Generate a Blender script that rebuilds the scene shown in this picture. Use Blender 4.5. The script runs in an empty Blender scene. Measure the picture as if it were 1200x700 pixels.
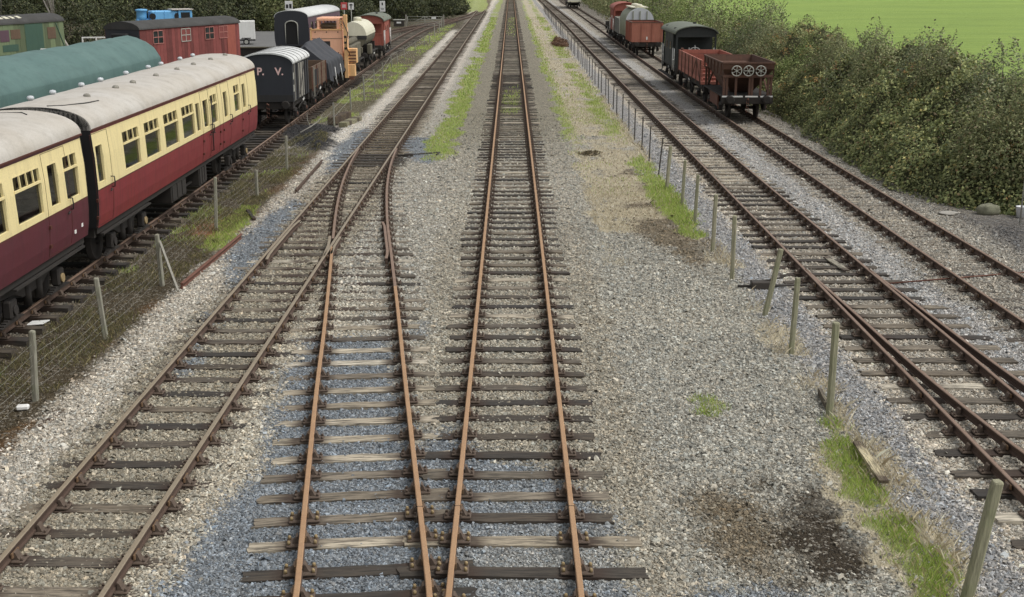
import bpy, math, random
import numpy as np
from mathutils import Vector, Matrix, noise as mnoise
random.seed(7)
RNG = np.random.default_rng(11)
R = math.radians
scene = bpy.context.scene
COL = scene.collection

# ------------------------------------------------------------------ camera numbers (from the rail gauge in the photograph)
FPX = 1400.0
PITCH = math.atan(382 / FPX)
CAMH = 7.05 * math.cos(PITCH)
_C, _S = math.cos(PITCH), math.sin(PITCH)

def ground(px, py, z=-0.2):
    """real-world point where a sight line of the photograph meets height z"""
    u, v = px - 600, py - 350
    t = (CAMH - z) / (FPX * _S + v * _C)
    return (u * t, (FPX * _C - v * _S) * t)

# ------------------------------------------------------------------ noise on arrays
def _hash(ix, iy, seed):
    h = (ix.astype(np.int64) * 374761393 + iy.astype(np.int64) * 668265263 + seed * 1442695041) & 0x7fffffff
    h = ((h ^ (h >> 13)) * 1274126177) & 0x7fffffff
    return ((h ^ (h >> 16)) & 0xffff) / 65535.0

def vnoise(x, y, scale=1.0, seed=0):
    x = np.asarray(x, float) / scale; y = np.asarray(y, float) / scale
    ix, iy = np.floor(x), np.floor(y)
    fx, fy = x - ix, y - iy
    fx = fx * fx * (3 - 2 * fx); fy = fy * fy * (3 - 2 * fy)
    a = _hash(ix, iy, seed); b = _hash(ix + 1, iy, seed); c = _hash(ix, iy + 1, seed); d = _hash(ix + 1, iy + 1, seed)
    return (a * (1 - fx) + b * fx) * (1 - fy) + (c * (1 - fx) + d * fx) * fy

def fbm(x, y, scale=1.0, seed=0, oct=3):
    s, amp, tot = 0, 1.0, 0
    for k in range(oct):
        s = s + amp * vnoise(x, y, scale / 2 ** k, seed + 17 * k); tot += amp; amp *= .55
    return s / tot

def sstep(a, b, x):
    t = np.clip((np.asarray(x, float) - a) / (b - a), 0, 1)
    return t * t * (3 - 2 * t)

def poly_sd(x, y, poly):
    """signed distance to a polygon, positive inside"""
    x = np.asarray(x, float); y = np.asarray(y, float)
    n = len(poly); d = np.full(x.shape, 1e9); ins = np.zeros(x.shape, bool)
    for i in range(n):
        x0, y0 = poly[i]; x1, y1 = poly[(i + 1) % n]
        ex, ey = x1 - x0, y1 - y0
        t = np.clip(((x - x0) * ex + (y - y0) * ey) / (ex * ex + ey * ey + 1e-12), 0, 1)
        d = np.minimum(d, np.hypot(x - x0 - t * ex, y - y0 - t * ey))
        c = ((y0 > y) != (y1 > y)) & (x < (x1 - x0) * (y - y0) / ((y1 - y0) if abs(y1 - y0) > 1e-9 else 1e-9) + x0)
        ins ^= c
    return np.where(ins, d, -d)

# ------------------------------------------------------------------ mesh builder
def _chamfer_faces():
    idx = {}
    vs = []
    for a in range(3):
        for s in [(i, j, k) for i in (-1, 1) for j in (-1, 1) for k in (-1, 1)]:
            idx[(a,) + s] = len(vs); vs.append((a, s))
    fs = []
    for a in range(3):
        b, c = [q for q in range(3) if q != a]
        for sa in (-1, 1):
            ring = []
            for sb, sc in ((-1, -1), (1, -1), (1, 1), (-1, 1)):
                s = [0, 0, 0]; s[a] = sa; s[b] = sb; s[c] = sc
                ring.append(idx[(a,) + tuple(s)])
            fs.append(ring)
    for c in range(3):
        a, b = [q for q in range(3) if q != c]
        for sa in (-1, 1):
            for sb in (-1, 1):
                s0 = [0, 0, 0]; s0[a] = sa; s0[b] = sb
                m = s0[:]; m[c] = -1; p = s0[:]; p[c] = 1
                fs.append([idx[(a,) + tuple(m)], idx[(a,) + tuple(p)], idx[(b,) + tuple(p)], idx[(b,) + tuple(m)]])
    for s in [(i, j, k) for i in (-1, 1) for j in (-1, 1) for k in (-1, 1)]:
        fs.append([idx[(a,) + s] for a in range(3)])
    unit = np.array([[(1.0 if q == a else .8) * s[q] for q in range(3)] for a, s in vs])
    out = []
    for f in fs:
        p = unit[f]; n = np.cross(p[1] - p[0], p[2] - p[0])
        out.append(f if n.dot(p.mean(0)) > 0 else f[::-1])
    return vs, out
_CV, _CF = _chamfer_faces()

class MB:
    def __init__(s):
        s.v = []; s.f = []; s.m = []; s.sm = []
    def add(s, verts, faces, mat=0, smooth=False):
        o = len(s.v)
        s.v.extend([tuple(p) for p in verts])
        for f in faces:
            s.f.append([i + o for i in f]); s.m.append(mat); s.sm.append(smooth)
        return s
    def box(s, x0, x1, y0, y1, z0, z1, mat=0, ch=0.0, M=None):
        if ch <= 0:
            v = [(x, y, z) for x in (x0, x1) for y in (y0, y1) for z in (z0, z1)]
            f = [(0, 1, 3, 2), (4, 6, 7, 5), (0, 4, 5, 1), (2, 3, 7, 6), (0, 2, 6, 4), (1, 5, 7, 3)]
        else:
            c = ((x0 + x1) / 2, (y0 + y1) / 2, (z0 + z1) / 2); h = (abs(x1 - x0) / 2, abs(y1 - y0) / 2, abs(z1 - z0) / 2)
            ch = min(ch, .45 * min(h) * 2)
            v = [tuple(c[q] + sg[q] * (h[q] if q == a else h[q] - ch) for q in range(3)) for a, sg in _CV]
            f = _CF
        if M is not None: v = [tuple(M @ Vector(p)) for p in v]
        return s.add(v, f, mat)
    def cbox(s, c, size, mat=0, ch=0.0, M=None):
        return s.box(c[0] - size[0] / 2, c[0] + size[0] / 2, c[1] - size[1] / 2, c[1] + size[1] / 2, c[2] - size[2] / 2, c[2] + size[2] / 2, mat, ch, M)
    def bar(s, p0, p1, w, h, mat=0, up=(0, 0, 1)):
        """rectangular bar from p0 to p1"""
        p0, p1 = Vector(p0), Vector(p1); d = (p1 - p0)
        if d.length < 1e-6: return s
        d.normalize(); up = Vector(up)
        if abs(d.dot(up)) > .99: up = Vector((0, 1, 0))
        a = d.cross(up).normalized() * w / 2; b = a.cross(d).normalized() * h / 2
        v = [p + i * a + j * b for p in (p0, p1) for i, j in ((-1, -1), (1, -1), (1, 1), (-1, 1))]
        return s.add(v, [(0, 3, 2, 1), (4, 5, 6, 7), (0, 1, 5, 4), (1, 2, 6, 5), (2, 3, 7, 6), (3, 0, 4, 7)], mat)
    def tube(s, pts, r, n=8, mat=0, cap=True, smooth=True):
        pts = [Vector(p) for p in pts]; k = len(pts)
        rr = r if isinstance(r, (list, tuple)) else [r] * k
        verts = []
        ref = Vector((0, 0, 1))
        if abs((pts[-1] - pts[0]).normalized().dot(ref)) > .9: ref = Vector((0, 1, 0))
        for i, p in enumerate(pts):
            d = (pts[min(i + 1, k - 1)] - pts[max(i - 1, 0)]).normalized()
            a = d.cross(ref).normalized(); b = a.cross(d)
            verts += [p + (a * math.cos(2 * math.pi * j / n) + b * math.sin(2 * math.pi * j / n)) * rr[i] for j in range(n)]
        faces = [(i * n + j, (i + 1) * n + j, (i + 1) * n + (j + 1) % n, i * n + (j + 1) % n) for i in range(k - 1) for j in range(n)]
        s.add(verts, faces, mat, smooth)
        if cap:
            o = len(s.v) - len(verts)
            s.f.append([o + j for j in range(n)]); s.m.append(mat); s.sm.append(False)
            s.f.append([o + (k - 1) * n + j for j in reversed(range(n))]); s.m.append(mat); s.sm.append(False)
        return s
    def prism(s, prof, y0, y1, mat=0, cap=True, axis='y', closed=True, mats=None, smooth=False, capmat=None):
        """profile (a,b) in the xz plane swept along y (or in yz swept along x, or xy along z)"""
        n = len(prof)
        if axis == 'y': mk = lambda a, b, t: (a, t, b)
        elif axis == 'x': mk = lambda a, b, t: (t, a, b)
        else: mk = lambda a, b, t: (a, b, t)
        v = [mk(a, b, y0) for a, b in prof] + [mk(a, b, y1) for a, b in prof]
        for i in range(n if closed else n - 1):
            j = (i + 1) % n
            s.add([v[i], v[j], v[n + j], v[n + i]], [(0, 1, 2, 3)], mats[i] if mats else mat, smooth)
        if cap and closed:
            s.add(v, [list(range(n))[::-1], list(range(n, 2 * n))], mat if capmat is None else capmat)
        return s
    def lathe(s, prof, n=16, mat=0, M=None, smooth=True):
        """profile (r,z) round z"""
        v = [(r * math.cos(2 * math.pi * j / n), r * math.sin(2 * math.pi * j / n), z) for r, z in prof for j in range(n)]
        if M is not None: v = [tuple(M @ Vector(p)) for p in v]
        k = len(prof)
        f = [(i * n + j, i * n + (j + 1) % n, (i + 1) * n + (j + 1) % n, (i + 1) * n + j) for i in range(k - 1) for j in range(n)]
        if prof[0][0] > 1e-6: f.append(list(range(n))[::-1])
        if prof[-1][0] > 1e-6: f.append([(k - 1) * n + j for j in range(n)])
        return s.add(v, f, mat, smooth)
    def mesh(s, name, mats):
        me = bpy.data.meshes.new(name)
        me.from_pydata(s.v, [], s.f)
        for m in (mats if isinstance(mats, (list, tuple)) else [mats]): me.materials.append(m)
        me.polygons.foreach_set('material_index', s.m)
        me.polygons.foreach_set('use_smooth', s.sm)
        me.update()
        return me
    def fixnormals(s):
        return s

def recalc(me):
    import bmesh
    bm = bmesh.new(); bm.from_mesh(me)
    bmesh.ops.remove_doubles(bm, verts=bm.verts, dist=1e-5)
    bmesh.ops.recalc_face_normals(bm, faces=bm.faces)
    bm.to_mesh(me); bm.free()

def obj(name, mb, mats, parent=None, loc=None, rot=None, label=None, fix=True):
    me = mb if isinstance(mb, bpy.types.Mesh) else mb.mesh(name, mats)
    if fix and not isinstance(mb, bpy.types.Mesh): recalc(me)
    o = bpy.data.objects.new(name, me); COL.objects.link(o)
    if parent: o.parent = parent
    if loc: o.location = loc
    if rot: o.rotation_euler = rot
    if label: o['label'] = label
    return o

def tag(o, label, cat, group=None):
    o['label'] = label; o['category'] = cat
    if group: o['group'] = group
    return o

def thing(name, label, cat, loc=(0, 0, 0), rotz=0.0, group=None):
    o = bpy.data.objects.new(name, None); COL.objects.link(o)
    o.empty_display_size = .3
    o.location = loc; o.rotation_euler = (0, 0, rotz)
    return tag(o, label, cat, group)

def setting(o, kind='structure', label=None):
    o['kind'] = kind
    if label: o['label'] = label
    return o

def dup(o, parent=None, loc=None, rot=None):
    c = o.copy(); COL.objects.link(c)
    c.parent = parent
    if loc: c.location = loc
    if rot: c.rotation_euler = rot
    for ch in list(o.children): dup(ch, c)
    return c

def np_mesh(name, verts, faces, mat, colors=None, smooth=False, mat_idx=None):
    """verts (n,3), faces (m,k) arrays -> mesh, fast"""
    me = bpy.data.meshes.new(name)
    verts = np.ascontiguousarray(verts, np.float32); faces = np.ascontiguousarray(faces, np.int32)
    m, k = faces.shape
    me.vertices.add(len(verts)); me.vertices.foreach_set('co', verts.ravel())
    me.loops.add(m * k); me.loops.foreach_set('vertex_index', faces.ravel())
    me.polygons.add(m); me.polygons.foreach_set('loop_start', np.arange(0, m * k, k, dtype=np.int32))
    if smooth: me.polygons.foreach_set('use_smooth', np.ones(m, bool))
    else: me.polygons.foreach_set('use_smooth', np.zeros(m, bool))
    for mm in (mat if isinstance(mat, (list, tuple)) else [mat]): me.materials.append(mm)
    if mat_idx is not None: me.polygons.foreach_set('material_index', np.ascontiguousarray(mat_idx, np.int32))
    me.update(calc_edges=True)
    if colors is not None:
        for nm, arr in colors.items():
            at = me.attributes.new(nm, 'FLOAT_COLOR', 'POINT')
            a = np.ones((len(verts), 4), np.float32); a[:, :arr.shape[1]] = arr
            at.data.foreach_set('color', a.ravel())
    return me
# ------------------------------------------------------------------ materials
def srgb(r, g, b):
    f = lambda c: (c / 255 / 12.92) if c / 255 <= .04045 else ((c / 255 + .055) / 1.055) ** 2.4
    return (f(r), f(g), f(b), 1)

class NT:
    def __init__(s, name):
        s.mat = bpy.data.materials.new(name); s.mat.use_nodes = True
        s.nt = s.mat.node_tree; s.nt.nodes.clear()
        s.out = s.n('ShaderNodeOutputMaterial'); s.b = s.n('ShaderNodeBsdfPrincipled')
        s.l(s.b.outputs[0], s.out.inputs[0])
    def n(s, t, **kw):
        nd = s.nt.nodes.new(t)
        for k, v in kw.items(): setattr(nd, k, v)
        return nd
    def l(s, a, b): s.nt.links.new(a, b); return s
    def set(s, **kw):
        for k, v in kw.items(): s.b.inputs[k.replace('_', ' ')].default_value = v
        return s
    def val(s, x):
        nd = s.n('ShaderNodeValue'); nd.outputs[0].default_value = x; return nd.outputs[0]
    def coord(s, kind='Object'):
        if kind == 'World': return s.n('ShaderNodeNewGeometry').outputs['Position']
        return s.n('ShaderNodeTexCoord').outputs[kind]
    def mapping(s, vec, scale=(1, 1, 1), rot=(0, 0, 0)):
        m = s.n('ShaderNodeMapping'); m.inputs['Scale'].default_value = scale; m.inputs['Rotation'].default_value = rot
        s.l(vec, m.inputs[0]); return m.outputs[0]
    def noise(s, vec, scale, detail=4, rough=.55):
        t = s.n('ShaderNodeTexNoise'); t.inputs['Scale'].default_value = scale; t.inputs['Detail'].default_value = detail
        t.inputs['Roughness'].default_value = rough
        s.l(vec, t.inputs['Vector']); return t.outputs[0]
    def vor(s, vec, scale, feature='F1', rnd=1.0):
        t = s.n('ShaderNodeTexVoronoi', feature=feature); t.inputs['Scale'].default_value = scale
        t.inputs['Randomness'].default_value = rnd
        s.l(vec, t.inputs['Vector']); return t
    def ramp(s, fac, stops, interp='LINEAR'):
        r = s.n('ShaderNodeValToRGB'); r.color_ramp.interpolation = interp
        e = r.color_ramp.elements
        while len(e) < len(stops): e.new(.5)
        for i, (p, c) in enumerate(stops):
            e[i].position = p
            e[i].color = c if isinstance(c, (tuple, list)) else (c, c, c, 1)
        s.l(fac, r.inputs[0]); return r.outputs[0]
    def mix(s, fac, a, b, mode='MIX'):
        m = s.n('ShaderNodeMix', data_type='RGBA', blend_type=mode)
        for k, x in ((0, fac), (6, a), (7, b)):
            if hasattr(x, 'is_linked') or hasattr(x, 'links'): s.l(x, m.inputs[k])
            else: m.inputs[k].default_value = x
        return m.outputs[2]
    def math(s, op, a, b=None, clamp=False):
        m = s.n('ShaderNodeMath', operation=op); m.use_clamp = clamp
        for k, x in ((0, a), (1, b)):
            if x is None: continue
            if hasattr(x, 'links'): s.l(x, m.inputs[k])
            else: m.inputs[k].default_value = x
        return m.outputs[0]
    def attr(s, name, kind='GEOMETRY', out='Color'):
        a = s.n('ShaderNodeAttribute', attribute_name=name, attribute_type=kind); return a.outputs[out]
    def bump(s, h, strength=.5, dist=.02):
        b = s.n('ShaderNodeBump'); b.inputs['Strength'].default_value = strength; b.inputs['Distance'].default_value = dist
        s.l(h, b.inputs['Height']); s.l(b.outputs[0], s.b.inputs['Normal']); return b.outputs[0]
    def color(s, c):
        if hasattr(c, 'links'): s.l(c, s.b.inputs['Base Color'])
        else: s.b.inputs['Base Color'].default_value = c
        return s
    def rough(s, c):
        if hasattr(c, 'links'): s.l(c, s.b.inputs['Roughness'])
        else: s.b.inputs['Roughness'].default_value = c
        return s

def fade(c, k=.16):
    g = .3 * c[0] + .55 * c[1] + .15 * c[2]
    return tuple(q * (1 - k) + g * k for q in c[:3]) + (1,)

def paint(name, base, worn=None, amount=.45, scale=2.0, streak=True, rough=.5, dirt=(.05, .045, .035, 1), dirt_amt=.35, bump=.1, fine=True, boards=False):
    """weathered paint: base colour, patches of a worn colour, vertical dirt streaks"""
    base = fade(base); worn = fade(worn) if worn else None; dirt = fade(dirt)
    t = NT(name); co = t.coord('Object')
    n1 = t.noise(co, scale, 5, .6)
    c = t.mix(t.ramp(n1, [(.5 - amount * .25, 0.0), (.75, amount)]), base, worn or tuple(x * .75 for x in base[:3]) + (1,))
    if streak:
        sv = t.mapping(co, (5, 5, .5)); n2 = t.noise(sv, 1.6, 4, .6)
        c = t.mix(t.ramp(n2, [(.48, 0.0), (.8, dirt_amt)]), c, dirt)
    else:
        n2 = t.noise(co, scale * 3.7, 6, .65)
        c = t.mix(t.ramp(n2, [(.48, 0.0), (.8, dirt_amt)]), c, dirt)
    if fine:
        n3 = t.noise(co, 40, 2, .5)
        c = t.mix(.35, c, t.ramp(n3, [(.3, tuple(x * .7 for x in base[:3]) + (1,)), (.7, tuple(min(1, x * 1.15) for x in base[:3]) + (1,))]))
    if boards:
        g = t.n('ShaderNodeNewGeometry'); c = t.mix(1.0, c, t.ramp(g.outputs['Random Per Island'], [(0, .62), (.5, 1.0), (1, 1.22)]), 'MULTIPLY')
    t.color(c); t.rough(t.ramp(n1, [(.3, rough), (.8, min(1, rough + .25))]))
    t.bump(n2, bump, .01)
    return t.mat

M = {}
M['cream'] = paint('cream_paint', srgb(238, 219, 150), srgb(226, 204, 132), .4, 1.2, True, .4, srgb(140, 118, 80), .4, .05)
M['crimson'] = paint('crimson_paint', srgb(134, 36, 42), srgb(118, 32, 38), .6, 1.0, True, .42, srgb(62, 38, 34), .75, .06)
M['maroon'] = paint('maroon_paint', srgb(94, 34, 46), srgb(84, 30, 42), .6, 1.0, True, .42, srgb(54, 34, 32), .75, .06)
M['lining'] = paint('dark_lining', srgb(88, 40, 26), None, .3, 3, False, .5)
M['roofgrey'] = paint('pale_roof', srgb(190, 186, 178), srgb(166, 154, 134), .95, .7, False, .75, srgb(120, 108, 88), .7, .12)
M['roofdark'] = paint('dark_roof', srgb(62, 62, 60), srgb(48, 46, 43), .7, 1.0, False, .7, srgb(90, 84, 72), .4, .1)
M['roofgreen'] = paint('lichen_roof', srgb(112, 118, 104), srgb(90, 98, 80), .8, 1.0, False, .8, srgb(70, 70, 60), .4, .1)
M['white'] = paint('white_paint', srgb(226, 226, 220), srgb(205, 205, 196), .5, 1.5, True, .5, srgb(120, 112, 98), .25, .05)
M['vanroof'] = paint('whitewashed_roof', srgb(208, 210, 208), srgb(180, 182, 178), .6, 1.5, True, .6, srgb(110, 108, 100), .4, .05)
M['black'] = paint('dirty_black', srgb(40, 40, 41), srgb(52, 48, 43), .7, 1.5, True, .6, srgb(84, 72, 58), .35, .08)
M['blackvan'] = paint('van_black', srgb(44, 47, 54), srgb(52, 53, 58), .6, 1.2, True, .5, srgb(30, 30, 32), .4, .05)
M['under'] = paint('underframe_grime', srgb(38, 35, 32), srgb(54, 47, 40), .8, 2.5, False, .8, srgb(78, 64, 50), .4, .2)
M['rubber'] = paint('gangway_black', srgb(26, 26, 27), srgb(36, 36, 36), .6, 2, True, .6, srgb(60, 56, 50), .25, .05)
M['rustbrown'] = paint('rusted_hopper', srgb(90, 63, 50), srgb(112, 76, 56), .9, 2.2, True, .8, srgb(44, 28, 24), .55, .2)
M['redwagon'] = paint('red_oxide_planks', srgb(166, 94, 74), srgb(180, 112, 90), .8, 1.6, True, .75, srgb(80, 46, 38), .5, .15, boards=True)
M['redend'] = paint('orange_red_paint', srgb(164, 80, 60), srgb(134, 68, 52), .8, 1.3, True, .6, srgb(92, 44, 32), .5, .1)
M['mineral'] = paint('faded_rust_orange', srgb(176, 106, 82), srgb(148, 86, 66), .9, 1.6, True, .75, srgb(92, 58, 44), .7, .12)
M['oldred'] = paint('flaking_red_boards', srgb(136, 62, 55), srgb(106, 52, 48), .9, 2.2, True, .8, srgb(70, 44, 40), .6, .2, boards=True)
M['oldgreen'] = paint('faded_green_boards', srgb(94, 112, 78), srgb(118, 128, 84), .9, 1.1, True, .75, srgb(52, 60, 44), .6, .2, boards=True)
M['dkgreen'] = paint('dark_green_paint', srgb(52, 86, 70), srgb(66, 98, 76), .7, 1.5, True, .6, srgb(34, 46, 38), .5, .1)
M['brakegreen'] = paint('brake_van_black_green', srgb(36, 42, 40), srgb(44, 50, 47), .6, 1.5, True, .6, srgb(28, 30, 28), .4, .08)
M['orange'] = paint('salmon_orange_paint', srgb(250, 184, 142), srgb(242, 168, 124), .6, 1.0, True, .5, srgb(190, 128, 92), .2, .03)
M['amber'] = paint('amber_paint', srgb(240, 186, 116), srgb(220, 160, 92), .7, 2.0, True, .5, srgb(120, 82, 48), .5, .06)
M['tankcream'] = paint('cream_tank_paint', srgb(212, 208, 182), srgb(196, 190, 160), .6, 1.4, True, .5, srgb(120, 112, 90), .3, .04)
M['olive'] = paint('olive_grime', srgb(104, 98, 78), srgb(82, 78, 62), .8, 1.6, True, .7, srgb(52, 50, 42), .5, .1)
M['fadedred'] = paint('faded_red_frame', srgb(178, 112, 100), srgb(150, 92, 82), .8, 3, True, .8)
M['silver'] = paint('silver_tank_paint', srgb(196, 202, 206), srgb(176, 182, 184), .6, 1.2, True, .45, srgb(118, 118, 108), .4, .04)
M['tankgreen'] = paint('mossy_tank_side', srgb(140, 144, 120), srgb(120, 128, 100), .8, 1.2, True, .6, srgb(84, 88, 70), .5, .06)
M['palegrey'] = paint('pale_grey_planks', srgb(176, 176, 164), srgb(150, 150, 138), .8, 1.6, True, .6, srgb(94, 92, 80), .5, .08)
M['greywood'] = paint('bare_grey_boards', srgb(150, 146, 134), srgb(120, 116, 104), .8, 2.0, True, .8, srgb(66, 62, 54), .6, .12)
M['rustywood'] = paint('rusty_wagon_side', srgb(106, 82, 60), srgb(84, 66, 50), .9, 2.0, True, .85, srgb(50, 42, 36), .6, .15)
M['violet'] = paint('faded_plum_paint', srgb(94, 66, 78), srgb(80, 56, 68), .7, 1.2, True, .5, srgb(50, 40, 44), .5, .06)
M['bluepaint'] = paint('bright_blue_paint', srgb(84, 170, 226), srgb(104, 184, 232), .5, 1.2, True, .4, srgb(70, 130, 170), .3, .03)
M['signred'] = paint('sign_red', srgb(206, 66, 66), None, .3, 2, False, .4)
M['gatesteel'] = paint('galvanised_steel', srgb(168, 168, 158), srgb(140, 140, 128), .6, 3, False, .5, srgb(96, 92, 80), .3, .05)
M['darksteel'] = paint('dark_steel_post', srgb(56, 54, 50), srgb(76, 66, 56), .8, 4, False, .7, srgb(96, 70, 50), .4, .1)
M['rusttop'] = paint('rail_rust_orange', srgb(172, 133, 90), srgb(152, 112, 76), .9, 2.2, False, .55, srgb(112, 82, 58), .35, .05)
M['rusttop_dull'] = paint('rail_rust_olive', srgb(140, 126, 102), srgb(124, 108, 86), .6, 3, False, .42, srgb(90, 70, 52), .4, .05)
M['rusttop_dark'] = paint('rail_rust_brown', srgb(134, 108, 88), srgb(114, 88, 70), .7, 3, False, .5, srgb(80, 56, 44), .4, .05)
M['rustside'] = paint('rail_side_rust', srgb(84, 64, 50), srgb(70, 52, 42), .8, 4, False, .85, srgb(48, 39, 33), .5, .2)
M['chair'] = paint('cast_iron_chair', srgb(88, 74, 62), srgb(106, 86, 70), .8, 9, False, .85, srgb(48, 40, 34), .5, .3)
M['key'] = paint('oak_key', srgb(122, 92, 60), srgb(92, 70, 48), .7, 9, False, .8)
M['bolt_lit_spot'] = paint('bolt_yellow', srgb(160, 136, 88), srgb(110, 92, 62), .6, 30, False, .6)
M['rustpipe'] = paint('rusty_steel', srgb(112, 70, 52), srgb(88, 56, 44), .8, 3, False, .8, srgb(60, 44, 36), .4, .15)
M['stone'] = paint('pale_boulder', srgb(136, 134, 112), srgb(98, 104, 74), .9, 3, False, .9, srgb(84, 84, 62), .5, .4)
M['bucketwhite'] = paint('white_plastic', srgb(226, 228, 230), None, .2, 2, False, .4)
M['concrete'] = paint('pale_concrete', srgb(168, 164, 154), srgb(146, 142, 132), .7, .6, False, .9, srgb(104, 98, 88), .4, .1)
M['signface'] = paint('sign_white', srgb(232, 232, 228), None, .2, 2, False, .4)
M['lettering'] = NT('pink_white_lettering').color(srgb(226, 190, 184)).rough(.6).mat
M['signblack'] = NT('sign_black').color(srgb(30, 30, 32)).rough(.5).mat
M['tyre'] = NT('tyre_rubber').color(srgb(34, 34, 34)).rough(.85).mat
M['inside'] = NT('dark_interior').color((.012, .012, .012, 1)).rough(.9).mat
M['litter'] = NT('white_litter').color(srgb(225, 225, 222)).rough(.6).mat

def glassmat(name, col=(.03, .034, .032, 1), rough=.06):
    t = NT(name); co = t.coord('Object'); n = t.noise(co, 1.3, 3, .5)
    t.color(t.ramp(n, [(.35, col), (.7, tuple(min(1, c * 1.8 + .012) for c in col[:3]) + (1,))])); t.rough(rough)
    t.b.inputs['IOR'].default_value = 1.4; t.b.inputs['Specular IOR Level'].default_value = .3
    return t.mat
M['glass'] = glassmat('coach_glass', (.018, .021, .02, 1))
def clearglass():
    t = NT('clear_coach_glass'); co = t.coord('Object'); n = t.noise(co, 1.1, 3, .5)
    tr = t.n('ShaderNodeBsdfTransparent'); gl = t.n('ShaderNodeBsdfGlossy'); gl.inputs['Roughness'].default_value = .04
    gl.inputs['Color'].default_value = (.9, .92, .92, 1); t.l(t.ramp(n, [(.3, (.30, .33, .32, 1)), (.7, (.46, .49, .47, 1))]), tr.inputs[0])
    fr = t.n('ShaderNodeFresnel'); fr.inputs[0].default_value = 1.45; mx = t.n('ShaderNodeMixShader')
    t.l(t.math('ADD', fr.outputs[0], .03), mx.inputs[0]); t.l(tr.outputs[0], mx.inputs[1]); t.l(gl.outputs[0], mx.inputs[2]); t.l(mx.outputs[0], t.out.inputs[0])
    return t.mat
M['clearglass'] = clearglass()
M['glassgreen'] = glassmat('frosted_glass', (.10, .12, .10, 1), .25)

# tarpaulins
def tarp(name, a, b, dirt):
    t = NT(name); co = t.coord('Object')
    n1 = t.noise(co, .7, 5, .6); n2 = t.noise(t.mapping(co, (2.5, 1.0, .35)), 1.5, 5, .6)
    n3 = t.noise(co, 9, 4, .6)
    c = t.mix(t.ramp(n1, [(.35, 0.0), (.7, 1.0)]), a, b)
    c = t.mix(t.ramp(n2, [(.5, 0.0), (.85, .55)]), c, dirt)
    t.color(c).rough(.62)
    w = t.math('ADD', t.math('MULTIPLY', n2, 1.0), t.math('MULTIPLY', n3, .3))
    t.bump(w, .5, .05)
    return t.mat
M['tarpgreen'] = tarp('teal_tarpaulin', srgb(78, 106, 102), srgb(88, 116, 111), srgb(52, 74, 71))
M['tarpblack'] = tarp('black_tarpaulin', srgb(46, 48, 53), srgb(58, 60, 65), srgb(30, 32, 35))

# weathered sleeper wood: tone comes from the object's own colour
def wood(name, objcol=True, island=False, grain=(1.2, 14, 14)):
    t = NT(name); co = t.coord('Object')
    if objcol:
        base = t.n('ShaderNodeObjectInfo').outputs['Color']
    elif island:
        g = t.n('ShaderNodeNewGeometry')
        base = t.ramp(g.outputs['Random Per Island'], [(0, srgb(70, 64, 57)), (.3, srgb(104, 96, 84)), (.6, srgb(136, 127, 113)), (1, srgb(164, 155, 138))])
    gv = t.mapping(co, grain)
    rnd = t.n('ShaderNodeObjectInfo').outputs['Random']
    add = t.n('ShaderNodeVectorMath', operation='ADD'); t.l(gv, add.inputs[0])
    cv = t.n('ShaderNodeCombineXYZ'); t.l(t.math('MULTIPLY', rnd, 57.0), cv.inputs[0]); t.l(t.math('MULTIPLY', rnd, 31.0), cv.inputs[2]); t.l(cv.outputs[0], add.inputs[1])
    n1 = t.noise(add.outputs[0], 2.2, 6, .65)
    n2 = t.noise(add.outputs[0], .55, 4, .6)
    c = t.mix(t.ramp(n1, [(.38, .85), (.58, 0.0)]), base, srgb(38, 34, 30))
    c = t.mix(t.ramp(n2, [(.5, 0.0), (.75, .6)]), c, srgb(78, 66, 54))
    if objcol:
        # oil and rust soaked into the timber where a chair sits (|x| about .75)
        sep = t.n('ShaderNodeSeparateXYZ'); t.l(co, sep.inputs[0])
        d = t.math('ABSOLUTE', t.math('SUBTRACT', t.math('ABSOLUTE', sep.outputs[0]), .7525))
        d = t.math('ADD', d, t.math('MULTIPLY', t.math('SUBTRACT', n2, .5), .3))
        c = t.mix(t.ramp(d, [(.16, .85), (.36, 0.0)]), c, srgb(56, 42, 33))
    t.color(c).rough(.88)
    t.bump(n1, .7, .012)
    return t.mat
M['sleeper'] = wood('sleeper_timber')
M['sleeper_far'] = wood('sleeper_timber_far', False, True)
M['timber'] = wood('bleached_timber', True, False, (1.5, 18, 18))
# ------------------------------------------------------------------ track centre lines
def interp(pts):
    ys = [p[0] for p in pts]; xs = [p[1] for p in pts]
    return lambda y: float(np.interp(y, ys, xs))
def smoothpath(pts, k=6.0):
    f = interp(pts)
    return lambda y: sum(f(y + d) for d in (-k, -k / 2, 0, k / 2, k)) / 5
T2x = lambda y: -5.39 - .0014 * y
T4x = lambda y: .045 - .0010 * y
T5x = smoothpath([(0, 7.67), (50, 7.75), (110, 7.87), (170, 8.1), (330, 7.95)])
T6x = smoothpath([(0, 11.05), (50, 11.16), (107, 11.35), (174, 11.95), (236, 12.4), (330, 13.2)])
T1x = smoothpath([(0, -10.7), (25, -10.9), (45, -11.02), (78, -11.4), (112, -11.75), (140, -11.7), (157, -11.3), (178, -9.3), (200, -7.1), (215, -6.2), (240, -5.75)])
_t3l = [(10.8, -2.27), (12.1, -2.43), (13.7, -2.64), (19.4, -3.35), (22.1, -3.65), (27.0, -4.25), (30.4, -4.68), (33.8, -5.10), (36.5, -5.40), (39.6, -5.70), (42.2, -5.89), (45.3, -6.07), (49.0, -6.20)]
T3Lx = smoothpath(_t3l, 1.5)
_t3r = [(10.8, -.76), (12.1, -.92), (13.7, -1.12), (19.4, -1.83), (24.4, -2.43), (28.3, -2.92), (30.4, -3.18), (32.6, -3.47), (36.2, -3.86), (38.7, -4.11), (42.2, -4.38), (45.3, -4.56), (49, -4.67)]
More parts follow.
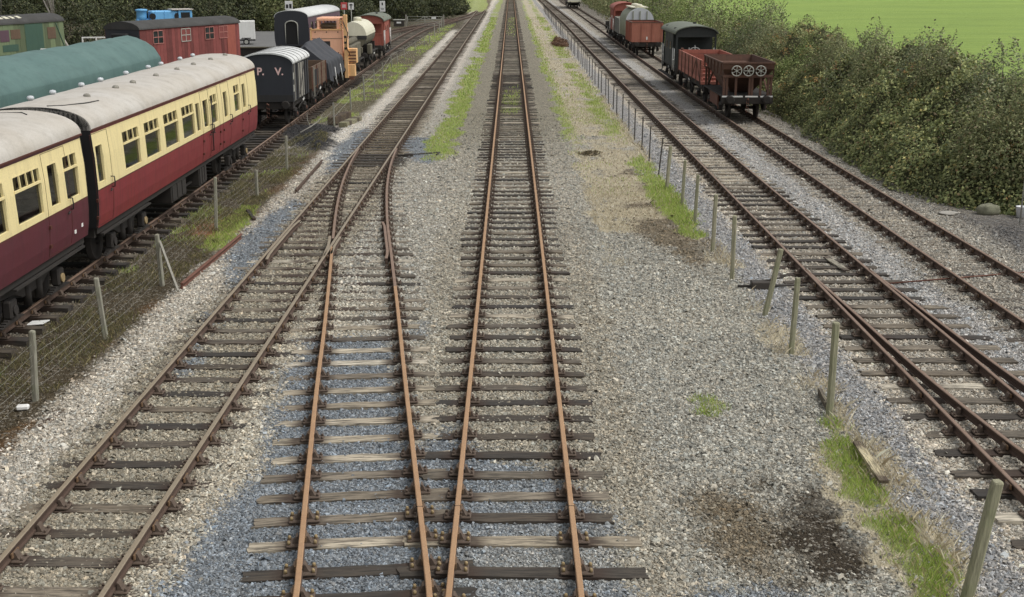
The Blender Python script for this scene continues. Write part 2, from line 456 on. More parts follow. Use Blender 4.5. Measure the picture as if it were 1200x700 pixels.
T3Rx = smoothpath(_t3r, 1.5)
T5bx = smoothpath([(10, 8.95), (14, 8.60), (16.3, 8.27), (18.0, 8.13), (19.4, 8.02), (21.2, 7.94), (24.1, 7.86), (28, 7.72)], 1.0)
T7x = smoothpath([(40, -17.6), (90, -17.8), (120, -17.6), (145, -15.0), (165, -12.2), (185, -9.0)], 5)
T8x = lambda y: -17.0
SIDING_FENCE_X = -8.2
POST_FENCE_X = 5.25

# ------------------------------------------------------------------ what lies where on the ground
def c3(r, g, b): return np.array(srgb(r, g, b)[:3])
def W(pts, z=-.2): return [ground(px, py, z) for px, py in pts]

BLUE = [W([(190, 720), (235, 610), (300, 555), (318, 500), (338, 440), (362, 395), (460, 395), (470, 450), (480, 520), (500, 530), (520, 520), (530, 640), (530, 720)]),
        W([(490, 520), (505, 590), (520, 700), (520, 740), (700, 740), (770, 700), (735, 660), (716, 615), (690, 585), (655, 555), (560, 530), (530, 500)]),
        W([(740, 720), (800, 690), (905, 682), (960, 705), (980, 740), (700, 760)]),
        W([(205, 440), (225, 395), (265, 340), (262, 300), (300, 260), (350, 232), (352, 245), (300, 312), (250, 370), (225, 440)]),
        W([(380, 205), (392, 175), (415, 155), (432, 150), (436, 158), (415, 180), (396, 203)]),
        W([(468, 170), (480, 160), (505, 162), (510, 178), (505, 192), (488, 190)]),
        W([(470, 380), (500, 375), (515, 385), (505, 398), (475, 395)])]
DARKSOIL = [W([(905, 560), (955, 556), (975, 575), (1010, 610), (1040, 660), (1035, 690), (935, 686), (925, 640), (905, 600)])]
BROWNSOIL = [W([(800, 575), (850, 565), (905, 570), (925, 620), (935, 685), (880, 680), (820, 640)]),
             W([(690, 180), (740, 185), (770, 215), (790, 245), (835, 290), (825, 320), (790, 300), (740, 270), (715, 230)])]
COAL = [W([(328, 152), (352, 150), (392, 150), (398, 158), (388, 172), (372, 176), (350, 168), (330, 160)])]
GREENPATCH = [W([(960, 487), (990, 495), (1010, 535), (1035, 585), (1085, 640), (1125, 690), (1125, 730), (1060, 720), (1060, 670), (1010, 600), (985, 555), (965, 520)]),
              W([(808, 470), (822, 465), (842, 478), (835, 485), (815, 482)]),
              W([(735, 190), (752, 182), (790, 222), (818, 262), (820, 280), (800, 275), (770, 240)]),
              W([(230, 300), (250, 262), (285, 240), (305, 240), (300, 252), (262, 290)]),
              W([(170, 235), (220, 215), (245, 215), (200, 250)])]

def band(x, a, b, w): return sstep(a - w, a + w, x) * (1 - sstep(b - w, b + w, x))

def surface(x, y):
    """-> tint (n,3) albedo, stony, grass, dry : what covers the ground at x,y"""
    x = np.asarray(x, float); y = np.asarray(y, float)
    n1 = fbm(x, y, 1.6, 3) - .5; n2 = fbm(x, y, .45, 9) - .5; n3 = fbm(x, y, 6, 21) - .5
    xe = x + n1 * .5 + n2 * .35
    t = np.ones(x.shape + (3,)) * c3(161, 159, 151)
    stony = np.ones(x.shape); grass = np.zeros(x.shape); dry = np.zeros(x.shape); size = np.ones(x.shape)
    def lay(mask, col, st=None):
        nonlocal t, stony
        m = np.clip(mask, 0, 1)
        t = t * (1 - m[..., None]) + col * m[..., None]
        if st is not None: stony = stony * (1 - m) + st * m
    far = sstep(36, 60, y)
    lay(band(xe, -2.6, 2.4, .3) * far, c3(134, 131, 119))
    lay(band(xe, 2.0, 5.4, .3) * (1 - far) * .5, c3(150, 150, 142))
    # T2 and its cess
    lay(band(xe, -8.2, -6.6, .2), c3(174, 170, 161))
    lay(band(xe, -8.2, -6.4, .25) * sstep(40, 52, y), c3(196, 193, 186))
    lay(band(xe, -6.75, -4.15, .15), c3(146, 141, 128))
    lay(band(xe, -6.5, -4.45, .2) * sstep(38, 50, y), c3(104, 96, 82))
    lay(band(x, -6.75, -4.1, .1) * band(y, 44.6, 47.6, .2), c3(62, 58, 51), .25)
    lay(band(xe, -6.9, -6.2, .15) * sstep(38, 50, y) * .6, c3(190, 186, 178))
    lay(band(xe, -4.5, -3.2, .25) * (1 - sstep(22, 30, y)), c3(172, 167, 154))
    lay(band(xe, -4.6, -3.9, .2) * sstep(60, 80, y), c3(188, 184, 176))
    lay(band(xe, -2.0, 2.0, .15) * (1 - sstep(20, 50, y)) * .5, c3(140, 133, 116))
    # in the four-foot of the middle track, far away, moss
    grass = np.maximum(grass, band(xe, -.6, .5, .25) * sstep(60, 64, y) * (1 - sstep(74, 80, y)) * .75 * sstep(-.1, .15, n1 + .1))
    grass = np.maximum(grass, band(xe, -.6, .5, .25) * sstep(130, 150, y) * .5)
    # right-hand tracks
    lay(band(xe, 5.3, 6.55, .12), c3(150, 151, 152))
    lay(band(xe, 6.3, 6.75, .18), c3(184, 178, 166))
    lay(band(xe, 6.8, 8.6, .2), c3(162, 157, 147)); lay(band(xe, 6.6, 8.9, .2) * sstep(45, 60, y), c3(176, 172, 164))
    lay(band(xe, 8.8, 9.9, .2), c3(166, 166, 165))
    lay(band(xe, 9.9, 12.4, .2), c3(156, 152, 143))
    lay(sstep(12.3, 12.9, xe), c3(146, 143, 136))
    lay(sstep(12.9, 13.6, xe) * (1 - sstep(34, 37, y)), c3(106, 105, 104), .8)
    # coach siding and the soil strip beside it
    lay(1 - sstep(-9.3, -8.9, xe), c3(112, 106, 96), .8)
    lay(band(xe, -9.75, -7.75, .22) * (1 - sstep(47, 52, y)), c3(78, 71, 56), .34)
    lay(band(xe, -9.6, -7.95, .2) * sstep(47, 51, y) * (1 - sstep(57, 60, y)), c3(152, 148, 142), .9)
    lay(band(xe, -10.6, -7.6, .3) * sstep(57, 61, y), c3(92, 88, 66), .2)
    lay((1 - sstep(-10.4, -9.9, xe)) * sstep(47, 54, y), c3(66, 60, 53), .6)
    lay(band(xe, -8.05, -7.6, .1) * (1 - sstep(46, 50, y)) * sstep(.0, .2, n1 + .08), c3(96, 76, 52), .4)
    lay(1 - sstep(-13.4, -12.8, xe), c3(96, 93, 84), .6)
    lay((1 - sstep(-20.5, -19.5, xe)), c3(112, 108, 98), .4)
    for P in BLUE: lay(sstep(-.12, .14, poly_sd(x, y, P) + n2 * .5 + n1 * .45), c3(124, 131, 138)); 
    for P in BLUE: size = np.where(poly_sd(x, y, P) + n2 * .3 > 0, .62, size)
    lay(sstep(.06, .2, n3) * band(xe, -2.6, 5.0, .3) * (1 - far) * .5, c3(170, 167, 156))
    for P in BROWNSOIL: lay(sstep(-.35, .45, poly_sd(x, y, P) + n2 * 1.1 + n1 * .6) * .85, c3(106, 95, 76), .5)
    for P in DARKSOIL: lay(sstep(-.2, .3, poly_sd(x, y, P) + n2 * 1.0 + n1 * .5), c3(62, 56, 46), .28)
    for P in COAL: lay(sstep(-.25, .15, poly_sd(x, y, P) + n2 * .9 + n1 * 1.2), c3(52, 52, 54), .8)
    # leaf litter round the fence post
    d = np.hypot((x + 8.5) / .9, (y - 33.6) / 1.6); lay(sstep(1.1, .5, d + n2 * 1.2) * .8, c3(146, 104, 72), .3)
    # grass verge between the middle track and the post fence
    ve = x + n1 * .9 + n2 * .5
    m = band(ve, 2.45, 5.35, .18) * sstep(27, 38, y + n1 * 18 - (x - 2.5) * 3)
    dry = np.maximum(dry, m * sstep(-.42, -.05, n1 + n2 * .6))
    g1 = band(ve, 2.3, 2.95, .2) * sstep(44, 56, y); g2 = band(ve, 4.1, 5.1, .25) * sstep(48, 56, y) * sstep(-.28, -.05, n3 + n1 * .6)
    g3 = np.zeros(x.shape)
    for P in GREENPATCH: g3 = np.maximum(g3, sstep(-.15, .15, poly_sd(x, y, P) + n2 * .7 + n1 * .25))
    g4_ = band(ve, 2.5, 5.3, .2) * sstep(32, 46, y) * .34 * sstep(.0, .25, n3 + n1 * .8)
    grass = np.maximum.reduce([grass, g1 * (.45 + .5 * sstep(-.2, .2, n1 + n2)), g2 * (.5 + .5 * sstep(-.2, .2, n1 + n2)), g3, g4_])
    # dead grass beside the fence in the foreground
    near = band(x + n2 * .4, 4.85, 5.75, .1) * (1 - sstep(28, 34, y)) * sstep(-.25, .05, n1 + .1 * np.sin(y * 2))
    dry = np.maximum(dry, near * .85)
    P = W([(965, 480), (1000, 470), (1050, 580), (1130, 640), (1150, 740), (1050, 740), (1000, 620), (950, 560)])
    dry = np.maximum(dry, sstep(-.15, .25, poly_sd(x, y, P) + n2 * .9))
    # bright grass between the left and the middle track
    g4 = band(x + n1 * 1.1 + n2 * .4, -3.45, -2.35, .16) * sstep(45.5, 48, y + n1 * 4) * sstep(-.32, -.05, n3 + n1 * .6 + n2 * .25)
    grass = np.maximum(grass, g4)
    # rough grass by the siding fence
    g5 = band(x + n1 * .8, -9.9, -7.75, .25) * sstep(56, 62, y) * (1 - sstep(165, 180, y))
    grass = np.maximum(grass, g5 * sstep(-.15, .2, n3 + n1) * .75); dry = np.maximum(dry, g5 * .35)
    moss = band(xe, -9.7, -8.0, .2) * (1 - sstep(46, 50, y)) * sstep(.08, .22, n1 + n2 * .3)
    grass = np.maximum(grass, moss * .55)
    # field and banks
    field = sstep(17, 19.5, x) * 1.0
    grass = np.maximum(grass, field); dry = dry * (1 - field)
    bank = (1 - sstep(-4.2, -3.6, x + (y - 190) * .02 + n1)) * sstep(215, 235, y)
    grass = np.maximum(grass, bank)
    lb = (1 - sstep(-36, -30, x + n1 * 4)) * sstep(70, 130, y)
    lay(lb, c3(70, 66, 46), .1)
    lay((1 - sstep(-8, -6, x + .02 * (y - 200))) * sstep(150, 160, y) * (1 - sstep(212, 222, y)), c3(76, 72, 52), .1)
    t = np.clip(t * np.array([1.01, .99, .955]), 0, .9)
    return t, stony, np.clip(grass, 0, 1), np.clip(dry, 0, 1), size, field

def height(x, y):
    x = np.asarray(x, float); y = np.asarray(y, float)
    h = -.222 + (fbm(x, y, 1.2, 40) - .5) * .035
    h = h - .075 * (1 - sstep(-9.6, -9.0, x)) * (1 - sstep(-12.9, -12.3, -x) * 0)
    h = h - .006 * band(x, -6.2, -4.6, .15) + .014 * band(x, -4.5, -3.6, .2) + .012 * band(x, -7.2, -6.3, .2) + .008 * band(x, -6.9, -3.0, .2) * sstep(22, 26, y)
    h = h + .016 * band(x, 9.7, 12.6, .2) - .012 * band(x, 6.3, 9.6, .2) - .004 * band(x, -1.4, 1.4, .2) * sstep(17, 22, y)
    h = h - .05 * band(x, -9.6, -8.0, .25)
    for P in COAL:
        d = poly_sd(x, y, P); h = h + .4 * sstep(-.5, 1.0, d) * (.5 + fbm(x, y, .6, 5))
    h = h + .5 * sstep(20, 40, x) + .006 * np.clip(x - 40, 0, 300) + .012 * np.clip(y - 260, 0, 500) * sstep(15, 160, x)
    h = h + .05 * np.maximum(0, -x - 40) * sstep(80, 140, y) 
    h = h + (1 - sstep(-8, -3, x)) * sstep(225, 262, y) * 3.0
    return h

def axis_pts(segs):
    out = [segs[0][0]]
    for a, b, step in segs:
        k = max(1, int(round((b - a) / step)))
        out += list(a + (b - a) * (np.arange(1, k + 1) / k))
    return np.array(out)
gx = axis_pts([(-1500, -300, 200), (-300, -60, 20), (-60, -24, 2.5), (-24, -13, .6), (-13, 13.5, .14), (13.5, 24, .5), (24, 80, 3), (80, 300, 20), (300, 1500, 200)])
gy = axis_pts([(-60, 0, 10), (0, 9, 1.5), (9, 30, .14), (30, 60, .28), (60, 120, .7), (120, 240, 2.5), (240, 420, 10), (420, 1000, 80), (1000, 2600, 400)])
X, Y = np.meshgrid(gx, gy)
gtint, gst, ggr, gdry, gsize, gfield = surface(X.ravel(), Y.ravel())
gz = height(X.ravel(), Y.ravel())
gv = np.stack([X.ravel(), Y.ravel(), gz], 1)
nx, ny = len(gx), len(gy)
ii = (np.arange(ny - 1)[:, None] * nx + np.arange(nx - 1)[None]).ravel()
gf = np.stack([ii, ii + 1, ii + 1 + nx, ii + nx], 1)

def ground_mat():
    t = NT('ballast_and_grass')
    pos = t.coord('World')
    tint = t.attr('tint'); mk = t.attr('cover')
    sep = t.n('ShaderNodeSeparateColor'); t.l(mk, sep.inputs[0])
    stony, grass, dry = sep.outputs[0], sep.outputs[1], sep.outputs[2]
    # crushed stone
    va = t.vor(pos, 21); vb = t.vor(pos, 37)
    ve = t.vor(pos, 21, 'DISTANCE_TO_EDGE')
    s1 = t.n('ShaderNodeSeparateColor'); t.l(va.outputs['Color'], s1.inputs[0])
    s2 = t.n('ShaderNodeSeparateColor'); t.l(vb.outputs['Color'], s2.inputs[0])
    rv = t.math('ADD', t.math('MULTIPLY', s1.outputs[0], .65), t.math('MULTIPLY', s2.outputs[1], .35))
    k = t.ramp(rv, [(.12, .42), (.45, .86), (.62, 1.08), (.9, 1.6)])
    stone = t.mix(1.0, tint, k, 'MULTIPLY')
    hue = t.ramp(s1.outputs[2], [(0, (1.06, 1.0, .93, 1)), (.5, (1, 1, 1, 1)), (1, (.95, 1.0, 1.07, 1))])
    stone = t.mix(1.0, stone, hue, 'MULTIPLY')
    gap = t.ramp(ve.outputs['Distance'], [(0.0, .45), (.13, 1.0)])
    stone = t.mix(1.0, stone, gap, 'MULTIPLY')
    stone = t.mix(1.0, stone, (1.32, 1.3, 1.27, 1), 'MULTIPLY')
    n1 = t.noise(pos, 1.1, 6, .6); n2 = t.noise(pos, 11, 5, .65); n3 = t.noise(pos, 55, 3, .6)
    stone = t.mix(t.ramp(n1, [(.45, 0.0), (.75, .35)]), stone, t.mix(.5, stone, srgb(92, 82, 66)))
    soil = t.mix(t.ramp(n2, [(.3, 0.0), (.7, 1.0)]), t.mix(1.0, tint, (.6, .58, .55, 1), 'MULTIPLY'), t.mix(1.0, tint, (1.25, 1.2, 1.15, 1), 'MULTIPLY'))
    peb = t.ramp(rv, [(.70, 0.0), (.74, 1.0)])
    soil = t.mix(t.math('MULTIPLY', peb, .55), soil, srgb(168, 162, 150))
    g2 = t.math('ADD', stony, t.math('MULTIPLY', t.math('SUBTRACT', n2, .5), .8))
    base = t.mix(t.ramp(g2, [(.42, 0.0), (.58, 1.0)]), soil, stone)
    gn = t.noise(t.mapping(pos, (1.0, .45, 1)), 4.5, 6, .7)
    gl = t.noise(pos, .35, 4, .6)
    gcol = t.ramp(gn, [(.28, srgb(112, 122, 74)), (.5, srgb(146, 156, 98)), (.72, srgb(178, 182, 128))])
    gcol = t.mix(t.ramp(gl, [(.4, 0.0), (.7, .45)]), gcol, srgb(146, 152, 76))
    dcol = t.ramp(t.noise(t.mapping(pos, (1.3, .6, 1)), 6, 6, .7), [(.25, srgb(140, 130, 108)), (.5, srgb(184, 174, 150)), (.75, srgb(210, 202, 180))])
    dm = t.ramp(t.math('ADD', dry, t.math('MULTIPLY', t.math('SUBTRACT', n2, .5), .7)), [(.38, 0.0), (.75, .95)])
    gm = t.ramp(t.math('ADD', grass, t.math('MULTIPLY', t.math('SUBTRACT', gn, .5), .8)), [(.34, 0.0), (.85, .92)])
    base = t.mix(dm, base, dcol)
    fld = t.attr('fieldmask', out='Fac')
    fg = t.noise(t.mapping(pos, (.14, .7, 1)), .75, 6, .7)
    fcol = t.mix(.5, t.ramp(fg, [(.36, srgb(96, 128, 50)), (.5, srgb(132, 162, 66)), (.64, srgb(160, 184, 88))]), gcol)
    fcol = t.mix(.55, fcol, t.ramp(t.noise(pos, .05, 4, .6), [(.3, srgb(118, 152, 58)), (.7, srgb(146, 176, 74))]))
    base = t.mix(gm, base, t.mix(fld, gcol, fcol))
    t.color(base).rough(.95)
    t.b.inputs['Specular IOR Level'].default_value = .25
    h = t.math('MULTIPLY', t.ramp(ve.outputs['Distance'], [(0, 0.0), (.3, 1.0)]), t.math('ADD', .45, s1.outputs[1]))
    h = t.math('ADD', h, t.math('MULTIPLY', n3, .3))
    h = t.math('ADD', h, t.math('MULTIPLY', gn, t.math('MULTIPLY', t.math('ADD', gm, dm), 1.6)))
    t.bump(h, .85, .03)
    return t.mat
M['ground'] = ground_mat()
me = np_mesh('ground', gv, gf, M['ground'], {'tint': gtint, 'cover': np.stack([gst, ggr, gdry], 1)}, smooth=True)
at = me.attributes.new('fieldmask', 'FLOAT', 'POINT'); at.data.foreach_set('value', gfield.astype(np.float32))
o = bpy.data.objects.new('ground', me); COL.objects.link(o); setting(o)

# ------------------------------------------------------------------ real ballast stones over the nearer ground
def in_view(x, y, margin=1.12, pad=2.4):
    zc = y * _C + CAMH * _S
    return np.abs(x) < zc * 600 / FPX * margin + pad

def sample(y0, y1, dens, xlim=(-14, 16)):
    half = 1.12 * (y1 * _C + 2) * 600 / FPX + 1.5
    a, b = max(xlim[0], -half), min(xlim[1], half)
    n = int((b - a) * (y1 - y0) * dens)
    x = RNG.uniform(a, b, n); y = RNG.uniform(y0, y1, n)
    k = in_view(x, y)
    return x[k], y[k]

def stone_mat():
    t = NT('crushed_stone')
    c = t.attr('tone'); co = t.coord('World')
    n = t.noise(co, 60, 3, .6)
    c = t.mix(1.0, c, t.ramp(n, [(.3, .78), (.7, 1.15)]), 'MULTIPLY')
    t.color(c).rough(.9); t.b.inputs['Specular IOR Level'].default_value = .3
    t.bump(n, .5, .004)
    return t.mat
M['crushed'] = stone_mat()

def stones():
    xs, ys, big = [], [], []
    for y0, y1, d, k in ((10.0, 15, 1350, 1.0), (15, 20, 1100, 1.04), (20, 27, 640, 1.1), (27, 34, 380, 1.2), (34, 41, 220, 1.3), (41, 48, 120, 1.4), (48, 54, 60, 1.5), (54, 62, 25, 1.5)):
        x, y = sample(y0, y1, d)
        xs.append(x); ys.append(y); big.append(np.full(len(x), k))
    x = np.concatenate(xs); y = np.concatenate(ys); big = np.concatenate(big)
    t, st, gr, dr, size, fld = surface(x + RNG.normal(0, .13, len(x)), y + RNG.normal(0, .16, len(x)))
    u = RNG.uniform(0, 1, len(x))
    keep = (u < np.clip(st, 0, 1) ** 1.6) & (RNG.uniform(0, 1, len(x)) > np.maximum(gr, dr) * .9)
    keep &= (x < 13.6) | (y < 33.5)
    x, y, t, big, size, st = x[keep], y[keep], t[keep], big[keep], size[keep], st[keep]
    # blue chippings are smaller: sow extra ones there
    n = len(x)
    r = np.clip(RNG.lognormal(math.log(.0158), .33, n), .008, .038) * big * np.where(size < 1, .82, 1.0)
    r = np.where(st < .5, r * .8, r)
    z = height(x, y) + r * RNG.uniform(-.2, .55, n)
    tone = np.exp(RNG.normal(-.01, .34, n)); tone = np.clip(tone, .28, 1.85)
    hue = RNG.normal(0, .035, n)
    col = t * tone[:, None] * np.stack([1 + hue, np.ones(n), 1 - hue], 1)
    col = np.clip(col, 0.01, .8)
    # angular 8-corner stones
    base = np.array([[-1, -1, -.7], [1, -1, -.7], [1, 1, -.7], [-1, 1, -.7], [-.62, -.62, .75], [.62, -.62, .75], [.62, .62, .75], [-.62, .62, .75]])
    v = base[None] * np.array([1, 1, 1.0]) + RNG.uniform(-.42, .42, (n, 8, 3))
    v *= np.stack([RNG.uniform(.75, 1.5, n), RNG.uniform(.6, 1.05, n), RNG.uniform(.5, .95, n)], 1)[:, None, :]
    # random tilt and turn
    def rot(a, i, j):
        ca, sa = np.cos(a)[:, None], np.sin(a)[:, None]
        p, q = v[:, :, i].copy(), v[:, :, j].copy()
        v[:, :, i] = p * ca - q * sa; v[:, :, j] = p * sa + q * ca
    rot(RNG.normal(0, .45, n), 1, 2); rot(RNG.normal(0, .45, n), 0, 2); rot(RNG.uniform(0, 6.283, n), 0, 1)
    v *= r[:, None, None]
    v += np.stack([x, y, z], 1)[:, None, :]
    f = np.array([[0, 1, 5, 4], [1, 2, 6, 5], [2, 3, 7, 6], [3, 0, 4, 7], [4, 5, 6, 7]])
    faces = (f[None] + (np.arange(n) * 8)[:, None, None]).reshape(-1, 4)
    me = np_mesh('ballast_stones', v.reshape(-1, 3), faces, M['crushed'], {'tone': np.repeat(col, 8, 0)})
    o = bpy.data.objects.new('ballast_stones', me); COL.objects.link(o)
    setting(o, 'stuff', 'loose crushed stone ballast in grey, cream and blue around the tracks')
    print('stones', n)
stones()

# ------------------------------------------------------------------ grass blades
def blades(name, label, x, y, h, lean, wid, cols, mat):
    n = len(x)
    a = RNG.uniform(0, 6.283, n); b = RNG.uniform(0, 6.283, n)
    z = height(x, y) - .01
    hh = h * RNG.uniform(.5, 1.25, n)
    L = lean * RNG.uniform(.2, 1.3, n) * hh
    dx, dy = np.cos(a) * wid, np.sin(a) * wid
    lx, ly = np.cos(b) * L, np.sin(b) * L
    v = np.zeros((n, 4, 3))
    v[:, 0] = np.stack([x - dx, y - dy, z], 1); v[:, 1] = np.stack([x + dx, y + dy, z], 1)
    v[:, 2] = np.stack([x + dx * .7 + lx * .4, y + dy * .7 + ly * .4, z + hh * .6], 1)
    v[:, 3] = np.stack([x + lx, y + ly, z + hh], 1)
    faces = (np.array([[0, 1, 2, 3]])[None] + (np.arange(n) * 4)[:, None, None]).reshape(-1, 4)
    me = np_mesh(name, v.reshape(-1, 3), faces, mat, {'tone': np.repeat(cols, 4, 0)})
    o = bpy.data.objects.new(name, me); COL.objects.link(o)
    setting(o, 'stuff', label); return o

def blade_mat(name):
    t = NT(name); t.color(t.attr('tone')).rough(.7)
    t.b.inputs['Specular IOR Level'].default_value = .2
    tr = t.n('ShaderNodeBsdfTranslucent'); mx = t.n('ShaderNodeMixShader'); mx.inputs[0].default_value = .4
    t.l(t.attr('tone'), tr.inputs[0]); t.l(t.b.outputs[0], mx.inputs[1]); t.l(tr.outputs[0], mx.inputs[2]); t.l(mx.outputs[0], t.out.inputs[0])
    return t.mat
M['blade'] = blade_mat('grass_blade')
def mixcol(n, a, b, jitter=.18):
    u = RNG.uniform(0, 1, n)[:, None]
    return np.clip((c3(*a) * (1 - u) + c3(*b) * u) * np.exp(RNG.normal(0, jitter, n))[:, None], 0, 1)

def grasses():
    gx_, gy_, dx_, dy_, gh, dh, gw, dw = [], [], [], [], [], [], [], []
    for y0, y1, d, w in ((10.5, 22, 2200, .0019), (22, 40, 800, .004), (40, 70, 260, .009), (70, 130, 60, .022), (130, 200, 14, .055)):
        x, y = sample(y0, y1, d, (-10.5, 6.2))
        t, st, gr, dr, size, fld = surface(x, y)
        u = RNG.uniform(0, 1, len(x))
        k = u < (gr - .12) * np.where(y < 30, .8, 1.1)
        gx_.append(x[k]); gy_.append(y[k]); gw.append(np.full(k.sum(), w)); gh.append(np.full(k.sum(), .10 + .03 * (y0 > 40)))
        k = (RNG.uniform(0, 1, len(x)) < (dr - .25) * np.where(y > 28, .95, .34)) & ~k
        dx_.append(x[k]); dy_.append(y[k]); dw.append(np.full(k.sum(), w * .8)); dh.append(np.full(k.sum(), .13))
    x, y = np.concatenate(gx_), np.concatenate(gy_)
    near = np.exp(-((x - 5.2) / .3) ** 2)
    c = mixcol(len(x), (128, 152, 72), (190, 206, 114))
    k = RNG.uniform(0, 1, len(x)) < .16; c[k] = mixcol(int(k.sum()), (176, 160, 120), (214, 200, 164))
    blades('grass', 'short bright green grass growing in strips between the tracks', x, y, np.concatenate(gh) * (1 + .4 * near), .6, np.concatenate(gw), c, M['blade'])
    x, y = np.concatenate(dx_), np.concatenate(dy_)
    near = np.exp(-((x - 5.35) / .25) ** 2) 
    c = mixcol(len(x), (158, 144, 118), (224, 216, 192), .25)
    blades('dry_grass', 'straw coloured dead grass along the post row and verge', x, y, np.concatenate(dh) * (.7 + .9 * near) * RNG.uniform(.5, 1.3, len(x)), .8, np.concatenate(dw), c, M['blade'])
    x, y = sample(11, 52, 300, (-9.9, -7.6))
    k = (fbm(x, y, .9, 61) > .47) & (RNG.uniform(0, 1, len(x)) < band(x, -9.7, -7.85, .15))
    x, y = x[k], y[k]
    c = mixcol(len(x), (92, 94, 62), (150, 140, 104), .25)
    blades('weeds', 'thin brownish weeds and dead stems in the dark soil along the wire fence', x, y, np.full(len(x), .13), .9, np.full(len(x), .004), c, M['blade'])
    print('grass', len(x))
grasses()
# ------------------------------------------------------------------ railway tracks
G2 = .7525      # half the distance between rail centres
RAIL_PROF = [(-.035, -.145), (.035, -.145), (.035, -.125), (.012, -.108), (.010, -.05), (.034, -.034), (.036, -.010), (.026, 0), (-.026, 0), (-.036, -.010), (-.034, -.034), (-.010, -.05), (-.012, -.108), (-.035, -.125)]
RAIL_MATS = [1] * 5 + [1, 0, 0, 0, 1] + [1] * 4

def sweep_rail(name, fx, y0, y1, step, topmat, parent, label=None, bend=None):
    n = max(2, int((y1 - y0) / step) + 1); ys = np.linspace(y0, y1, n)
    k = len(RAIL_PROF)
    ox, oy = (parent.location.x, parent.location.y) if parent else (0, 0)
    v = np.zeros((n, k, 3))
    for i, y in enumerate(ys):
        x = fx(y) - ox; dx = (fx(y + .2) - fx(y - .2)) / .4
        c = 1 / math.hypot(1, dx)
        for j, (a, b) in enumerate(RAIL_PROF): v[i, j] = (x + a * c, y - oy - a * dx * c, b)
    f, mi = [], []
    for i in range(n - 1):
        for j in range(k):
            j2 = (j + 1) % k
            f.append((i * k + j, i * k + j2, (i + 1) * k + j2, (i + 1) * k + j)); mi.append(RAIL_MATS[j])
    me = bpy.data.meshes.new(name)
    me.from_pydata(v.reshape(-1, 3).tolist(), [], f + [list(range(k))[::-1], [(n - 1) * k + j for j in range(k)]])
    me.materials.append(topmat); me.materials.append(M['rustside'])
    me.polygons.foreach_set('material_index', mi + [1, 1]); me.update()
    recalc(me)
    o = bpy.data.objects.new(name, me); COL.objects.link(o)
    o.parent = parent
    if label: o['label'] = label
    return o

# chair: base plate, two jaws and a timber key
def chair_mesh():
    b = MB()
    b.box(-.18, .18, -.1, .1, -.185, -.150, 0, .012)
    for s in (-1, 1):
        pr = [(s * .045, -.150), (s * .118, -.150), (s * .10, -.125), (s * .075, -.06), (s * .05, -.048)]
        b.prism(pr, -.055, .055, 0)
        b.lathe([(.017, 0), (.017, .03), (.01, .036)], 6, 2, Matrix.Translation((s * .15, s * .06, -.150)))
        b.lathe([(.017, 0), (.017, .03), (.01, .036)], 6, 2, Matrix.Translation((s * .15, -s * .06, -.150)))
    b.box(.036, .056, -.1, .1, -.118, -.05, 1)
    me = b.mesh('rail_chair', [M['chair'], M['key'], M['chair']]); recalc(me); return me
def chair_bolt_mesh():
    b = MB()
    b.box(-.2, .2, -.12, .12, -.185, -.150, 0, .012)
    for s in (-1, 1):
        b.prism([(s * .045, -.150), (s * .118, -.150), (s * .10, -.125), (s * .075, -.06), (s * .05, -.048)], -.055, .055, 0)
        for q in (-1, 1): b.lathe([(.022, 0), (.022, .04), (.012, .05)], 6, 2, Matrix.Translation((s * .165, q * .075, -.150)))
    b.box(.036, .056, -.1, .1, -.118, -.05, 1)
    me = b.mesh('rail_chair', [M['chair'], M['key'], M['bolt_lit_spot']]); recalc(me); return me
CHAIR = chair_mesh(); CHAIRB = chair_bolt_mesh()

def sleeper_mesh(L, w=.255, h=.15, seed=0):
    """a timber with a sagging, chipped, split upper face"""
    r = np.random.default_rng(seed)
    n = 11; xs = np.linspace(-L / 2, L / 2, n); m = 5; ys = np.linspace(-w / 2, w / 2, m)
    v = []; f = []
    top = -.186
    for i, x in enumerate(xs):
        e = 1 if i in (0, n - 1) else 0
        wob = r.uniform(-.008, .008)
        for j, y in enumerate(ys):
            edge = j in (0, m - 1)
            v.append((x + (r.uniform(-.035, .035) if e else 0), y + wob + (r.uniform(-.008, .006) if edge else 0), top - (r.uniform(.002, .016) if edge else r.uniform(0, .006)) - e * r.uniform(0, .014)))
    for i in range(n - 1):
        for j in range(m - 1): f.append((i * m + j, (i + 1) * m + j, (i + 1) * m + j + 1, i * m + j + 1))
    o = len(v)
    ring = [i * m for i in range(n)] + [(n - 1) * m + j for j in range(1, m)] + [i * m + m - 1 for i in range(n - 2, -1, -1)] + [j for j in range(m - 2, 0, -1)]
    for q in ring: v.append((v[q][0], v[q][1], top - h))
    for i in range(len(ring)):
        j = (i + 1) % len(ring); f.append((ring[i], o + i, o + j, ring[j]))
    me = bpy.data.meshes.new('sleeper'); me.from_pydata(v, [], f); me.materials.append(M['sleeper']); me.update(); recalc(me)
    return me
SLEEPERS = {}
def sleeper_for(L, w=.255):
    key = (round(L * 5) / 5, w)
    if key not in SLEEPERS: SLEEPERS[key] = [sleeper_mesh(key[0], w, .15, int(key[0] * 100) + k) for k in range(6)]
    return random.choice(SLEEPERS[key])

DARK = [(62, 57, 51), (70, 64, 56), (55, 52, 48), (84, 76, 65)]
MID = [(112, 104, 91), (128, 118, 102), (98, 90, 79), (138, 128, 112)]
PALE = [(178, 167, 146), (190, 179, 158), (162, 151, 131), (202, 193, 174)]
def tone(mix):
    d, m, p = mix; u = random.random() * (d + m + p)
    return srgb(*random.choice(DARK if u < d else MID if u < d + m else PALE))

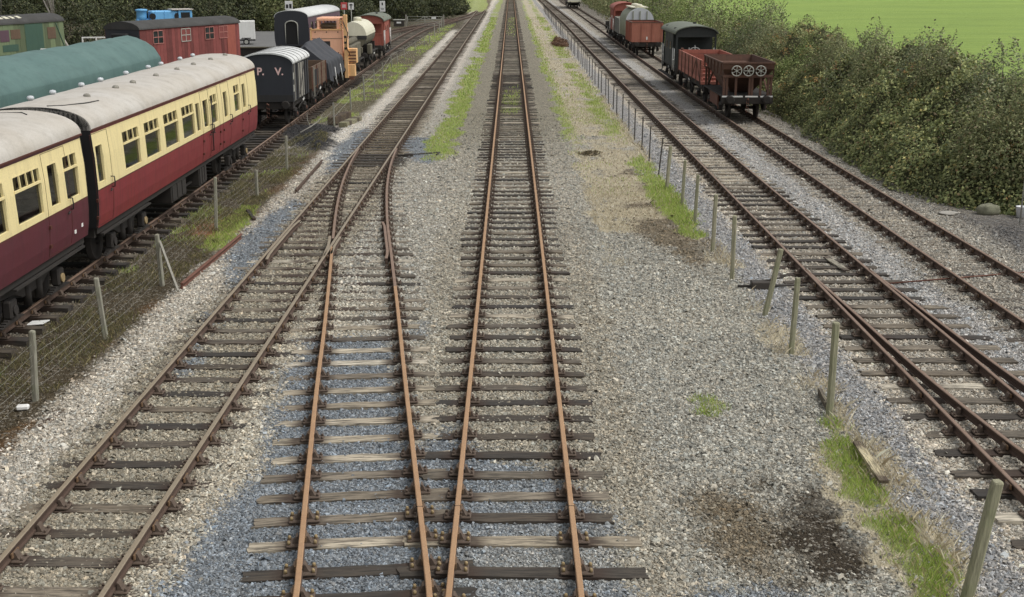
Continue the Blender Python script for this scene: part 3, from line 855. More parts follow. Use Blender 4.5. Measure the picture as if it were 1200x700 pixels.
def add_sleeper(root, xc, y, ang, L, mix, rails, dz=0.0, bolt=False, w=.255, chairs=True):
    """rails: world x of the rails this timber carries"""
    s = bpy.data.objects.new('sleeper', sleeper_for(L, w)); COL.objects.link(s)
    s.parent = root
    a = ang + random.gauss(0, .008)
    s.location = (xc - root.location.x, y - root.location.y, dz); s.rotation_euler = (random.gauss(0, .006), random.gauss(0, .004), a)
    s.color = tone(mix)
    if chairs:
        for rx in rails:
            c = bpy.data.objects.new('rail_chair', CHAIRB if bolt else CHAIR); COL.objects.link(c)
            c.parent = s
            lx = (rx - xc)
            c.location = (lx, -0 * lx, 0); c.rotation_euler = (0, 0, 0 if random.random() < .5 else math.pi)
    return s

def far_sleepers(root, fx, y0, y1, step, mix, dz=0.0, L=2.6, chairs=True, mat='sleeper_far'):
    b = MB(); c = MB()
    y = y0; oy, ox = root.location.y, root.location.x
    while y < y1:
        x = fx(y) - ox
        dx = (fx(y + .5) - fx(y - .5))
        Mx = Matrix.Translation((x + random.gauss(0, .03), y - oy, dz)) @ Matrix.Rotation(-math.atan(dx), 4, 'Z')
        l = L / 2 + random.uniform(-.06, .06)
        b.box(-l, l, -.125, .125, -.33, -.192 + random.uniform(-.016, .008), 0, 0, Mx)
        if chairs:
            for s in (-1, 1): c.box(s * G2 - .12, s * G2 + .12, -.06, .06, -.195, -.115, 0, 0, Mx)
        y += step * random.uniform(.97, 1.03)
    o = obj('sleeper', b, M[mat], root, fix=False); o['kind'] = 'stuff'
    if chairs:
        o = obj('rail_chair', c, M['chair'], root, fix=False); o['kind'] = 'stuff'

def fishplate(root, fx, y, topgap=True):
    b = MB()
    for s in (-1, 1): b.box(s * .014, s * .036, -.23, .23, -.10, -.045, 0, .004)
    for s in (-1, 1):
        for q in (-.17, -.06, .06, .17): b.lathe([(.016, 0), (.016, .025), (.01, .03)], 6, 0, Matrix.Translation((s * .036, q, -.072)) @ Matrix.Rotation(s * math.pi / 2, 4, 'Y'))
    b.box(-.0375, .0375, -.006, .006, -.03, .0015, 1)
    o = obj('fishplate', b, [M['chair'], M['inside']], root); o.location = (fx(y) - root.location.x, y - root.location.y, 0)

def track(label, fx, y0, y1, ynear, mix, top, step=.75, dz=0.0, skip=None, L=2.6, group=None):
    root = thing('railway_track', label, 'railway track', (fx(y0), y0, 0), 0, group)
    for s in (-1, 1):
        st = 3.0 if y1 - y0 < 60 else 4.0
        sweep_rail('rail', lambda y, s=s: fx(y) + s * G2, y0, y1, st, M[top], root)
    y = y0 + .3; n = 0
    while y < ynear and n < 100:
        if not (skip and skip(y)):
            a = -math.atan(fx(y + .5) - fx(y - .5))
            add_sleeper(root, fx(y) + random.gauss(0, .03), y, a, L, mix, [fx(y) - G2, fx(y) + G2], dz)
            n += 1
        y += step * random.uniform(.96, 1.04)
    far_sleepers(root, fx, y, y1, step, mix, dz, L)
    return root

# the middle track: long mixed timbers at the very front where it nears the turnout
mid = thing('railway_track', 'rusty orange railed straight track down the middle of the ballast', 'railway track', (T4x(11), 11, 0))
for s in (-1, 1): sweep_rail('rail', lambda y, s=s: T4x(y) + s * G2, 9.6, 330, 8, M['rusttop'], mid)
y = 17.45; n = 0
ylist = [(11.6, 'p', 2.95), (12.28, 'm', 2.85), (13.05, 'd', 2.95), (13.86, 'p', 2.95), (14.55, 'd', 2.6), (15.22, 'm', 2.6), (15.95, 'm', 2.6), (16.68, 'd', 2.6)]
for yy, k, L in ylist:
    add_sleeper(mid, T4x(yy) + (L - 2.6) * .28 * (1 if L > 2.6 else 0), yy, random.gauss(0, .006), L, {'p': (0, 0, 1), 'm': (0, 1, 0), 'd': (1, 0, 0)}[k], [T4x(yy) - G2, T4x(yy) + G2], 0.015, bolt=yy < 14)
    n += 1
y = 17.45
while n < 100:
    add_sleeper(mid, T4x(y) + random.gauss(0, .04), y, random.gauss(0, .008), 2.6, (.55, .4, .07), [T4x(y) - G2, T4x(y) + G2], .006)
    n += 1; y += .75 * random.uniform(.96, 1.04)
far_sleepers(mid, T4x, y, 330, .75, None, .0)
for s in (-1, 1): fishplate(mid, lambda y, s=s: T4x(y) + s * G2, 14.52)

# left running line
left = thing('railway_track', 'worn olive railed track running beside the left turnout to the far left bend', 'railway track', (T2x(10), 10, 0))
for s in (-1, 1): sweep_rail('rail', lambda y, s=s: T2x(y) + s * G2, 9.5, 330, 8, M['rusttop_dull'], left)
n = 0; y = 10.3
while y < 24.2:
    add_sleeper(left, T2x(y) + random.gauss(0, .03), y, random.gauss(0, .01), 2.6, (.5, .5, .0), [T2x(y) - G2, T2x(y) + G2], -.004); n += 1
    y += .76 * random.uniform(.96, 1.04)
ytimb = y
# long turnout timbers carry both roads
while y < 49.5:
    xr = max(T3Rx(y), T2x(y) + G2) if y < 48.5 else T2x(y) + G2
    L = (xr + .55) - (T2x(y) - 1.3); xc = (xr + .55 + T2x(y) - 1.3) / 2
    L = max(2.6, round(L * 5) / 5)
    rails = [T2x(y) - G2, T2x(y) + G2]
    if y < 47: rails += [T3Lx(y), T3Rx(y)]
    rails = [r for i, r in enumerate(rails) if all(abs(r - q) > .2 for q in rails[:i])]
    dark = y > 44.2
    add_sleeper(left, xc + random.gauss(0, .04), y, random.gauss(0, .008), L, (.9, .1, 0) if 44.5 < y < 47.8 else (.15, .7, .15), rails, .004, w=.3 if False else .255); n += 1
    y += .72 * random.uniform(.95, 1.05)
while n < 100:
    add_sleeper(left, T2x(y) + random.gauss(0, .03), y, random.gauss(0, .008), 2.6, (.3, .6, .1), [T2x(y) - G2, T2x(y) + G2], .004); n += 1
    y += .75 * random.uniform(.96, 1.04)
far_sleepers(left, T2x, y, 330, .75, None)
# check rails and wing rails
ck = lambda name, fx, y0, y1, root, top: sweep_rail(name, fx, y0, y1, .5, M[top], root)
ck('check_rail', lambda y: T2x(y) - G2 + .085 + (.08 * max(0, abs(y - 31) - 1.7)), 28.6, 33.4, left, 'rusttop_dull')

# the road that leaves it
div = thing('railway_track', 'rusty orange railed track curving off the left line through the turnout', 'railway track', (T3Lx(11), 11, 0))
sweep_rail('rail', T3Lx, 10.8, 30.0, .8, M['rusttop'], div)
sweep_rail('rail', T3Lx, 31.0, 47.8, .8, M['rusttop_dark'], div)
sweep_rail('rail', T3Rx, 10.8, 26.0, .8, M['rusttop'], div)
sweep_rail('rail', T3Rx, 26.01, 47.8, .8, M['rusttop_dark'], div)
ck('wing_rail', lambda y: T2x(y) + G2 + .09 + .05 * max(0, 30.2 - y), 29.2, 31.2, div, 'rusttop_dull')
ck('wing_rail', lambda y: T3Lx(y) - .09 - .07 * max(0, 30.4 - y), 29.0, 31.3, div, 'rusttop_dull')
ck('check_rail', lambda y: T3Rx(y) - .085 - .08 * max(0, abs(y - 31) - 1.6), 28.7, 33.2, div, 'rusttop_dark')
y = 11.55; k = 0
for yy, tn, L in [(11.75, 'm', 2.9), (12.45, 'm', 2.9), (13.1, 'm', 2.7), (13.85, 'p', 2.7), (14.55, 'p', 2.7), (15.25, 'm', 2.6), (15.95, 'p', 2.6), (16.6, 'p', 2.6), (17.35, 'p', 2.6), (18.1, 'p', 2.6), (18.85, 'm', 2.6), (19.6, 'p', 2.6), (20.35, 'm', 2.6), (21.1, 'p', 2.6), (21.85, 'p', 2.6), (22.6, 'm', 2.6), (23.35, 'p', 2.6), (24.05, 'm', 2.6)]:
    xc = (T3Lx(yy) + T3Rx(yy)) / 2
    a = -math.atan((T3Lx(yy + .5) - T3Lx(yy - .5))) 
    add_sleeper(div, xc - .06 + random.gauss(0, .05), yy, a * .8, L, {'p': (0, .25, .75), 'm': (.15, .8, .05)}[tn], [T3Lx(yy), T3Rx(yy)], .006, bolt=yy < 14.6)
fishplate(div, T3Rx, 14.5)

# right-hand line with its turnout
right = thing('railway_track', 'brown railed track nearest the row of posts on the right', 'railway track', (T5x(12), 12, 0))
for s in (-1, 1): sweep_rail('rail', lambda y, s=s: T5x(y) + s * G2, 12, 330, 5, M['rusttop_dark'], right)
n = 0; y = 12.3
while n < 100:
    turn = y < 27.5
    L = 2.6 + (.2 + max(0, T5bx(y) - T5x(y)) if turn else 0)
    L = round(L * 5) / 5
    rails = [T5x(y) - G2, T5x(y) + G2]
    if y < 19: rails += [T5bx(y) - G2, T5bx(y) + G2]
    add_sleeper(right, T5x(y) + (L - 2.6) / 2 + random.gauss(0, .04), y, random.gauss(0, .01), L, (1, 0, 0) if 25.6 < y < 27.6 else (.3, .5, .2) if y < 40 else (.05, .55, .4), rails, .004 if y < 40 else -.008 - random.uniform(0, .01)); n += 1
    y += .74 * random.uniform(.95, 1.05)
far_sleepers(right, T5x, y, 330, .75, None, -.018)
br = thing('railway_track', 'brown railed road leaving the right track at the point blades', 'railway track', (T5bx(12), 12, 0))
for s in (-1, 1): sweep_rail('rail', lambda y, s=s: T5bx(y) + s * G2, 12, 27.6, .8, M['rusttop_dark'], br)

track('brown railed track under the hopper wagon beside the hedge', T6x, 17, 330, 92, (.35, .5, .15), 'rusttop_dark', .74, -.004)
track('siding under the cream and crimson coaches with sleepers lying proud', T1x, 8, 236, 84, (.85, .15, 0), 'rusttop_dark', .80, 0)
track('far left siding under the black ended coach', T7x, 62, 188, 70, (.8, .2, 0), 'rusttop_dark', .78, -.03)
# ------------------------------------------------------------------ rolling stock
def heading(fx, y, d=4):
    return -math.atan((fx(y + d) - fx(y - d)) / (2 * d))

def wheelset_mesh(r=.47):
    b = MB()
    for s in (-1, 1):
        Mx = Matrix.Translation((s * .69, 0, r)) @ Matrix.Rotation(s * math.pi / 2, 4, 'Y')
        b.lathe([(.08, -.02), (.1, .06), (r - .09, .02), (r - .06, .05), (r, .055), (r, -.045), (r + .028, -.05), (r + .028, -.075), (r - .07, -.075), (.08, -.05)], 24, 0, Mx)
    b.tube([(-.8, 0, r), (.8, 0, r)], .07, 8, 0)
    me = b.mesh('wheelset', M['under']); recalc(me); return me
WSET = wheelset_mesh(); WSETC = wheelset_mesh(.457)

def buffer_mesh(hm='black'):
    b = MB()
    b.tube([(0, 0, 0), (0, .06, 0)], .17, 12, 0)
    b.tube([(0, .05, 0), (0, .32, 0)], [.12, .09], 12, 0)
    b.tube([(0, .3, 0), (0, .43, 0)], .055, 8, 0)
    b.tube([(0, .42, 0), (0, .45, 0), (0, .47, 0)], [.2, .2, .15], 16, 0)
    me = b.mesh('buffer', M['under']); recalc(me); return me
BUF = buffer_mesh()

def axle_guard_mesh():
    b = MB()
    b.prism([(-.42, .82), (.42, .82), (.2, .3), (.13, .3), (.13, .66), (-.13, .66), (-.13, .3), (-.2, .3)], -.012, .012, 0, axis='x')
    for k in range(5): b.box(.02, .10, -.46 + .07 * k, .46 - .07 * k, .63 + .022 * k, .65 + .022 * k, 0)
    me = b.mesh('axle_guard', M['under']); recalc(me); return me
def axle_box_mesh():
    b = MB(); b.box(-.02, .16, -.12, .12, .34, .62, 0, .02); b.tube([(.16, 0, .47), (.19, 0, .47)], .085, 10, 1)
    me = b.mesh('axle_box', [M['under'], M['rustpipe']]); recalc(me); return me
AG, AB = axle_guard_mesh(), axle_box_mesh()

def link(name, me, parent, loc=(0, 0, 0), rot=(0, 0, 0)):
    o = bpy.data.objects.new(name, me); COL.objects.link(o); o.parent = parent; o.location = loc; o.rotation_euler = rot
    return o

def chassis(root, L, wb, W=2.3, mat='under', stripe=False, lever='white', z0=.80, z1=1.10):
    b = MB()
    for s in (-1, 1):
        b.box(s * .93 - .06, s * .93 + .06, -L / 2 + .1, L / 2 - .1, z0, z1, 0, .01)
        b.box(-W / 2, W / 2, s * (L / 2 - .09) - .09, s * (L / 2 - .09) + .09, z0 - .04, z1 + .04, 0, .015)
    for y in (-wb / 2, 0, wb / 2): b.box(-.87, .87, y - .06, y + .06, z0 + .02, z1 - .04, 0)
    for s in (-1, 1): b.bar((s * .3, -L / 2 + .2, .95), (s * .3, L / 2 - .2, .95), .08, .2, 0)
    b.box(-W / 2, W / 2, -L / 2 + .1, L / 2 - .1, z1, z1 + .06, 0)
    if stripe:
        for s in (-1, 1):
            for a, c in ((-W / 2 + .02, -.22), (-.1, .5), (.62, W / 2 - .02)): b.box(a, c, s * (L / 2) - .004, s * (L / 2) + .006, z1 - .02, z1 + .05, 1)
    u = obj('underframe', b, [M[mat], M['white']], root)
    for s in (-1, 1):
        for q in (-1, 1):
            link('buffer', BUF, root, (q * .865, s * L / 2, .99), (0, 0, 0 if s > 0 else math.pi))
            g = link('axle_guard', AG, root, (q * .985, s * wb / 2, 0), (0, 0, 0 if q > 0 else math.pi))
            link('axle_box', AB, g)
        link('wheelset', WSET, root, (0, s * wb / 2, 0))
        c = MB()
        c.tube([(0, s * L / 2, .98), (0, s * (L / 2 + .2), .98), (0, s * (L / 2 + .28), 1.05)], .03, 6)
        for k in range(3):
            z = .90 - k * .2
            c.tube([(-.05, s * (L / 2 + .13), z + .1), (-.05, s * (L / 2 + .13), z - .1), (.05, s * (L / 2 + .13), z - .1), (.05, s * (L / 2 + .13), z + .1), (-.05, s * (L / 2 + .13), z + .1)], .018, 5)
        obj('coupling', c, M['rustpipe'], root)
    if lever:
        for q in (-1, 1):
            c = MB(); c.bar((q * 1.06, -.5, .62), (q * 1.06, .9, .86), .03, .06, 0); c.bar((q * 1.06, .9, .86), (q * 1.06, 1.35, .93), .035, .07, 1)
            c.bar((q * 1.0, 1.1, .45), (q * 1.0, 1.1, .85), .02, .06, 0)
            obj('brake_lever', c, [M['under'], M[lever]], root)
    return u

def arc_roof(W, z0, rise, p=2.2, n=14):
    pts = []
    for i in range(n + 1):
        a = math.pi * i / n
        cx, sx = math.cos(a), math.sin(a)
        pts.append((W / 2 * math.copysign(abs(cx) ** (2 / p), cx), z0 + rise * sx ** (2 / p)))
    return pts

# ---- passenger coaches
def coach_x(z): return float(np.interp(z, [1.08, 1.35, 1.7, 2.05, 2.7, 3.36], [1.315, 1.365, 1.392, 1.40, 1.388, 1.335]))

def wall_panel(b, side, y0, y1, bands, holes, off=0.0, reveal=.05, m_reveal=0, edge=0.0):
    """skin of a coach side with real openings; bands (z0,z1,material index), holes (ya,yb,za,zb)"""
    ys = sorted({y0, y1} | {h[0] for h in holes} | {h[1] for h in holes})
    zs = sorted({z for q in bands for z in q[:2]} | {h[2] for h in holes} | {h[3] for h in holes} | {1.35, 1.7, 2.05, 2.7})
    zs = [z for z in zs if bands[0][0] - 1e-6 <= z <= bands[-1][1] + 1e-6]
    X = lambda z: side * (coach_x(z) + off)
    for a, c in zip(ys, ys[1:]):
        for e, f in zip(zs, zs[1:]):
            ym, zm = (a + c) / 2, (e + f) / 2
            if any(h[0] < ym < h[1] and h[2] < zm < h[3] for h in holes): continue
            mi = next(q[2] for q in bands if q[0] <= zm <= q[1])
            v = [(X(e), a, e), (X(e), c, e), (X(f), c, f), (X(f), a, f)]
            b.add(v, [(0, 1, 2, 3) if side > 0 else (3, 2, 1, 0)], mi)
    for h in holes:
        r = [(X(h[2]), h[0], h[2]), (X(h[2]), h[1], h[2]), (X(h[3]), h[1], h[3]), (X(h[3]), h[0], h[3])]
        q = [(p[0] - side * reveal, p[1], p[2]) for p in r]
        for i in range(4):
            j = (i + 1) % 4; b.add([r[i], r[j], q[j], q[i]], [(0, 1, 2, 3)], m_reveal)
    if edge > 0:
        for yy in (y0, y1):
            for e, f in zip(zs, zs[1:]):
                b.add([(X(e), yy, e), (X(f), yy, f), (X(f) - side * edge, yy, f), (X(e) - side * edge, yy, e)], [(0, 1, 2, 3)], next(q[2] for q in bands if q[0] <= (e + f) / 2 <= q[1]))

def coach_window(root, side, ya, yb, za, zb, vent, frame='cream', lights=3):
    """aluminium-edged pane with sliding ventilators above"""
    b = MB(); X = lambda z, o: side * (coach_x(z) + o)
    w = .022
    for a, c, e, f in ((ya, yb, za, za + w), (ya, yb, zb - w, zb), (ya, ya + w, za + w, zb - w), (yb - w, yb, za + w, zb - w)):
        v = [(X(e, .004), a, e), (X(e, .004), c, e), (X(f, .004), c, f), (X(f, .004), a, f)]
        q = [(p[0] - side * .055, p[1], p[2]) for p in v]
        b.add(v + q, [(0, 1, 2, 3), (4, 7, 6, 5), (0, 4, 5, 1), (1, 5, 6, 2), (2, 6, 7, 3), (3, 7, 4, 0)], 0)
    # rounded corners
    for cy, sy in ((ya, 1), (yb, -1)):
        for cz, sz in ((za, 1), (zb, -1)):
            b.add([(X(cz, .003), cy, cz), (X(cz, .003), cy + sy * .10, cz), (X(cz + sz * .03, .003), cy + sy * .03, cz + sz * .03), (X(cz + sz * .10, .003), cy, cz + sz * .10)], [(0, 1, 2, 3), (3, 2, 1, 0)][:1], 0)
    zt = None
    if vent:
        zt = zb - .30
        b.bar((X(zt, -.01), ya, zt), (X(zt, -.01), yb, zt), .05, .045, 0)
        for k in range(1, lights):
            y = ya + (yb - ya) * k / lights
            b.bar((X(zt, -.01), y, zt), (X(zb, -.01), y, zb), .035, .03, 0, up=(1, 0, 0))
    fr = obj('window', b, M[frame], root)
    p = MB()
    v = [(X(za, -.045), ya, za), (X(za, -.045), yb, za), (X(zb, -.045), yb, zb), (X(zb, -.045), ya, zb)]
    p.add(v, [(0, 1, 2, 3) if side > 0 else (3, 2, 1, 0)], 0)
    obj('pane', p, M['clearglass'], fr, fix=False)
    return fr

def bogie(root, y, r=.457, side_spot=True):
    b = MB()
    for s in (-1, 1):
        b.prism([(-1.75, .72), (-1.75, .86), (-.7, .92), (.7, .92), (1.75, .86), (1.75, .72), (.9, .66), (.5, .5), (-.5, .5), (-.9, .66)], s * 1.02 - .03, s * 1.02 + .03, 0, axis='x')
        for q in (-1, 1):
            b.box(s * 1.12 - .12, s * 1.12 + .06, q * 1.29 - .17, q * 1.29 + .17, .30, .66, 0, .03)
            for k in range(4): b.box(s * 1.08 - .05, s * 1.08 + .05, q * 1.29 - .55 + .1 * k, q * 1.29 + .55 - .1 * k, .2 + .025 * k, .222 + .025 * k, 0)
            b.tube([(s * 1.05, q * .3, .3), (s * 1.05, q * .3, .75)], .09, 8, 0)
    b.box(-1.0, 1.0, -.25, .25, .5, .9, 0)
    for q in (-1, 1): b.box(-1.05, 1.05, q * 1.72 - .06, q * 1.72 + .06, .7, .86, 0)
    g = obj('bogie', b, M['under'], root); g.location = (0, y, 0)
    for q in (-1, 1):
        link('wheelset', WSETC, g, (0, q * 1.29, 0))
        for s in (-1, 1):
            c = MB(); c.tube([(s * 1.18, q * 1.29, .45), (s * 1.22, q * 1.29, .45)], .10, 10, 0)
            obj('axle_box_cover', c, M['bolt_lit_spot'] if (q > 0 and s > 0) else M['under'], g)  # orange-lit spot put into the colour of one cover
    return g

def coach(label, fx, yc, L, lower, wins, doors, vents, strips=(), group=None):
    rz = heading(fx, yc)
    root = thing('railway_coach', label, 'railway coach', (fx(yc), yc, 0), rz, group)
    y0, y1 = -L / 2, L / 2
    bands = [(1.08, 1.945, 1), (1.945, 1.975, 2), (1.975, 3.27, 0), (3.27, 3.36, 1)]
    holes = [(w[0], w[1], w[2], w[3]) for w in wins]
    b = MB()
    for s in (-1, 1):
        c_ = MB(); wall_panel(c_, s, y0, y1, bands, holes); obj('body_side', c_, [M['cream'], M[lower], M['lining']], root, fix=False)
    b.box(-1.3, 1.3, y0 + .02, y1 - .02, 1.1, 1.16, 3)                       # floor
    b.box(-.35, -.32, y0 + .1, y1 - .1, 1.16, 3.3, 4)                        # corridor partition seen through the glass
    for k in range(9): b.box(-.3, 1.25, y0 + L * (k + .5) / 9 - .35, y0 + L * (k + .5) / 9 + .35, 1.2, 2.15, 5)
    obj('interior', b, [M['cream'], M[lower], M['lining'], M['inside'], M['greywood'], M['violet']], root, fix=False)
    for s in (-1, 1):
        e = MB()
        zs = [1.08, 1.35, 1.7, 2.05, 2.7, 3.36]
        prof = [(coach_x(z), z) for z in zs] + [(x, z) for x, z in arc_roof(2.70, 3.34, .53, 2.3)][1:-1] + [(-coach_x(z), z) for z in reversed(zs)]
        e.prism(prof, s * L / 2 - .03, s * L / 2 + .012, 0)
        for q in (-1, 1): e.box(q * .9 - .02, q * .9 + .02, s * (L / 2 + .02) - .02, s * (L / 2 + .02) + .02, 1.2, 3.4, 0)
        obj('coach_end', e, M['rubber'], root)
        gw = MB()
        for k in range(3):
            yy = s * (L / 2 + .03 + .085 * k)
            w = .62 - .02 * (k % 2)
            for a, c, z, zz in ((-w, -w + .13, 1.15, 3.15), (w - .13, w, 1.15, 3.15), (-w, w, 3.15, 3.28)):
                gw.box(a, c, yy - .03, yy + .03, z, zz, 0, .01)
        gw.box(-.5, .5, s * (L / 2 + .02) - .005, s * (L / 2 + .02) + .005, 1.15, 3.15, 0)
        obj('gangway', gw, M['rubber'], root)
        for q in (-1, 1): link('buffer', BUF, root, (q * .865, s * (L / 2 - .12), .99), (0, 0, 0 if s > 0 else math.pi))
    r = MB()
    prof = arc_roof(2.74, 3.345, .53, 2.3, 22)
    ny_ = 24
    V = []
    for i in range(ny_ + 1):
        y = y0 - .03 + (L + .06) * i / ny_
        for x, z in prof: V.append((x, y, z + .006 * math.sin(i * 1.9 + x)))
    n = len(prof)
    r.add(V, [(i * n + j, (i + 1) * n + j, (i + 1) * n + j + 1, i * n + j + 1) for i in range(ny_) for j in range(n - 1)], 0, True)
    r.add([(x, y0 - .03, z) for x, z in prof], [list(range(n))], 0); r.add([(x, y1 + .03, z) for x, z in prof], [list(range(n))[::-1]], 0)
    for s in (-1, 1): r.bar((s * 1.375, y0, 3.35), (s * 1.375, y1, 3.35), .03, .04, 1)
    ro = obj('roof', r, [M['roofgrey'], M['lining']], root)
    rz_at = lambda x: float(np.interp(abs(x), [abs(p[0]) for p in prof[:n // 2 + 1]][::-1], [p[1] for p in prof[:n // 2 + 1]][::-1]))
    for (vx, vy, big) in vents:
        v = MB()
        z = rz_at(vx) - .02
        if big: v.lathe([(.05, 0), (.05, .05), (.08, .06), (.088, .09), (.066, .13), (.0, .145)], 12, 0, Matrix.Translation((vx, vy, z)))
        else: v.lathe([(.09, 0), (.085, .06), (.05, .09), (0, .10)], 12, 0, Matrix.Translation((vx, vy, z)))
        obj('roof_vent', v, M['silver'] if big else M['greywood'], ro)
    for pts in strips:
        v = MB(); v.tube([(x, y, rz_at(x) + .012) for x, y in pts], .014, 5)
        obj('rain_strip', v, M['roofdark'], ro)
    for s in (-1, 1):
        for w in wins: coach_window(root, s, *w[:4], w[4], lights=w[5] if len(w) > 5 else 3)
        for (da, db, hside, grab) in doors:
            d = MB()
            h2 = [h for h in holes if h[0] > da and h[1] < db]
            X = lambda z, o=.004: s * (coach_x(z) + o)
            for yy in (da, db):
                for za, zb in zip([1.12, 1.35, 1.7, 2.05, 2.7], [1.35, 1.7, 2.05, 2.7, 3.25]): d.bar((X(za), yy, za), (X(zb), yy, zb), .006, .006, 0, up=(0, 1, 0))
            for z in (1.13, 3.25): d.bar((X(z), da, z), (X(z), db, z), .006, .006, 0)
            for z in (1.35, 1.75): d.cbox((s * (coach_x(z) + .02), da if hside > 0 else db, z), (.05, .09, .07), 0)
            do = obj('door', d, M['lining'], root)
            hy = (db - .1) if hside > 0 else (da + .1)
            k = MB(); k.tube([(X(1.9, .02), hy, 1.9), (X(1.9, .08), hy, 1.9), (X(2.02, .09), hy, 2.02), (X(2.14, .08), hy, 2.14), (X(2.14, .0), hy, 2.14)], .016, 6)
            k.tube([(X(1.86, .02), hy - hside * .12, 1.86), (X(1.86, .06), hy - hside * .12, 1.86), (X(1.86, .06), hy - hside * .24, 1.84)], .016, 6)
            if grab: k.tube([(X(1.3, .01), hy + hside * .2, 1.3), (X(1.3, .07), hy + hside * .2, 1.3), (X(2.9, .07), hy + hside * .2, 2.9), (X(2.9, .0), hy + hside * .2, 2.9)], .018, 6)
            obj('door_handle', k, M['black'], do)
    u = MB()
    for s in (-1, 1):
        u.box(s * 1.2 - .05, s * 1.2 + .05, y0 + .1, y1 - .1, .92, 1.10, 0)
        u.box(s * 1.30 - .05, s * 1.30 + .03, -L / 2 + .3, -L / 2 + 4.2, .86, .90, 0)        # step boards
        u.box(s * 1.30 - .05, s * 1.30 + .03, L / 2 - 4.2, L / 2 - .3, .86, .90, 0)
        u.box(-1.2, 1.2, s * (L / 2 - .08) - .06, s * (L / 2 - .08) + .06, .84, 1.12, 0)
        u.bar((s * .95, -3.2, .95), (s * .95, -1.2, .5), .06, .06); u.bar((s * .95, -1.2, .5), (s * .95, 1.2, .5), .06, .06); u.bar((s * .95, 1.2, .5), (s * .95, 3.2, .95), .06, .06)
    u.box(-1.18, 1.18, y0 + .1, y1 - .1, 1.02, 1.085, 0)
    obj('underframe', u, M['under'], root)
    for a, c, z in ((-2.6, -1.0, .42), (.6, 1.5, .36)):
        for s in (-1, 1):
            q = MB(); q.box(s * .6, s * 1.22, a, c, z, .96, 0, .02)
            for k in range(3): q.box(s * 1.22, s * 1.24, a + (c - a) * (k + .12) / 3, a + (c - a) * (k + .88) / 3, z + .06, .9, 0)
            obj('battery_box', q, M['under'], root)
    q = MB(); q.tube([(-.5, 2.6, .62), (.5, 2.6, .62)], .3, 14); obj('vacuum_cylinder', q, M['under'], root)
    for s in (-1, 1): bogie(root, s * (L / 2 - 2.75))
    return root

# window places read off the photograph: bring a pixel column on the near side of the coach to a distance
def side_y(px, fx, z, off=1.39, y=35):
    for _ in range(6):
        X_ = fx(y) + off
        zc = FPX * X_ / (px - 600); y = (zc - (CAMH - z) * _S) / _C
    return y
A0, A1 = 27.15, 45.5; AC = (A0 + A1) / 2
zz = lambda p: side_y(p / 3.684, T1x, 2.4) - AC
Z0, Z1 = 2.08, 3.04
winsA = []
for a, c in ((537, 606), (630, 692), (713, 772), (790, 841)): winsA.append((zz(a), zz(c), Z0, Z1, True, 3))
for a, c, v in ((421, 451, 0), (849, 866, 0), (880, 901, 0), (912, 939, 1), (967, 983, 0), (1012, 1034, 1), (1047, 1060, 0)):
    winsA.append((zz(a), zz(c), Z0 + .02, Z1 - (0 if v else .06), bool(v), 2))
winsA.sort()
doorsA = [(zz(407), zz(478), 1, False), (zz(872), zz(906), 1, True), (zz(906), zz(945), -1, False), (zz(960), zz(992), 1, False), (zz(1042), zz(1070), 1, False)]
def roof_y(px, py, x): 
    gx_, gy_ = ground(px, py, 3.86); return gy_
ventsA = [(-.62, roof_y(px, py, 0) - AC, True) for px, py in ((49.6, 117), (75, 110), (109, 101), (130, 95), (156.5, 87), (181.7, 80), (196.6, 76), (216.6, 70), (235, 66))]
ventsA += [(.45, roof_y(px, py, 0) - AC, False) for px, py in ((95, 113), (128, 103), (148, 97), (175.6, 89), (200, 81.7), (221, 76), (238.6, 70), (257, 65))]
coachA = coach('cream and crimson coach with white domed roof vents, standing before the black van', T1x, AC, A1 - A0, 'crimson', winsA, doorsA, ventsA,
               [[(.35, -9.0), (.6, -8.6), (.8, -7.7), (.86, -7.0)]])
B1 = 26.45; BL = 18.35; BC = B1 - BL / 2
zb = lambda p: side_y(p / 4.375, T1x, 2.4, y=25) - BC
winsB = [(zb(336), zb(404), Z0, Z1, True, 2), (zb(256), zb(304), Z0 + .02, Z1 - .04, False, 2), (zb(84), zb(219), Z0, Z1, True, 4)]
y = zb(35)
while y - 1.3 > -BL / 2 + .6:
    winsB.append((y - 1.28, y, Z0, Z1, True, 4)); y -= 1.86
winsB.sort()
doorsB = [(zb(236), zb(352), 1, False)]
ventsB = [(-.55, k * 1.9 - 8.3, True) for k in range(9)] + [(.45, k * 1.9 - 7.6, False) for k in range(8)] 
coachB = coach('cream and maroon coach nearest the camera with a pale domed roof', T1x, BC, BL, 'maroon', winsB, doorsB, ventsB,
               [[(.2, BL / 2 - 2.6), (.55, BL / 2 - 2.9), (.85, BL / 2 - 4), (1.02, BL / 2 - 6), (1.05, BL / 2 - 9)], [(-.5, BL / 2 - .5), (.3, BL / 2 - .45), (.5, BL / 2 - .7)]])
for k, (dy, dz) in enumerate(((-.9, .1), (-.45, .16))):
    b = MB(); b.cbox((coach_x(1.3) + .012, BL / 2 + dy, 1.24 + dz), (.012, .10, .08), 0); obj('data_plate', b, M['white'], coachB)

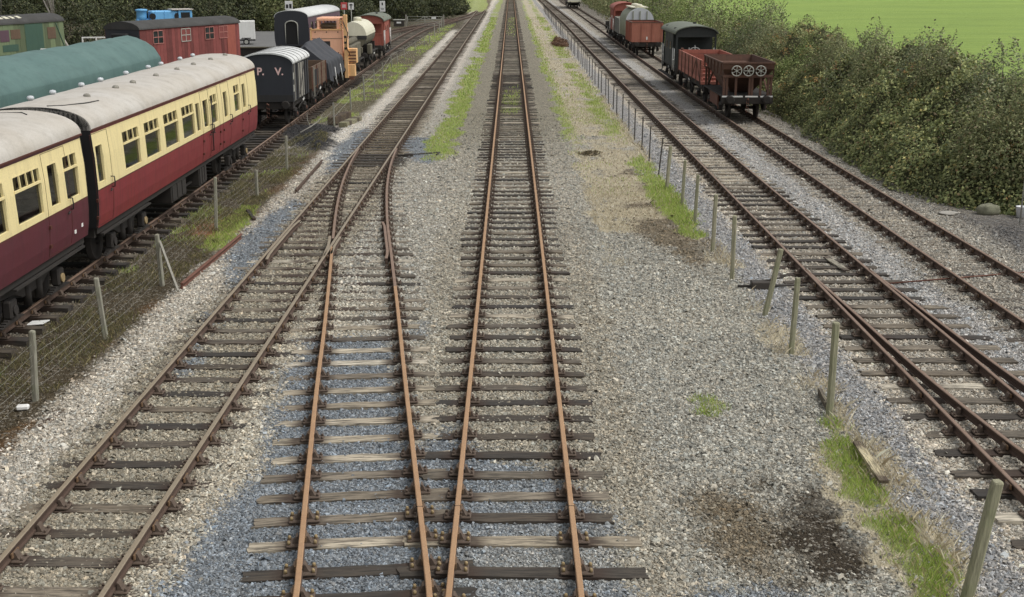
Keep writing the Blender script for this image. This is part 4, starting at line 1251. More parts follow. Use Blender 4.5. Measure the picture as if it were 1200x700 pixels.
# ---- coach wrapped in a teal tarpaulin
def tarp_coach():
    yc = 40.0; L = 28.0
    root = thing('covered_coach', 'long coach shrouded in a taut teal green tarpaulin', 'covered coach', (-17.0, yc, 0), 0)
    prof = [(1.42, .9), (1.44, 1.6), (1.45, 2.3), (1.45, 3.05), (1.43, 3.2), (1.14, 3.60), (.8, 3.87), (.4, 4.05), (0, 4.13), (-.4, 4.05), (-.8, 3.87), (-1.14, 3.60), (-1.43, 3.2), (-1.45, 3.05), (-1.45, 2.3), (-1.44, 1.6), (-1.42, .9)]
    fine = []
    for (a, c), (e, f) in zip(prof, prof[1:]):
        for k in range(3): fine.append((a + (e - a) * k / 3, c + (f - c) * k / 3))
    fine.append(prof[-1])
    n = len(fine); m = 120; V = []
    for i in range(m + 1):
        y = -L / 2 + L * i / m
        hoop = math.cos(2 * math.pi * i / 12)                       # frames under the sheet
        for j, (x, z) in enumerate(fine):
            sag = (.5 - .5 * hoop) * .022
            w = mnoise.noise((y * .7, x * 1.3, z * 1.1)) * .03 + mnoise.noise((y * 3.1, x * .6, z * .8)) * .02
            if z < 3.1: w += (.055 * mnoise.noise((y * 2.2, 5.0, z * .25)) + .03 * mnoise.noise((y * 5.0, 9.0, z * .4))) * (3.2 - z) / 1.4
            k = 1 - (sag + w) / 1.5
            e = (L / 2 - abs(y)); k *= 1 - .03 * max(0, .4 - e) ** 2
            V.append((x * k, y, .9 + (z - .9) * (1 - (sag + w) / 3.2)))
    b = MB()
    b.add(V, [(i * n + j, (i + 1) * n + j, (i + 1) * n + j + 1, i * n + j + 1) for i in range(m) for j in range(n - 1)], 0, True)
    for i in (0, m): b.add([V[i * n + j] for j in range(n)], [list(range(n)) if i else list(range(n))[::-1]], 0)
    obj('tarpaulin', b, M['tarpgreen'], root)
    u = MB(); u.box(-1.25, 1.25, -L / 2 + .3, L / 2 - .3, .8, 1.1, 0); obj('underframe', u, M['under'], root)
    for y in (-10.6, -2.6, 2.6, 10.6): bogie(root, y)
tarp_coach()

# ---- four wheeled wagons on the left siding
def place(name, label, cat, fx, y0, L, extra=0.0):
    yc = y0 + L / 2
    return thing(name, label, cat, (fx(yc) + extra, yc, 0), heading(fx, yc))

def letters(txt, size, parent, loc, rot, mat, name='lettering', depth=.006, align='CENTER'):
    cu = bpy.data.curves.new('txt', 'FONT'); cu.body = txt; cu.size = size; cu.extrude = depth; cu.align_x = align; cu.offset = .012
    t = bpy.data.objects.new('txt', cu); COL.objects.link(t)
    bpy.context.view_layer.update()
    me = bpy.data.meshes.new_from_object(t.evaluated_get(bpy.context.evaluated_depsgraph_get()))
    bpy.data.objects.remove(t); bpy.data.curves.remove(cu)
    me.materials.clear(); me.materials.append(M[mat]); me.name = name
    o = bpy.data.objects.new(name, me); COL.objects.link(o); o.parent = parent; o.location = loc; o.rotation_euler = rot
    return o

def pv_van():
    L = 4.7; r = place('goods_van', 'black goods van lettered P. V. on its end, whitewashed roof', 'goods van', T1x, 55.0, L)
    chassis(r, L, 2.75, 2.3, 'under')
    b = MB()
    prof = [(1.16, 1.10)] + [(1.16, 2.85)] + arc_roof(2.32, 2.85, .42, 2.0)[1:-1] + [(-1.16, 2.85), (-1.16, 1.10)]
    for s in (-1, 1): b.prism(prof, s * L / 2 - .05, s * L / 2, 0)
    for s in (-1, 1):
        for k in range(9):                                            # end boards
            x = -1.16 + 2.32 * k / 9
            b.box(x + .006, x + 2.32 / 9 - .006, s * L / 2 - .001, s * (L / 2) + .012 + .004 * (k % 3) if s > 0 else s * L / 2 + .001, 1.12, 2.86, 0) if False else None
        b.box(s * 1.16 - .05, s * 1.16 + .0, -L / 2 + .05, L / 2 - .05, 1.10, 2.87, 0)
    obj('body', b, M['blackvan'], r)
    g = MB(); g.box(-1.17, 1.17, -L / 2 - .064, -L / 2 - .05, 1.10, 1.42, 0); obj('grey_skirt', g, M['black'], r)
    ro = MB(); pr = arc_roof(2.48, 2.86, .46, 2.0, 16); pr2 = arc_roof(2.42, 2.80, .45, 2.0, 16)
    ro.prism(pr + pr2[::-1], -L / 2 - .12, L / 2 + .12, 0, smooth=False)
    for k in range(5): 
        y = -L / 2 + L * (k + .5) / 5
        ro.tube([(x, y, z + .004) for x, z in pr], .016, 5, 1)
    obj('roof', ro, [M['vanroof'], M['roofdark']], r)
    for s in (-1, 1):
        d = MB()
        for k in range(6): d.box(s * 1.165, s * 1.19 + s * .004 * (k % 2), -.72 + k * .24, -.72 + k * .24 + .228, 1.15, 2.72, 0 if k not in (1, 4) else 1)
        d.bar((s * 1.2, -.7, 1.3), (s * 1.2, .7, 2.6), .05, .02, 2)
        do = obj('door', d, [M['greywood'], M['black'], M['black']], r)
        for y in (-1.9, -1.2, 1.1, 1.8):
            p = MB(); p.box(s * 1.16, s * 1.2, y - .04, y + .04, 1.12, 2.84, 0); obj('side_pillar', p, M['greywood' if y < -1.5 else 'black'], r)
        p = MB()
        for z in (1.55, 2.1): p.box(s * 1.16, s * 1.175, -2.2, -2.0, z, z + .3, 0)
        obj('white_panel', p, M['palegrey'], r)
    for t, x in (('P.', -.27), ('V.', .58)): letters(t, .46, r, (x, -L / 2 - .058, 2.32), (math.pi / 2, 0, 0), 'lettering')
pv_van()

def open_body(r, L, W, z0, z1, planks, mats, th=.07, ends=(1, 1), names=('side', 'end')):
    h = (z1 - z0) / planks
    for s in (-1, 1):
        b = MB()
        for k in range(planks): b.box(s * W / 2 - th / 2, s * W / 2 + th / 2 + s * .006 * (k % 2), -L / 2, L / 2, z0 + k * h + .006, z0 + (k + 1) * h - .006, 0, .008)
        b.box(s * W / 2 - th / 2 + .01, s * W / 2 + th / 2 - .01, -L / 2 + .01, L / 2 - .01, z0, z1 - .02, 0)
        n = max(3, int(L / 1.3))
        for k in range(n + 1):
            y = -L / 2 + .05 + (L - .1) * k / n
            b.box(s * (W / 2 + th / 2), s * (W / 2 + th / 2 + .05), y - .04, y + .04, z0 - .1, z1 + .01, 1)
        obj('side', b, mats, r)
    for i, s in enumerate((-1, 1)):
        if not ends[i]: continue
        b = MB()
        for k in range(planks): b.box(-W / 2 + th / 2, W / 2 - th / 2, s * (L / 2 - th / 2) - th / 2, s * (L / 2 - th / 2) + th / 2 + s * .005 * (k % 2), z0 + k * h + .006, z0 + (k + 1) * h - .006, 0, .008)
        b.box(-W / 2 + th / 2, W / 2 - th / 2, s * (L / 2 - th / 2) - th / 2 + .01, s * (L / 2 - th / 2) + th / 2 - .01, z0, z1 - .02, 0)
        for x in (-.6, .6): b.box(x - .06, x + .06, s * L / 2, s * (L / 2 + .06), z0 - .15, z1, 1)
        obj('end', b, mats, r)
    f = MB(); f.box(-W / 2 + th / 2, W / 2 - th / 2, -L / 2 + th, L / 2 - th, z0 - .03, z0 + .01, 0); obj('floor', f, M['rustywood'], r)

def rusty_open():
    L = 5.0; r = place('open_wagon', 'weathered rusty open wagon with a dropped side door behind the black van', 'open wagon', T1x, 60.5, L)
    chassis(r, L, 2.75)
    open_body(r, L, 2.3, 1.16, 2.25, 5, [M['rustywood'], M['rustpipe']])
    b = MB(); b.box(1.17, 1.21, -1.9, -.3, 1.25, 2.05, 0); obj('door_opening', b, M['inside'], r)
    b = MB(); b.bar((1.22, -1.95, .75), (1.22, -1.95, 2.2), .06, .06); obj('door_post', b, M['greywood'], r)
rusty_open()

def tarp_wagon():
    L = 6.0; r = place('sheeted_wagon', 'wagon sheeted over with a ridged black tarpaulin behind the rusty open wagon', 'sheeted wagon', T1x, 66.3, L)
    chassis(r, L, 3.0); 
    b = MB(); b.box(-1.15, 1.15, -L / 2, L / 2, 1.14, 1.9, 0); obj('body', b, M['rustywood'], r)
    ns, m = 30, 34; V = []
    for i in range(m + 1):
        y = -L / 2 - .12 + (L + .24) * i / m
        end = max(0, abs(y) - L / 2 + .35) / .47
        for j in range(ns + 1):
            u = -1 + 2 * j / ns
            a = abs(u)
            if a < .55: x = 1.25 * a / .55; z = 3.15 - .02 - (a / .55) * (1.05)
            else: x = 1.25 + .12 * (a - .55) / .45 + .05 * math.sin(y * 5 + 1); z = 2.08 - (a - .55) / .45 * (1.0 + .16 * math.sin(y * 4.3) + .2 * mnoise.noise((y * 1.7, u * 3, 0)))
            z += .05 * mnoise.noise((x * 2, y * 1.5, 3)) - .07 * math.sin(math.pi * min(1, a / .55)) * (.5 + .5 * math.cos(y * 4.2))
            z -= (z - 1.2) * .10 * end
            V.append((math.copysign(x, u), y, z))
    n = ns + 1; b = MB()
    b.add(V, [(i * n + j, (i + 1) * n + j, (i + 1) * n + j + 1, i * n + j + 1) for i in range(m) for j in range(ns)], 0, True)
    for i in (0, m): b.add([V[i * n + j] for j in range(n)], [list(range(n)) if i else list(range(n))[::-1]], 0)
    obj('tarpaulin', b, M['tarpblack'], r)
    p = MB(); p.tube([(1.34, -1.2, 1.7), (1.46, -1.3, .75)], .02, 5); obj('rope', p, M['white'], r); p = MB(); p.tube([(1.34, 1.2, 1.7), (1.46, 1.3, .75)], .02, 5); obj('rope', p, M['white'], r)
tarp_wagon()

def machine():
    L = 9.0; r = place('track_machine', 'salmon orange rail crane with an amber jib post at its corner', 'rail crane', T1x, 75.6, L)
    chassis(r, L, 4.2, 2.4, lever=None)
    f = -L / 2
    b = MB(); b.box(-1.05, .88, f + .02, f + 3.0, 1.5, 3.4, 0, .04)
    for x in (-.8, -.1, .6):
        for z in (2.0, 3.25): b.lathe([(.035, 0), (.035, .02), (0, .03)], 8, 1, Matrix.Translation((x, f + .02, z)) @ Matrix.Rotation(math.pi / 2, 4, 'X'))
    for z in (1.9, 2.85): b.box(-1.045, .875, f + .008, f + .02, z, z + .02, 1)
    b.box(-.35, .1, f + .005, f + .02, 2.3, 2.7, 1); b.box(-.98, -.75, f + .005, f + .02, 2.35, 2.6, 1)
    obj('cab_panel', b, [M['orange'], M['black']], r)
    b = MB()
    for k in range(7): b.box(-.35 + k * .17, -.29 + k * .17, f - .06, f + .0, 1.1, 1.75, 0)
    b.box(-.4, .8, f - .08, f + .0, 1.75, 1.83, 0); b.box(-.4, .8, f - .08, f + .0, 1.05, 1.12, 0)
    obj('radiator_grille', b, M['orange'], r)
    b = MB()
    b.tube([(.95, f - .14, 3.9), (1.25, f - .3, 3.2), (1.1, f - .25, 2.4), (1.3, f - .1, 1.9)], .03, 6); obj('hose', b, M['signblack'], r)
    b = MB(); b.box(-1.12, -1.02, f - .02, f + .1, 1.2, 3.5, 0); b.box(-1.12, .9, f - .02, f + .06, 3.36, 3.44, 0); obj('guard_frame', b, M['amber'], r)
    b = MB()
    for x in (-.62, .60): b.box(x - .07, x + .07, f + .05, f + .2, 3.4, 3.98, 0, .02)
    b.box(-.69, .67, f + .05, f + .25, 3.92, 4.06, 0, .02); b.box(-.69, .67, f + .1, f + 2.6, 4.06, 4.1, 0)
    for y in (f + .9, f + 2.4):
        for x in (-.62, .6): b.box(x - .05, x + .05, y, y + .1, 3.4, 4.06, 0)
    cabf = obj('cab_frame', b, M['orange'], r)
    b = MB(); b.box(-.5, .5, f + .5, f + 2.2, 3.42, 3.75, 0, .05); b.tube([(-.5, f + .3, 3.6), (.5, f + .3, 3.6)], .05, 6); obj('engine', b, M['olive'], cabf)
    b = MB(); b.box(.95, 1.2, f - .1, f + .12, .45, 4.3, 0, .02)
    for z in (2.2, 2.55, 2.9): b.box(.99, 1.13, f - .12, f - .1, z, z + .13, 1)
    obj('jib_post', b, [M['amber'], M['black']], r)
    b = MB()
    for z in (3.45, 3.6, 3.75, 3.9): b.box(.72, .95, f, f + .05, z, z + .07, 0)
    b.box(.72, .76, f, f + .05, 3.4, 4.05, 0); obj('ladder', b, M['amber'], r)
    b = MB(); b.box(1.0, 1.72, f + .05, f + .6, 1.35, 2.25, 0, .03); b.box(1.1, 1.6, f - .02, f + .5, .55, 1.3, 0, .03); b.box(1.2, 1.5, f - .05, f + .4, .35, .55, 1)
    for k in range(4): b.box(1.05, 1.68, f + .02, f + .07, 1.4 + .2 * k, 1.48 + .2 * k, 1)
    obj('outrigger', b, [M['amber'], M['rustpipe']], r)
    b = MB()
    b.box(-1.0, 1.0, f + 3.2, L / 2 - .2, 1.16, 2.2, 0, .05); b.box(1.0, 1.5, f + 1, f + 3.2, 1.2, 2.0, 0, .05); b.tube([(.6, f + 3.4, 2.35), (.6, L / 2 - .5, 2.35)], .22, 10); b.box(-.8, .3, f + 4, f + 6, 2.2, 2.7, 0, .04)
    obj('machinery', b, M['olive'], r)
machine()

def tank_wagon():
    L = 6.4; r = place('tank_wagon', 'old tank wagon with the upper half of its end painted cream', 'tank wagon', T1x, 88.3, L)
    chassis(r, L, 3.6)
    b = MB(); R_ = .98; zc = 2.38; n = 28
    for s in (-1, 1):
        up = [(R_ * math.cos(a), zc + R_ * math.sin(a)) for a in np.linspace(0, math.pi, 15)]
        lo = [(R_ * math.cos(a), zc + R_ * math.sin(a)) for a in np.linspace(math.pi, 2 * math.pi, 15)]
        for pts, mi in ((up, 0), (lo, 1)):
            c = [(x, s * L / 2, z) for x, z in pts] + [(0, s * (L / 2 + .06), zc)]
            for i in range(len(pts) - 1): b.add([c[i], c[i + 1], c[-1]], [(0, 1, 2) if s > 0 else (2, 1, 0)], mi)
    ring = [(R_ * math.cos(a), zc + R_ * math.sin(a)) for a in np.linspace(0, 2 * math.pi, n, endpoint=False)]
    b.prism(ring, -L / 2, L / 2, 0, cap=False, smooth=True, mats=[0 if (i + .5) / n < .5 else 1 for i in range(n)])
    b.box(-1.0, 1.0, -L / 2 - .04, -L / 2 + .02, zc - .25, zc + .02, 2)
    obj('tank', b, [M['tankcream'], M['olive'], M['black']], r, fix=False)
    b = MB(); b.lathe([(.3, 3.3), (.3, 3.55), (.25, 3.6), (0, 3.62)], 14); obj('filler_dome', b, M['tankcream'], r)
    for y in (-2.2, 0, 2.2):
        b = MB(); b.box(-1, 1, y - .1, y + .1, 1.15, 1.75, 0); obj('cradle', b, M['under'], r)
    b = MB(); b.box(1.0, 1.3, -L / 2 - .1, -L / 2 + .8, 1.1, 1.8, 0, .04); b.box(-.8, .7, -L / 2 - .3, -L / 2 - .05, 1.16, 1.6, 0, .05); obj('crate_of_gear', b, M['olive'], r)
tank_wagon()

def brake_van(root, L, body, endm, roofm, W=2.35, ver=1.3, rails='white', post=None, z0=1.12, ze=3.05, rise=.5):
    chassis(root, L, L * .58, W)
    b = MB()
    y0, y1 = -L / 2 + ver, L / 2 - ver
    for s in (-1, 1):
        n = 12
        for k in range(n): b.box(s * W / 2 - .05, s * W / 2 + s * .006 * (k % 2) if s > 0 else s * W / 2 + .05, y0 + (y1 - y0) * k / n + .005, y0 + (y1 - y0) * (k + 1) / n - .005, z0, ze, 0) if s > 0 else b.box(-W / 2 - .006 * (k % 2), -W / 2 + .05, y0 + (y1 - y0) * k / n + .005, y0 + (y1 - y0) * (k + 1) / n - .005, z0, ze, 0)
        b.box(-W / 2 + .05, W / 2 - .05, s * (L / 2 - ver) - .04, s * (L / 2 - ver) + .04, z0, ze + .3, 0)
        b.box(s * (W / 2 - .07) - .02, s * (W / 2 - .07) + .02, y0, y1, z0, ze, 0)
    obj('body', b, M[body], root)
    for s in (-1, 1):
        e = MB()
        n = 10
        for k in range(n): e.box(-W / 2 + W * k / n + .004, -W / 2 + W * (k + 1) / n - .004, s * (L / 2 - .06), s * (L / 2 - .02 + .005 * (k % 2)), z0, 2.0, 0) if s > 0 else e.box(-W / 2 + W * k / n + .004, -W / 2 + W * (k + 1) / n - .004, -L / 2 + .02 - .005 * (k % 2), -L / 2 + .06, z0, 2.0, 0)
        e.box(-W / 2, W / 2, s * (L / 2 - .04) - .06, s * (L / 2 - .04) + .06, 2.0, 2.08, 0)
        obj('veranda_end', e, M[endm], root)
        h = MB(); arc = arc_roof(W, ze, rise * .94, 2.0, 14)
        h.prism([(W / 2, ze - .22)] + arc[0:] + [(-W / 2, ze - .22)], s * (L / 2 - .05) - .03, s * (L / 2 - .05) + .03, 0)
        obj('roof_board', h, M[endm], root)
        for q in (-1, 1):
            p = MB(); p.box(q * (W / 2 - .05) - .05, q * (W / 2 - .05) + .05, s * (L / 2 - .05) - .05, s * (L / 2 - .05) + .05, z0, ze - .2, 0); obj('corner_post', p, M[post or endm], root)
        p = MB(); p.tube([(-.35, s * (L / 2 - .5), 1.2), (-.35, s * (L / 2 - .5), 2.35)], .03, 6)
        c = Matrix.Translation((-.0, s * (L / 2 - .5), 2.3))
        p.tube([(.28 * math.cos(a), s * (L / 2 - .45), 2.2 + .16 * math.sin(a)) for a in np.linspace(0, math.pi, 9)], .03, 6); p.tube([(0, s * (L / 2 - .45), 2.1), (0, s * (L / 2 - .45), 2.5)], .03, 6)
        obj('brake_handle', p, M['white'], root)
        for q in (-1, 1):
            p = MB()
            yy = s * (L / 2 - ver * .5)
            for dy in (-.35, .35): p.tube([(q * (W / 2 + .05), yy + dy, .95), (q * (W / 2 + .05), yy + dy, 2.3)], .025, 6)
            p.tube([(q * (W / 2 + .05), yy - .35, 1.6), (q * (W / 2 + .05), yy + .35, 1.6)], .02, 6)
            obj('handrail', p, M[rails], root)
    r = MB(); pr = arc_roof(W + .22, ze, rise, 2.0, 18); pr2 = arc_roof(W + .16, ze - .05, rise, 2.0, 18)
    r.prism(pr + pr2[::-1], -L / 2 - .1, L / 2 + .1, 0)
    ro = obj('roof', r, M[roofm], root)
    c = MB(); c.lathe([(.09, ze + rise - .06), (.09, ze + rise + .06), (.11, ze + rise + .07), (.11, ze + rise + .1), (0, ze + rise + .11)], 10, 0, Matrix.Translation((.35, 0, -.03))); obj('stove_chimney', c, M['black'], ro)
    for q in (-1, 1):
        f = MB(); f.box(q * (W / 2 + .02), q * (W / 2 + .28), -L / 2 + .2, L / 2 - .2, .52, .57, 0)
        for k in range(4): y = -L / 2 + .5 + (L - 1) * k / 3; f.bar((q * (W / 2 + .05), y, .55), (q * (W / 2 - .05), y, 1.0), .05, .05)
        obj('footboard', f, M['under'], root)
        for y in (y0 + (y1 - y0) * .28, y0 + (y1 - y0) * .72):
            w = MB(); w.box(q * W / 2 + (0 if q > 0 else -.02), q * W / 2 + (.02 if q > 0 else 0), y - .3, y + .3, 2.1, 2.65, 0); wo_ = obj('window', w, M[endm], root)
            w = MB(); w.box(q * W / 2 + (.02 if q > 0 else -.026), q * W / 2 + (.026 if q > 0 else -.02), y - .24, y + .24, 2.16, 2.59, 0); obj('pane', w, M['glass'], wo_)

r = place('brake_van', 'orange red brake van with a grey arched roof beyond the tank wagon', 'brake van', T1x, 98.2, 6.6, .1)
brake_van(r, 6.6, 'redend', 'redend', 'roofgreen', W=2.3)

# ---- the right-hand siding beside the hedge
def hopper():
    L = 5.7; r = place('hopper_wagon', 'rusty brown hopper wagon with three spoked hand wheels on its end', 'hopper wagon', T6x, 57.3, L)
    chassis(r, L, 3.2, 2.45, stripe=True, lever='white')
    zt, W = 2.68, 2.46
    b = MB()
    def skin(p, q, mi=0):
        """sloping plates between an upper and a lower rectangle, with thickness"""
        (x0, y0, z0), (x1, y1, z1) = p, q
        for th in (0, -.05):
            A = [(sx * (x0 + th), sy * (y0 + th), z0) for sx, sy in ((-1, -1), (1, -1), (1, 1), (-1, 1))]; B = [(sx * (x1 + th), sy * (y1 + th), z1) for sx, sy in ((-1, -1), (1, -1), (1, 1), (-1, 1))]
            for i in range(4):
                j = (i + 1) % 4; b.add([A[i], A[j], B[j], B[i]], [(3, 2, 1, 0) if th == 0 else (0, 1, 2, 3)], mi)
    skin((W / 2, L / 2, zt), (W / 2 - .02, L / 2 - .06, 2.4)); skin((W / 2 - .02, L / 2 - .06, 2.4), (.55, 1.2, 1.2))
    b.box(-1.09, 1.09, -2.5, 2.5, 2.27, 2.31, 0)
    b.box(-.5, .5, -1.15, 1.15, 1.18, 1.22, 0)
    for s in (-1, 1):
        b.box(s * W / 2 - .035, s * W / 2 + .035, -L / 2, L / 2, zt - .03, zt + .04, 0); b.box(-W / 2, W / 2, s * L / 2 - .035, s * L / 2 + .035, zt - .028, zt + .038, 0)
        for k in range(6): 
            y = -L / 2 + .3 + (L - .6) * k / 5; b.bar((s * (W / 2 + .02), y, zt), (s * (W / 2 + .02), y * .97, 2.1), .06, .05)
    obj('hopper_body', b, M['rustbrown'], r, fix=False)
    for s in (-1, 1):
        f = MB()
        f.box(-1.18, 1.18, s * (L / 2 - .1) - .06, s * (L / 2 - .1) + .06, 2.0, 2.12, 0)
        for x in (-1.12, -.98, -.55, .1, .22, .62, .98, 1.12): f.box(x - .05, x + .05, s * (L / 2 - .12) - .05, s * (L / 2 - .12) + .05, 1.14, 2.04, 0)
        for x in (-1.0, 1.0): f.bar((x, s * (L / 2 - .1), 1.2), (x, s * (L / 2 - 1.4), 1.9), .08, .08)
        obj('end_frame', f, M['rustbrown'], r)
    for s in (-1,):
        for x in (-.58, -.02, .56):
            w = MB(); cz, cy = 2.32, s * (L / 2 + .10); R0 = .235
            w.tube([(x + R0 * math.cos(a), cy, cz + R0 * math.sin(a)) for a in np.linspace(0, 2 * math.pi, 21)], .026, 6, 0, cap=False)
            for k in range(6): a = k * math.pi / 3 + x; w.tube([(x, cy, cz), (x + R0 * math.cos(a), cy, cz + R0 * math.sin(a))], .017, 5)
            w.tube([(x, cy - .05, cz), (x, cy + .2, cz)], .045, 8)
            obj('hand_wheel', w, M['palegrey'], r)
    for s in (-1, 1):
        g = MB(); g.box(s * 1.1 - .04, s * 1.1 + .04, -1.2, 1.2, .5, 1.1, 0); obj('door_gear', g, M['rustpipe'], r)
hopper()

def red_open():
    L = 9.2; r = place('open_wagon', 'red oxide plank open wagon with a stepped end behind the hopper', 'open wagon', T6x, 63.7, L)
    chassis(r, L, 5.2, 2.35)
    W, z0, z1 = 2.4, 1.2, 2.36; h = (z1 - z0) / 5
    for s in (-1, 1):
        b = MB()
        for k in range(5): b.box(s * W / 2 - .045, s * W / 2 + .045 + s * .006 * (k % 2), -L / 2 + .25 * (k / 5), L / 2, z0 + k * h + .006, z0 + (k + 1) * h - .006, 0, .01)
        b.box(s * W / 2 - .035, s * W / 2 + .035, -L / 2 + .3, L / 2 - .01, z0, z1 - .02, 0)
        for k in range(7):
            y = -L / 2 + .4 + (L - .5) * k / 6; b.box(s * (W / 2 + .045), s * (W / 2 + .085), y - .035, y + .035, z0 - .12, z1, 1)
        b.bar((s * (W / 2 + .06), -L / 2 + .4, z0), (s * (W / 2 + .06), -L / 2 + 1.9, z1), .06, .03, 1, up=(1, 0, 0)); b.bar((s * (W / 2 + .06), -L / 2 + 3.4, z0), (s * (W / 2 + .06), -L / 2 + 1.9, z1), .06, .03, 1, up=(1, 0, 0))
        obj('side', b, [M['redwagon'], M['rustbrown']], r)
    e = MB()
    for k in range(5): e.box(-W / 2 + .05, W / 2 - .05, L / 2 - .08, L / 2 + .004 * (k % 2), z0 + k * h + .006, z0 + (k + 1) * h - .006, 0, .01)
    obj('end', e, M['redwagon'], r)
    e = MB()
    for k in range(5): e.box(-W / 2 - .06, W / 2 + .06, -L / 2 - .02 + .06 * k, -L / 2 + .09 + .06 * k, z0 - .1 + k * .2, z0 + .08 + k * .2, k % 2, .015)
    obj('stepped_end', e, [M['redwagon'], M['redend']], r)
    f = MB(); f.box(-W / 2 + .05, W / 2 - .05, -L / 2 + .1, L / 2 - .08, z0 - .03, z0 + .01, 0); obj('floor', f, M['redwagon'], r)
    p = MB(); p.box(-W / 2 - .03, -W / 2 + .12, L / 2 - .9, L / 2 - .7, z1, z1 + .14, 0, .02); obj('stanchion', p, M['rustbrown'], r)
red_open()

r = place('brake_van', 'dark green brake van with white handrails behind the red open wagon', 'brake van', T6x, 74.4, 7.0)
brake_van(r, 7.0, 'brakegreen', 'brakegreen', 'roofgreen', W=2.45, ver=1.5, ze=3.22, rise=.46)

def mineral():
    L = 5.2; r = place('mineral_wagon', 'faded rust orange steel mineral wagon standing in front of the silver tank', 'mineral wagon', T6x, 102.6, L)
    chassis(r, L, 2.75, 2.4)
    W, z0, z1 = 2.55, 1.16, 2.72
    for s in (-1, 1):
        b = MB(); b.box(s * W / 2 - .04, s * W / 2 + .04, -L / 2 + .04, L / 2 - .04, z0, z1, 0, .01)
        for y in (-2.2, -1.3, -.55, .55, 1.3, 2.2): b.box(s * (W / 2 + .04), s * (W / 2 + .11), y - .05, y + .05, z0, z1, 0)
        b.box(s * W / 2 - .06, s * W / 2 + .09, -L / 2, L / 2, z1, z1 + .07, 1); obj('side', b, [M['mineral'], M['rustbrown']], r)
        b = MB(); b.box(-W / 2, W / 2, s * L / 2 - .04, s * L / 2 + .04, z0, z1 + .002, 0)
        for x in (-1.24, -.45, .45, 1.24): b.box(x - .04, x + .04, s * (L / 2) + (.04 if s > 0 else -.10), s * (L / 2) + (.10 if s > 0 else -.04), z0, z1, 0)
        b.box(-W / 2, W / 2, s * L / 2 - .06, s * L / 2 + .06, z1 + .002, z1 + .072, 1)
        b.box(-.06, .04, s * (L / 2) - (.055 if s < 0 else -.04), s * (L / 2) - (.04 if s < 0 else -.055), 1.35, 1.6, 2)
        obj('end', b, [M['mineral'], M['rustbrown'], M['white']], r)
    f = MB(); f.box(-W / 2 + .05, W / 2 - .05, -L / 2 + .05, L / 2 - .05, z0 - .02, z0 + .02); obj('floor', f, M['rustbrown'], r)
mineral()

def bulk_tank():
    L = 6.6; r = place('tank_wagon', 'tall silver ended tank wagon with mossy curved sides and roof hatches', 'tank wagon', T6x, 109.0, L)
    chassis(r, L, 3.9, 2.4)
    W = 2.5
    prof = [(W / 2, 1.3), (W / 2, 2.6)] + [(W / 2 * math.cos(a), 2.6 + 1.18 * math.sin(a)) for a in np.linspace(0, math.pi, 17)][1:-1] + [(-W / 2, 2.6), (-W / 2, 1.3)]
    b = MB(); b.prism(prof, -L / 2 + .02, L / 2 - .02, 0, cap=False, smooth=True); obj('tank', b, M['tankgreen'], r)
    for s in (-1, 1):
        b = MB(); b.prism(prof, s * (L / 2) - .03, s * (L / 2) + .03, 0)
        for x in (-.62, 0, .62): b.box(x - .04, x + .04, s * L / 2 + (.03 if s > 0 else -.09), s * L / 2 + (.09 if s > 0 else -.03), 1.3, 3.5, 1)
        obj('tank_end', b, [M['silver'], M['tankgreen']], r)
    b = MB(); b.box(-.75, .75, -L / 2 + .3, L / 2 - .3, 3.76, 3.84, 0)
    for y in (-2, 0, 2): b.lathe([(.33, 3.84), (.33, 3.98), (.2, 4.05), (0, 4.06)], 12, 0, Matrix.Translation((0, y, 0)))
    obj('roof_walkway', b, M['tankcream'], r)
bulk_tank()

def plank_wagon(label, y0, L, mat, z1=2.5):
    r = place('open_wagon', label, 'open wagon', T6x, y0, L); chassis(r, L, L * .52); open_body(r, L, 2.4, 1.16, z1, 6, [M[mat], M['black']]); return r
plank_wagon('pale grey planked open wagon beyond the silver tank', 117.0, 5.4, 'palegrey', 2.6)
r = place('brake_van', 'far orange red van with an arched top beyond the pale grey wagon', 'goods van', T6x, 123.6, 5.6)
brake_van(r, 5.6, 'redend', 'redend', 'redend', W=2.4, ver=1.1, ze=3.3, rise=.6)
def flat():
    L = 6; r = place('flat_wagon', 'empty dark flat wagon at the far end of the hedge side row', 'flat wagon', T6x, 130.6, L); chassis(r, L, 3.2, 2.4)
    b = MB()
    for k in range(4): b.box(-1.2, 1.2, -L / 2 + .1 + k * 1.9, -L / 2 + .2 + k * 1.9, 1.16, 1.6, 0)
    obj('bolster', b, M['under'], r)
flat()

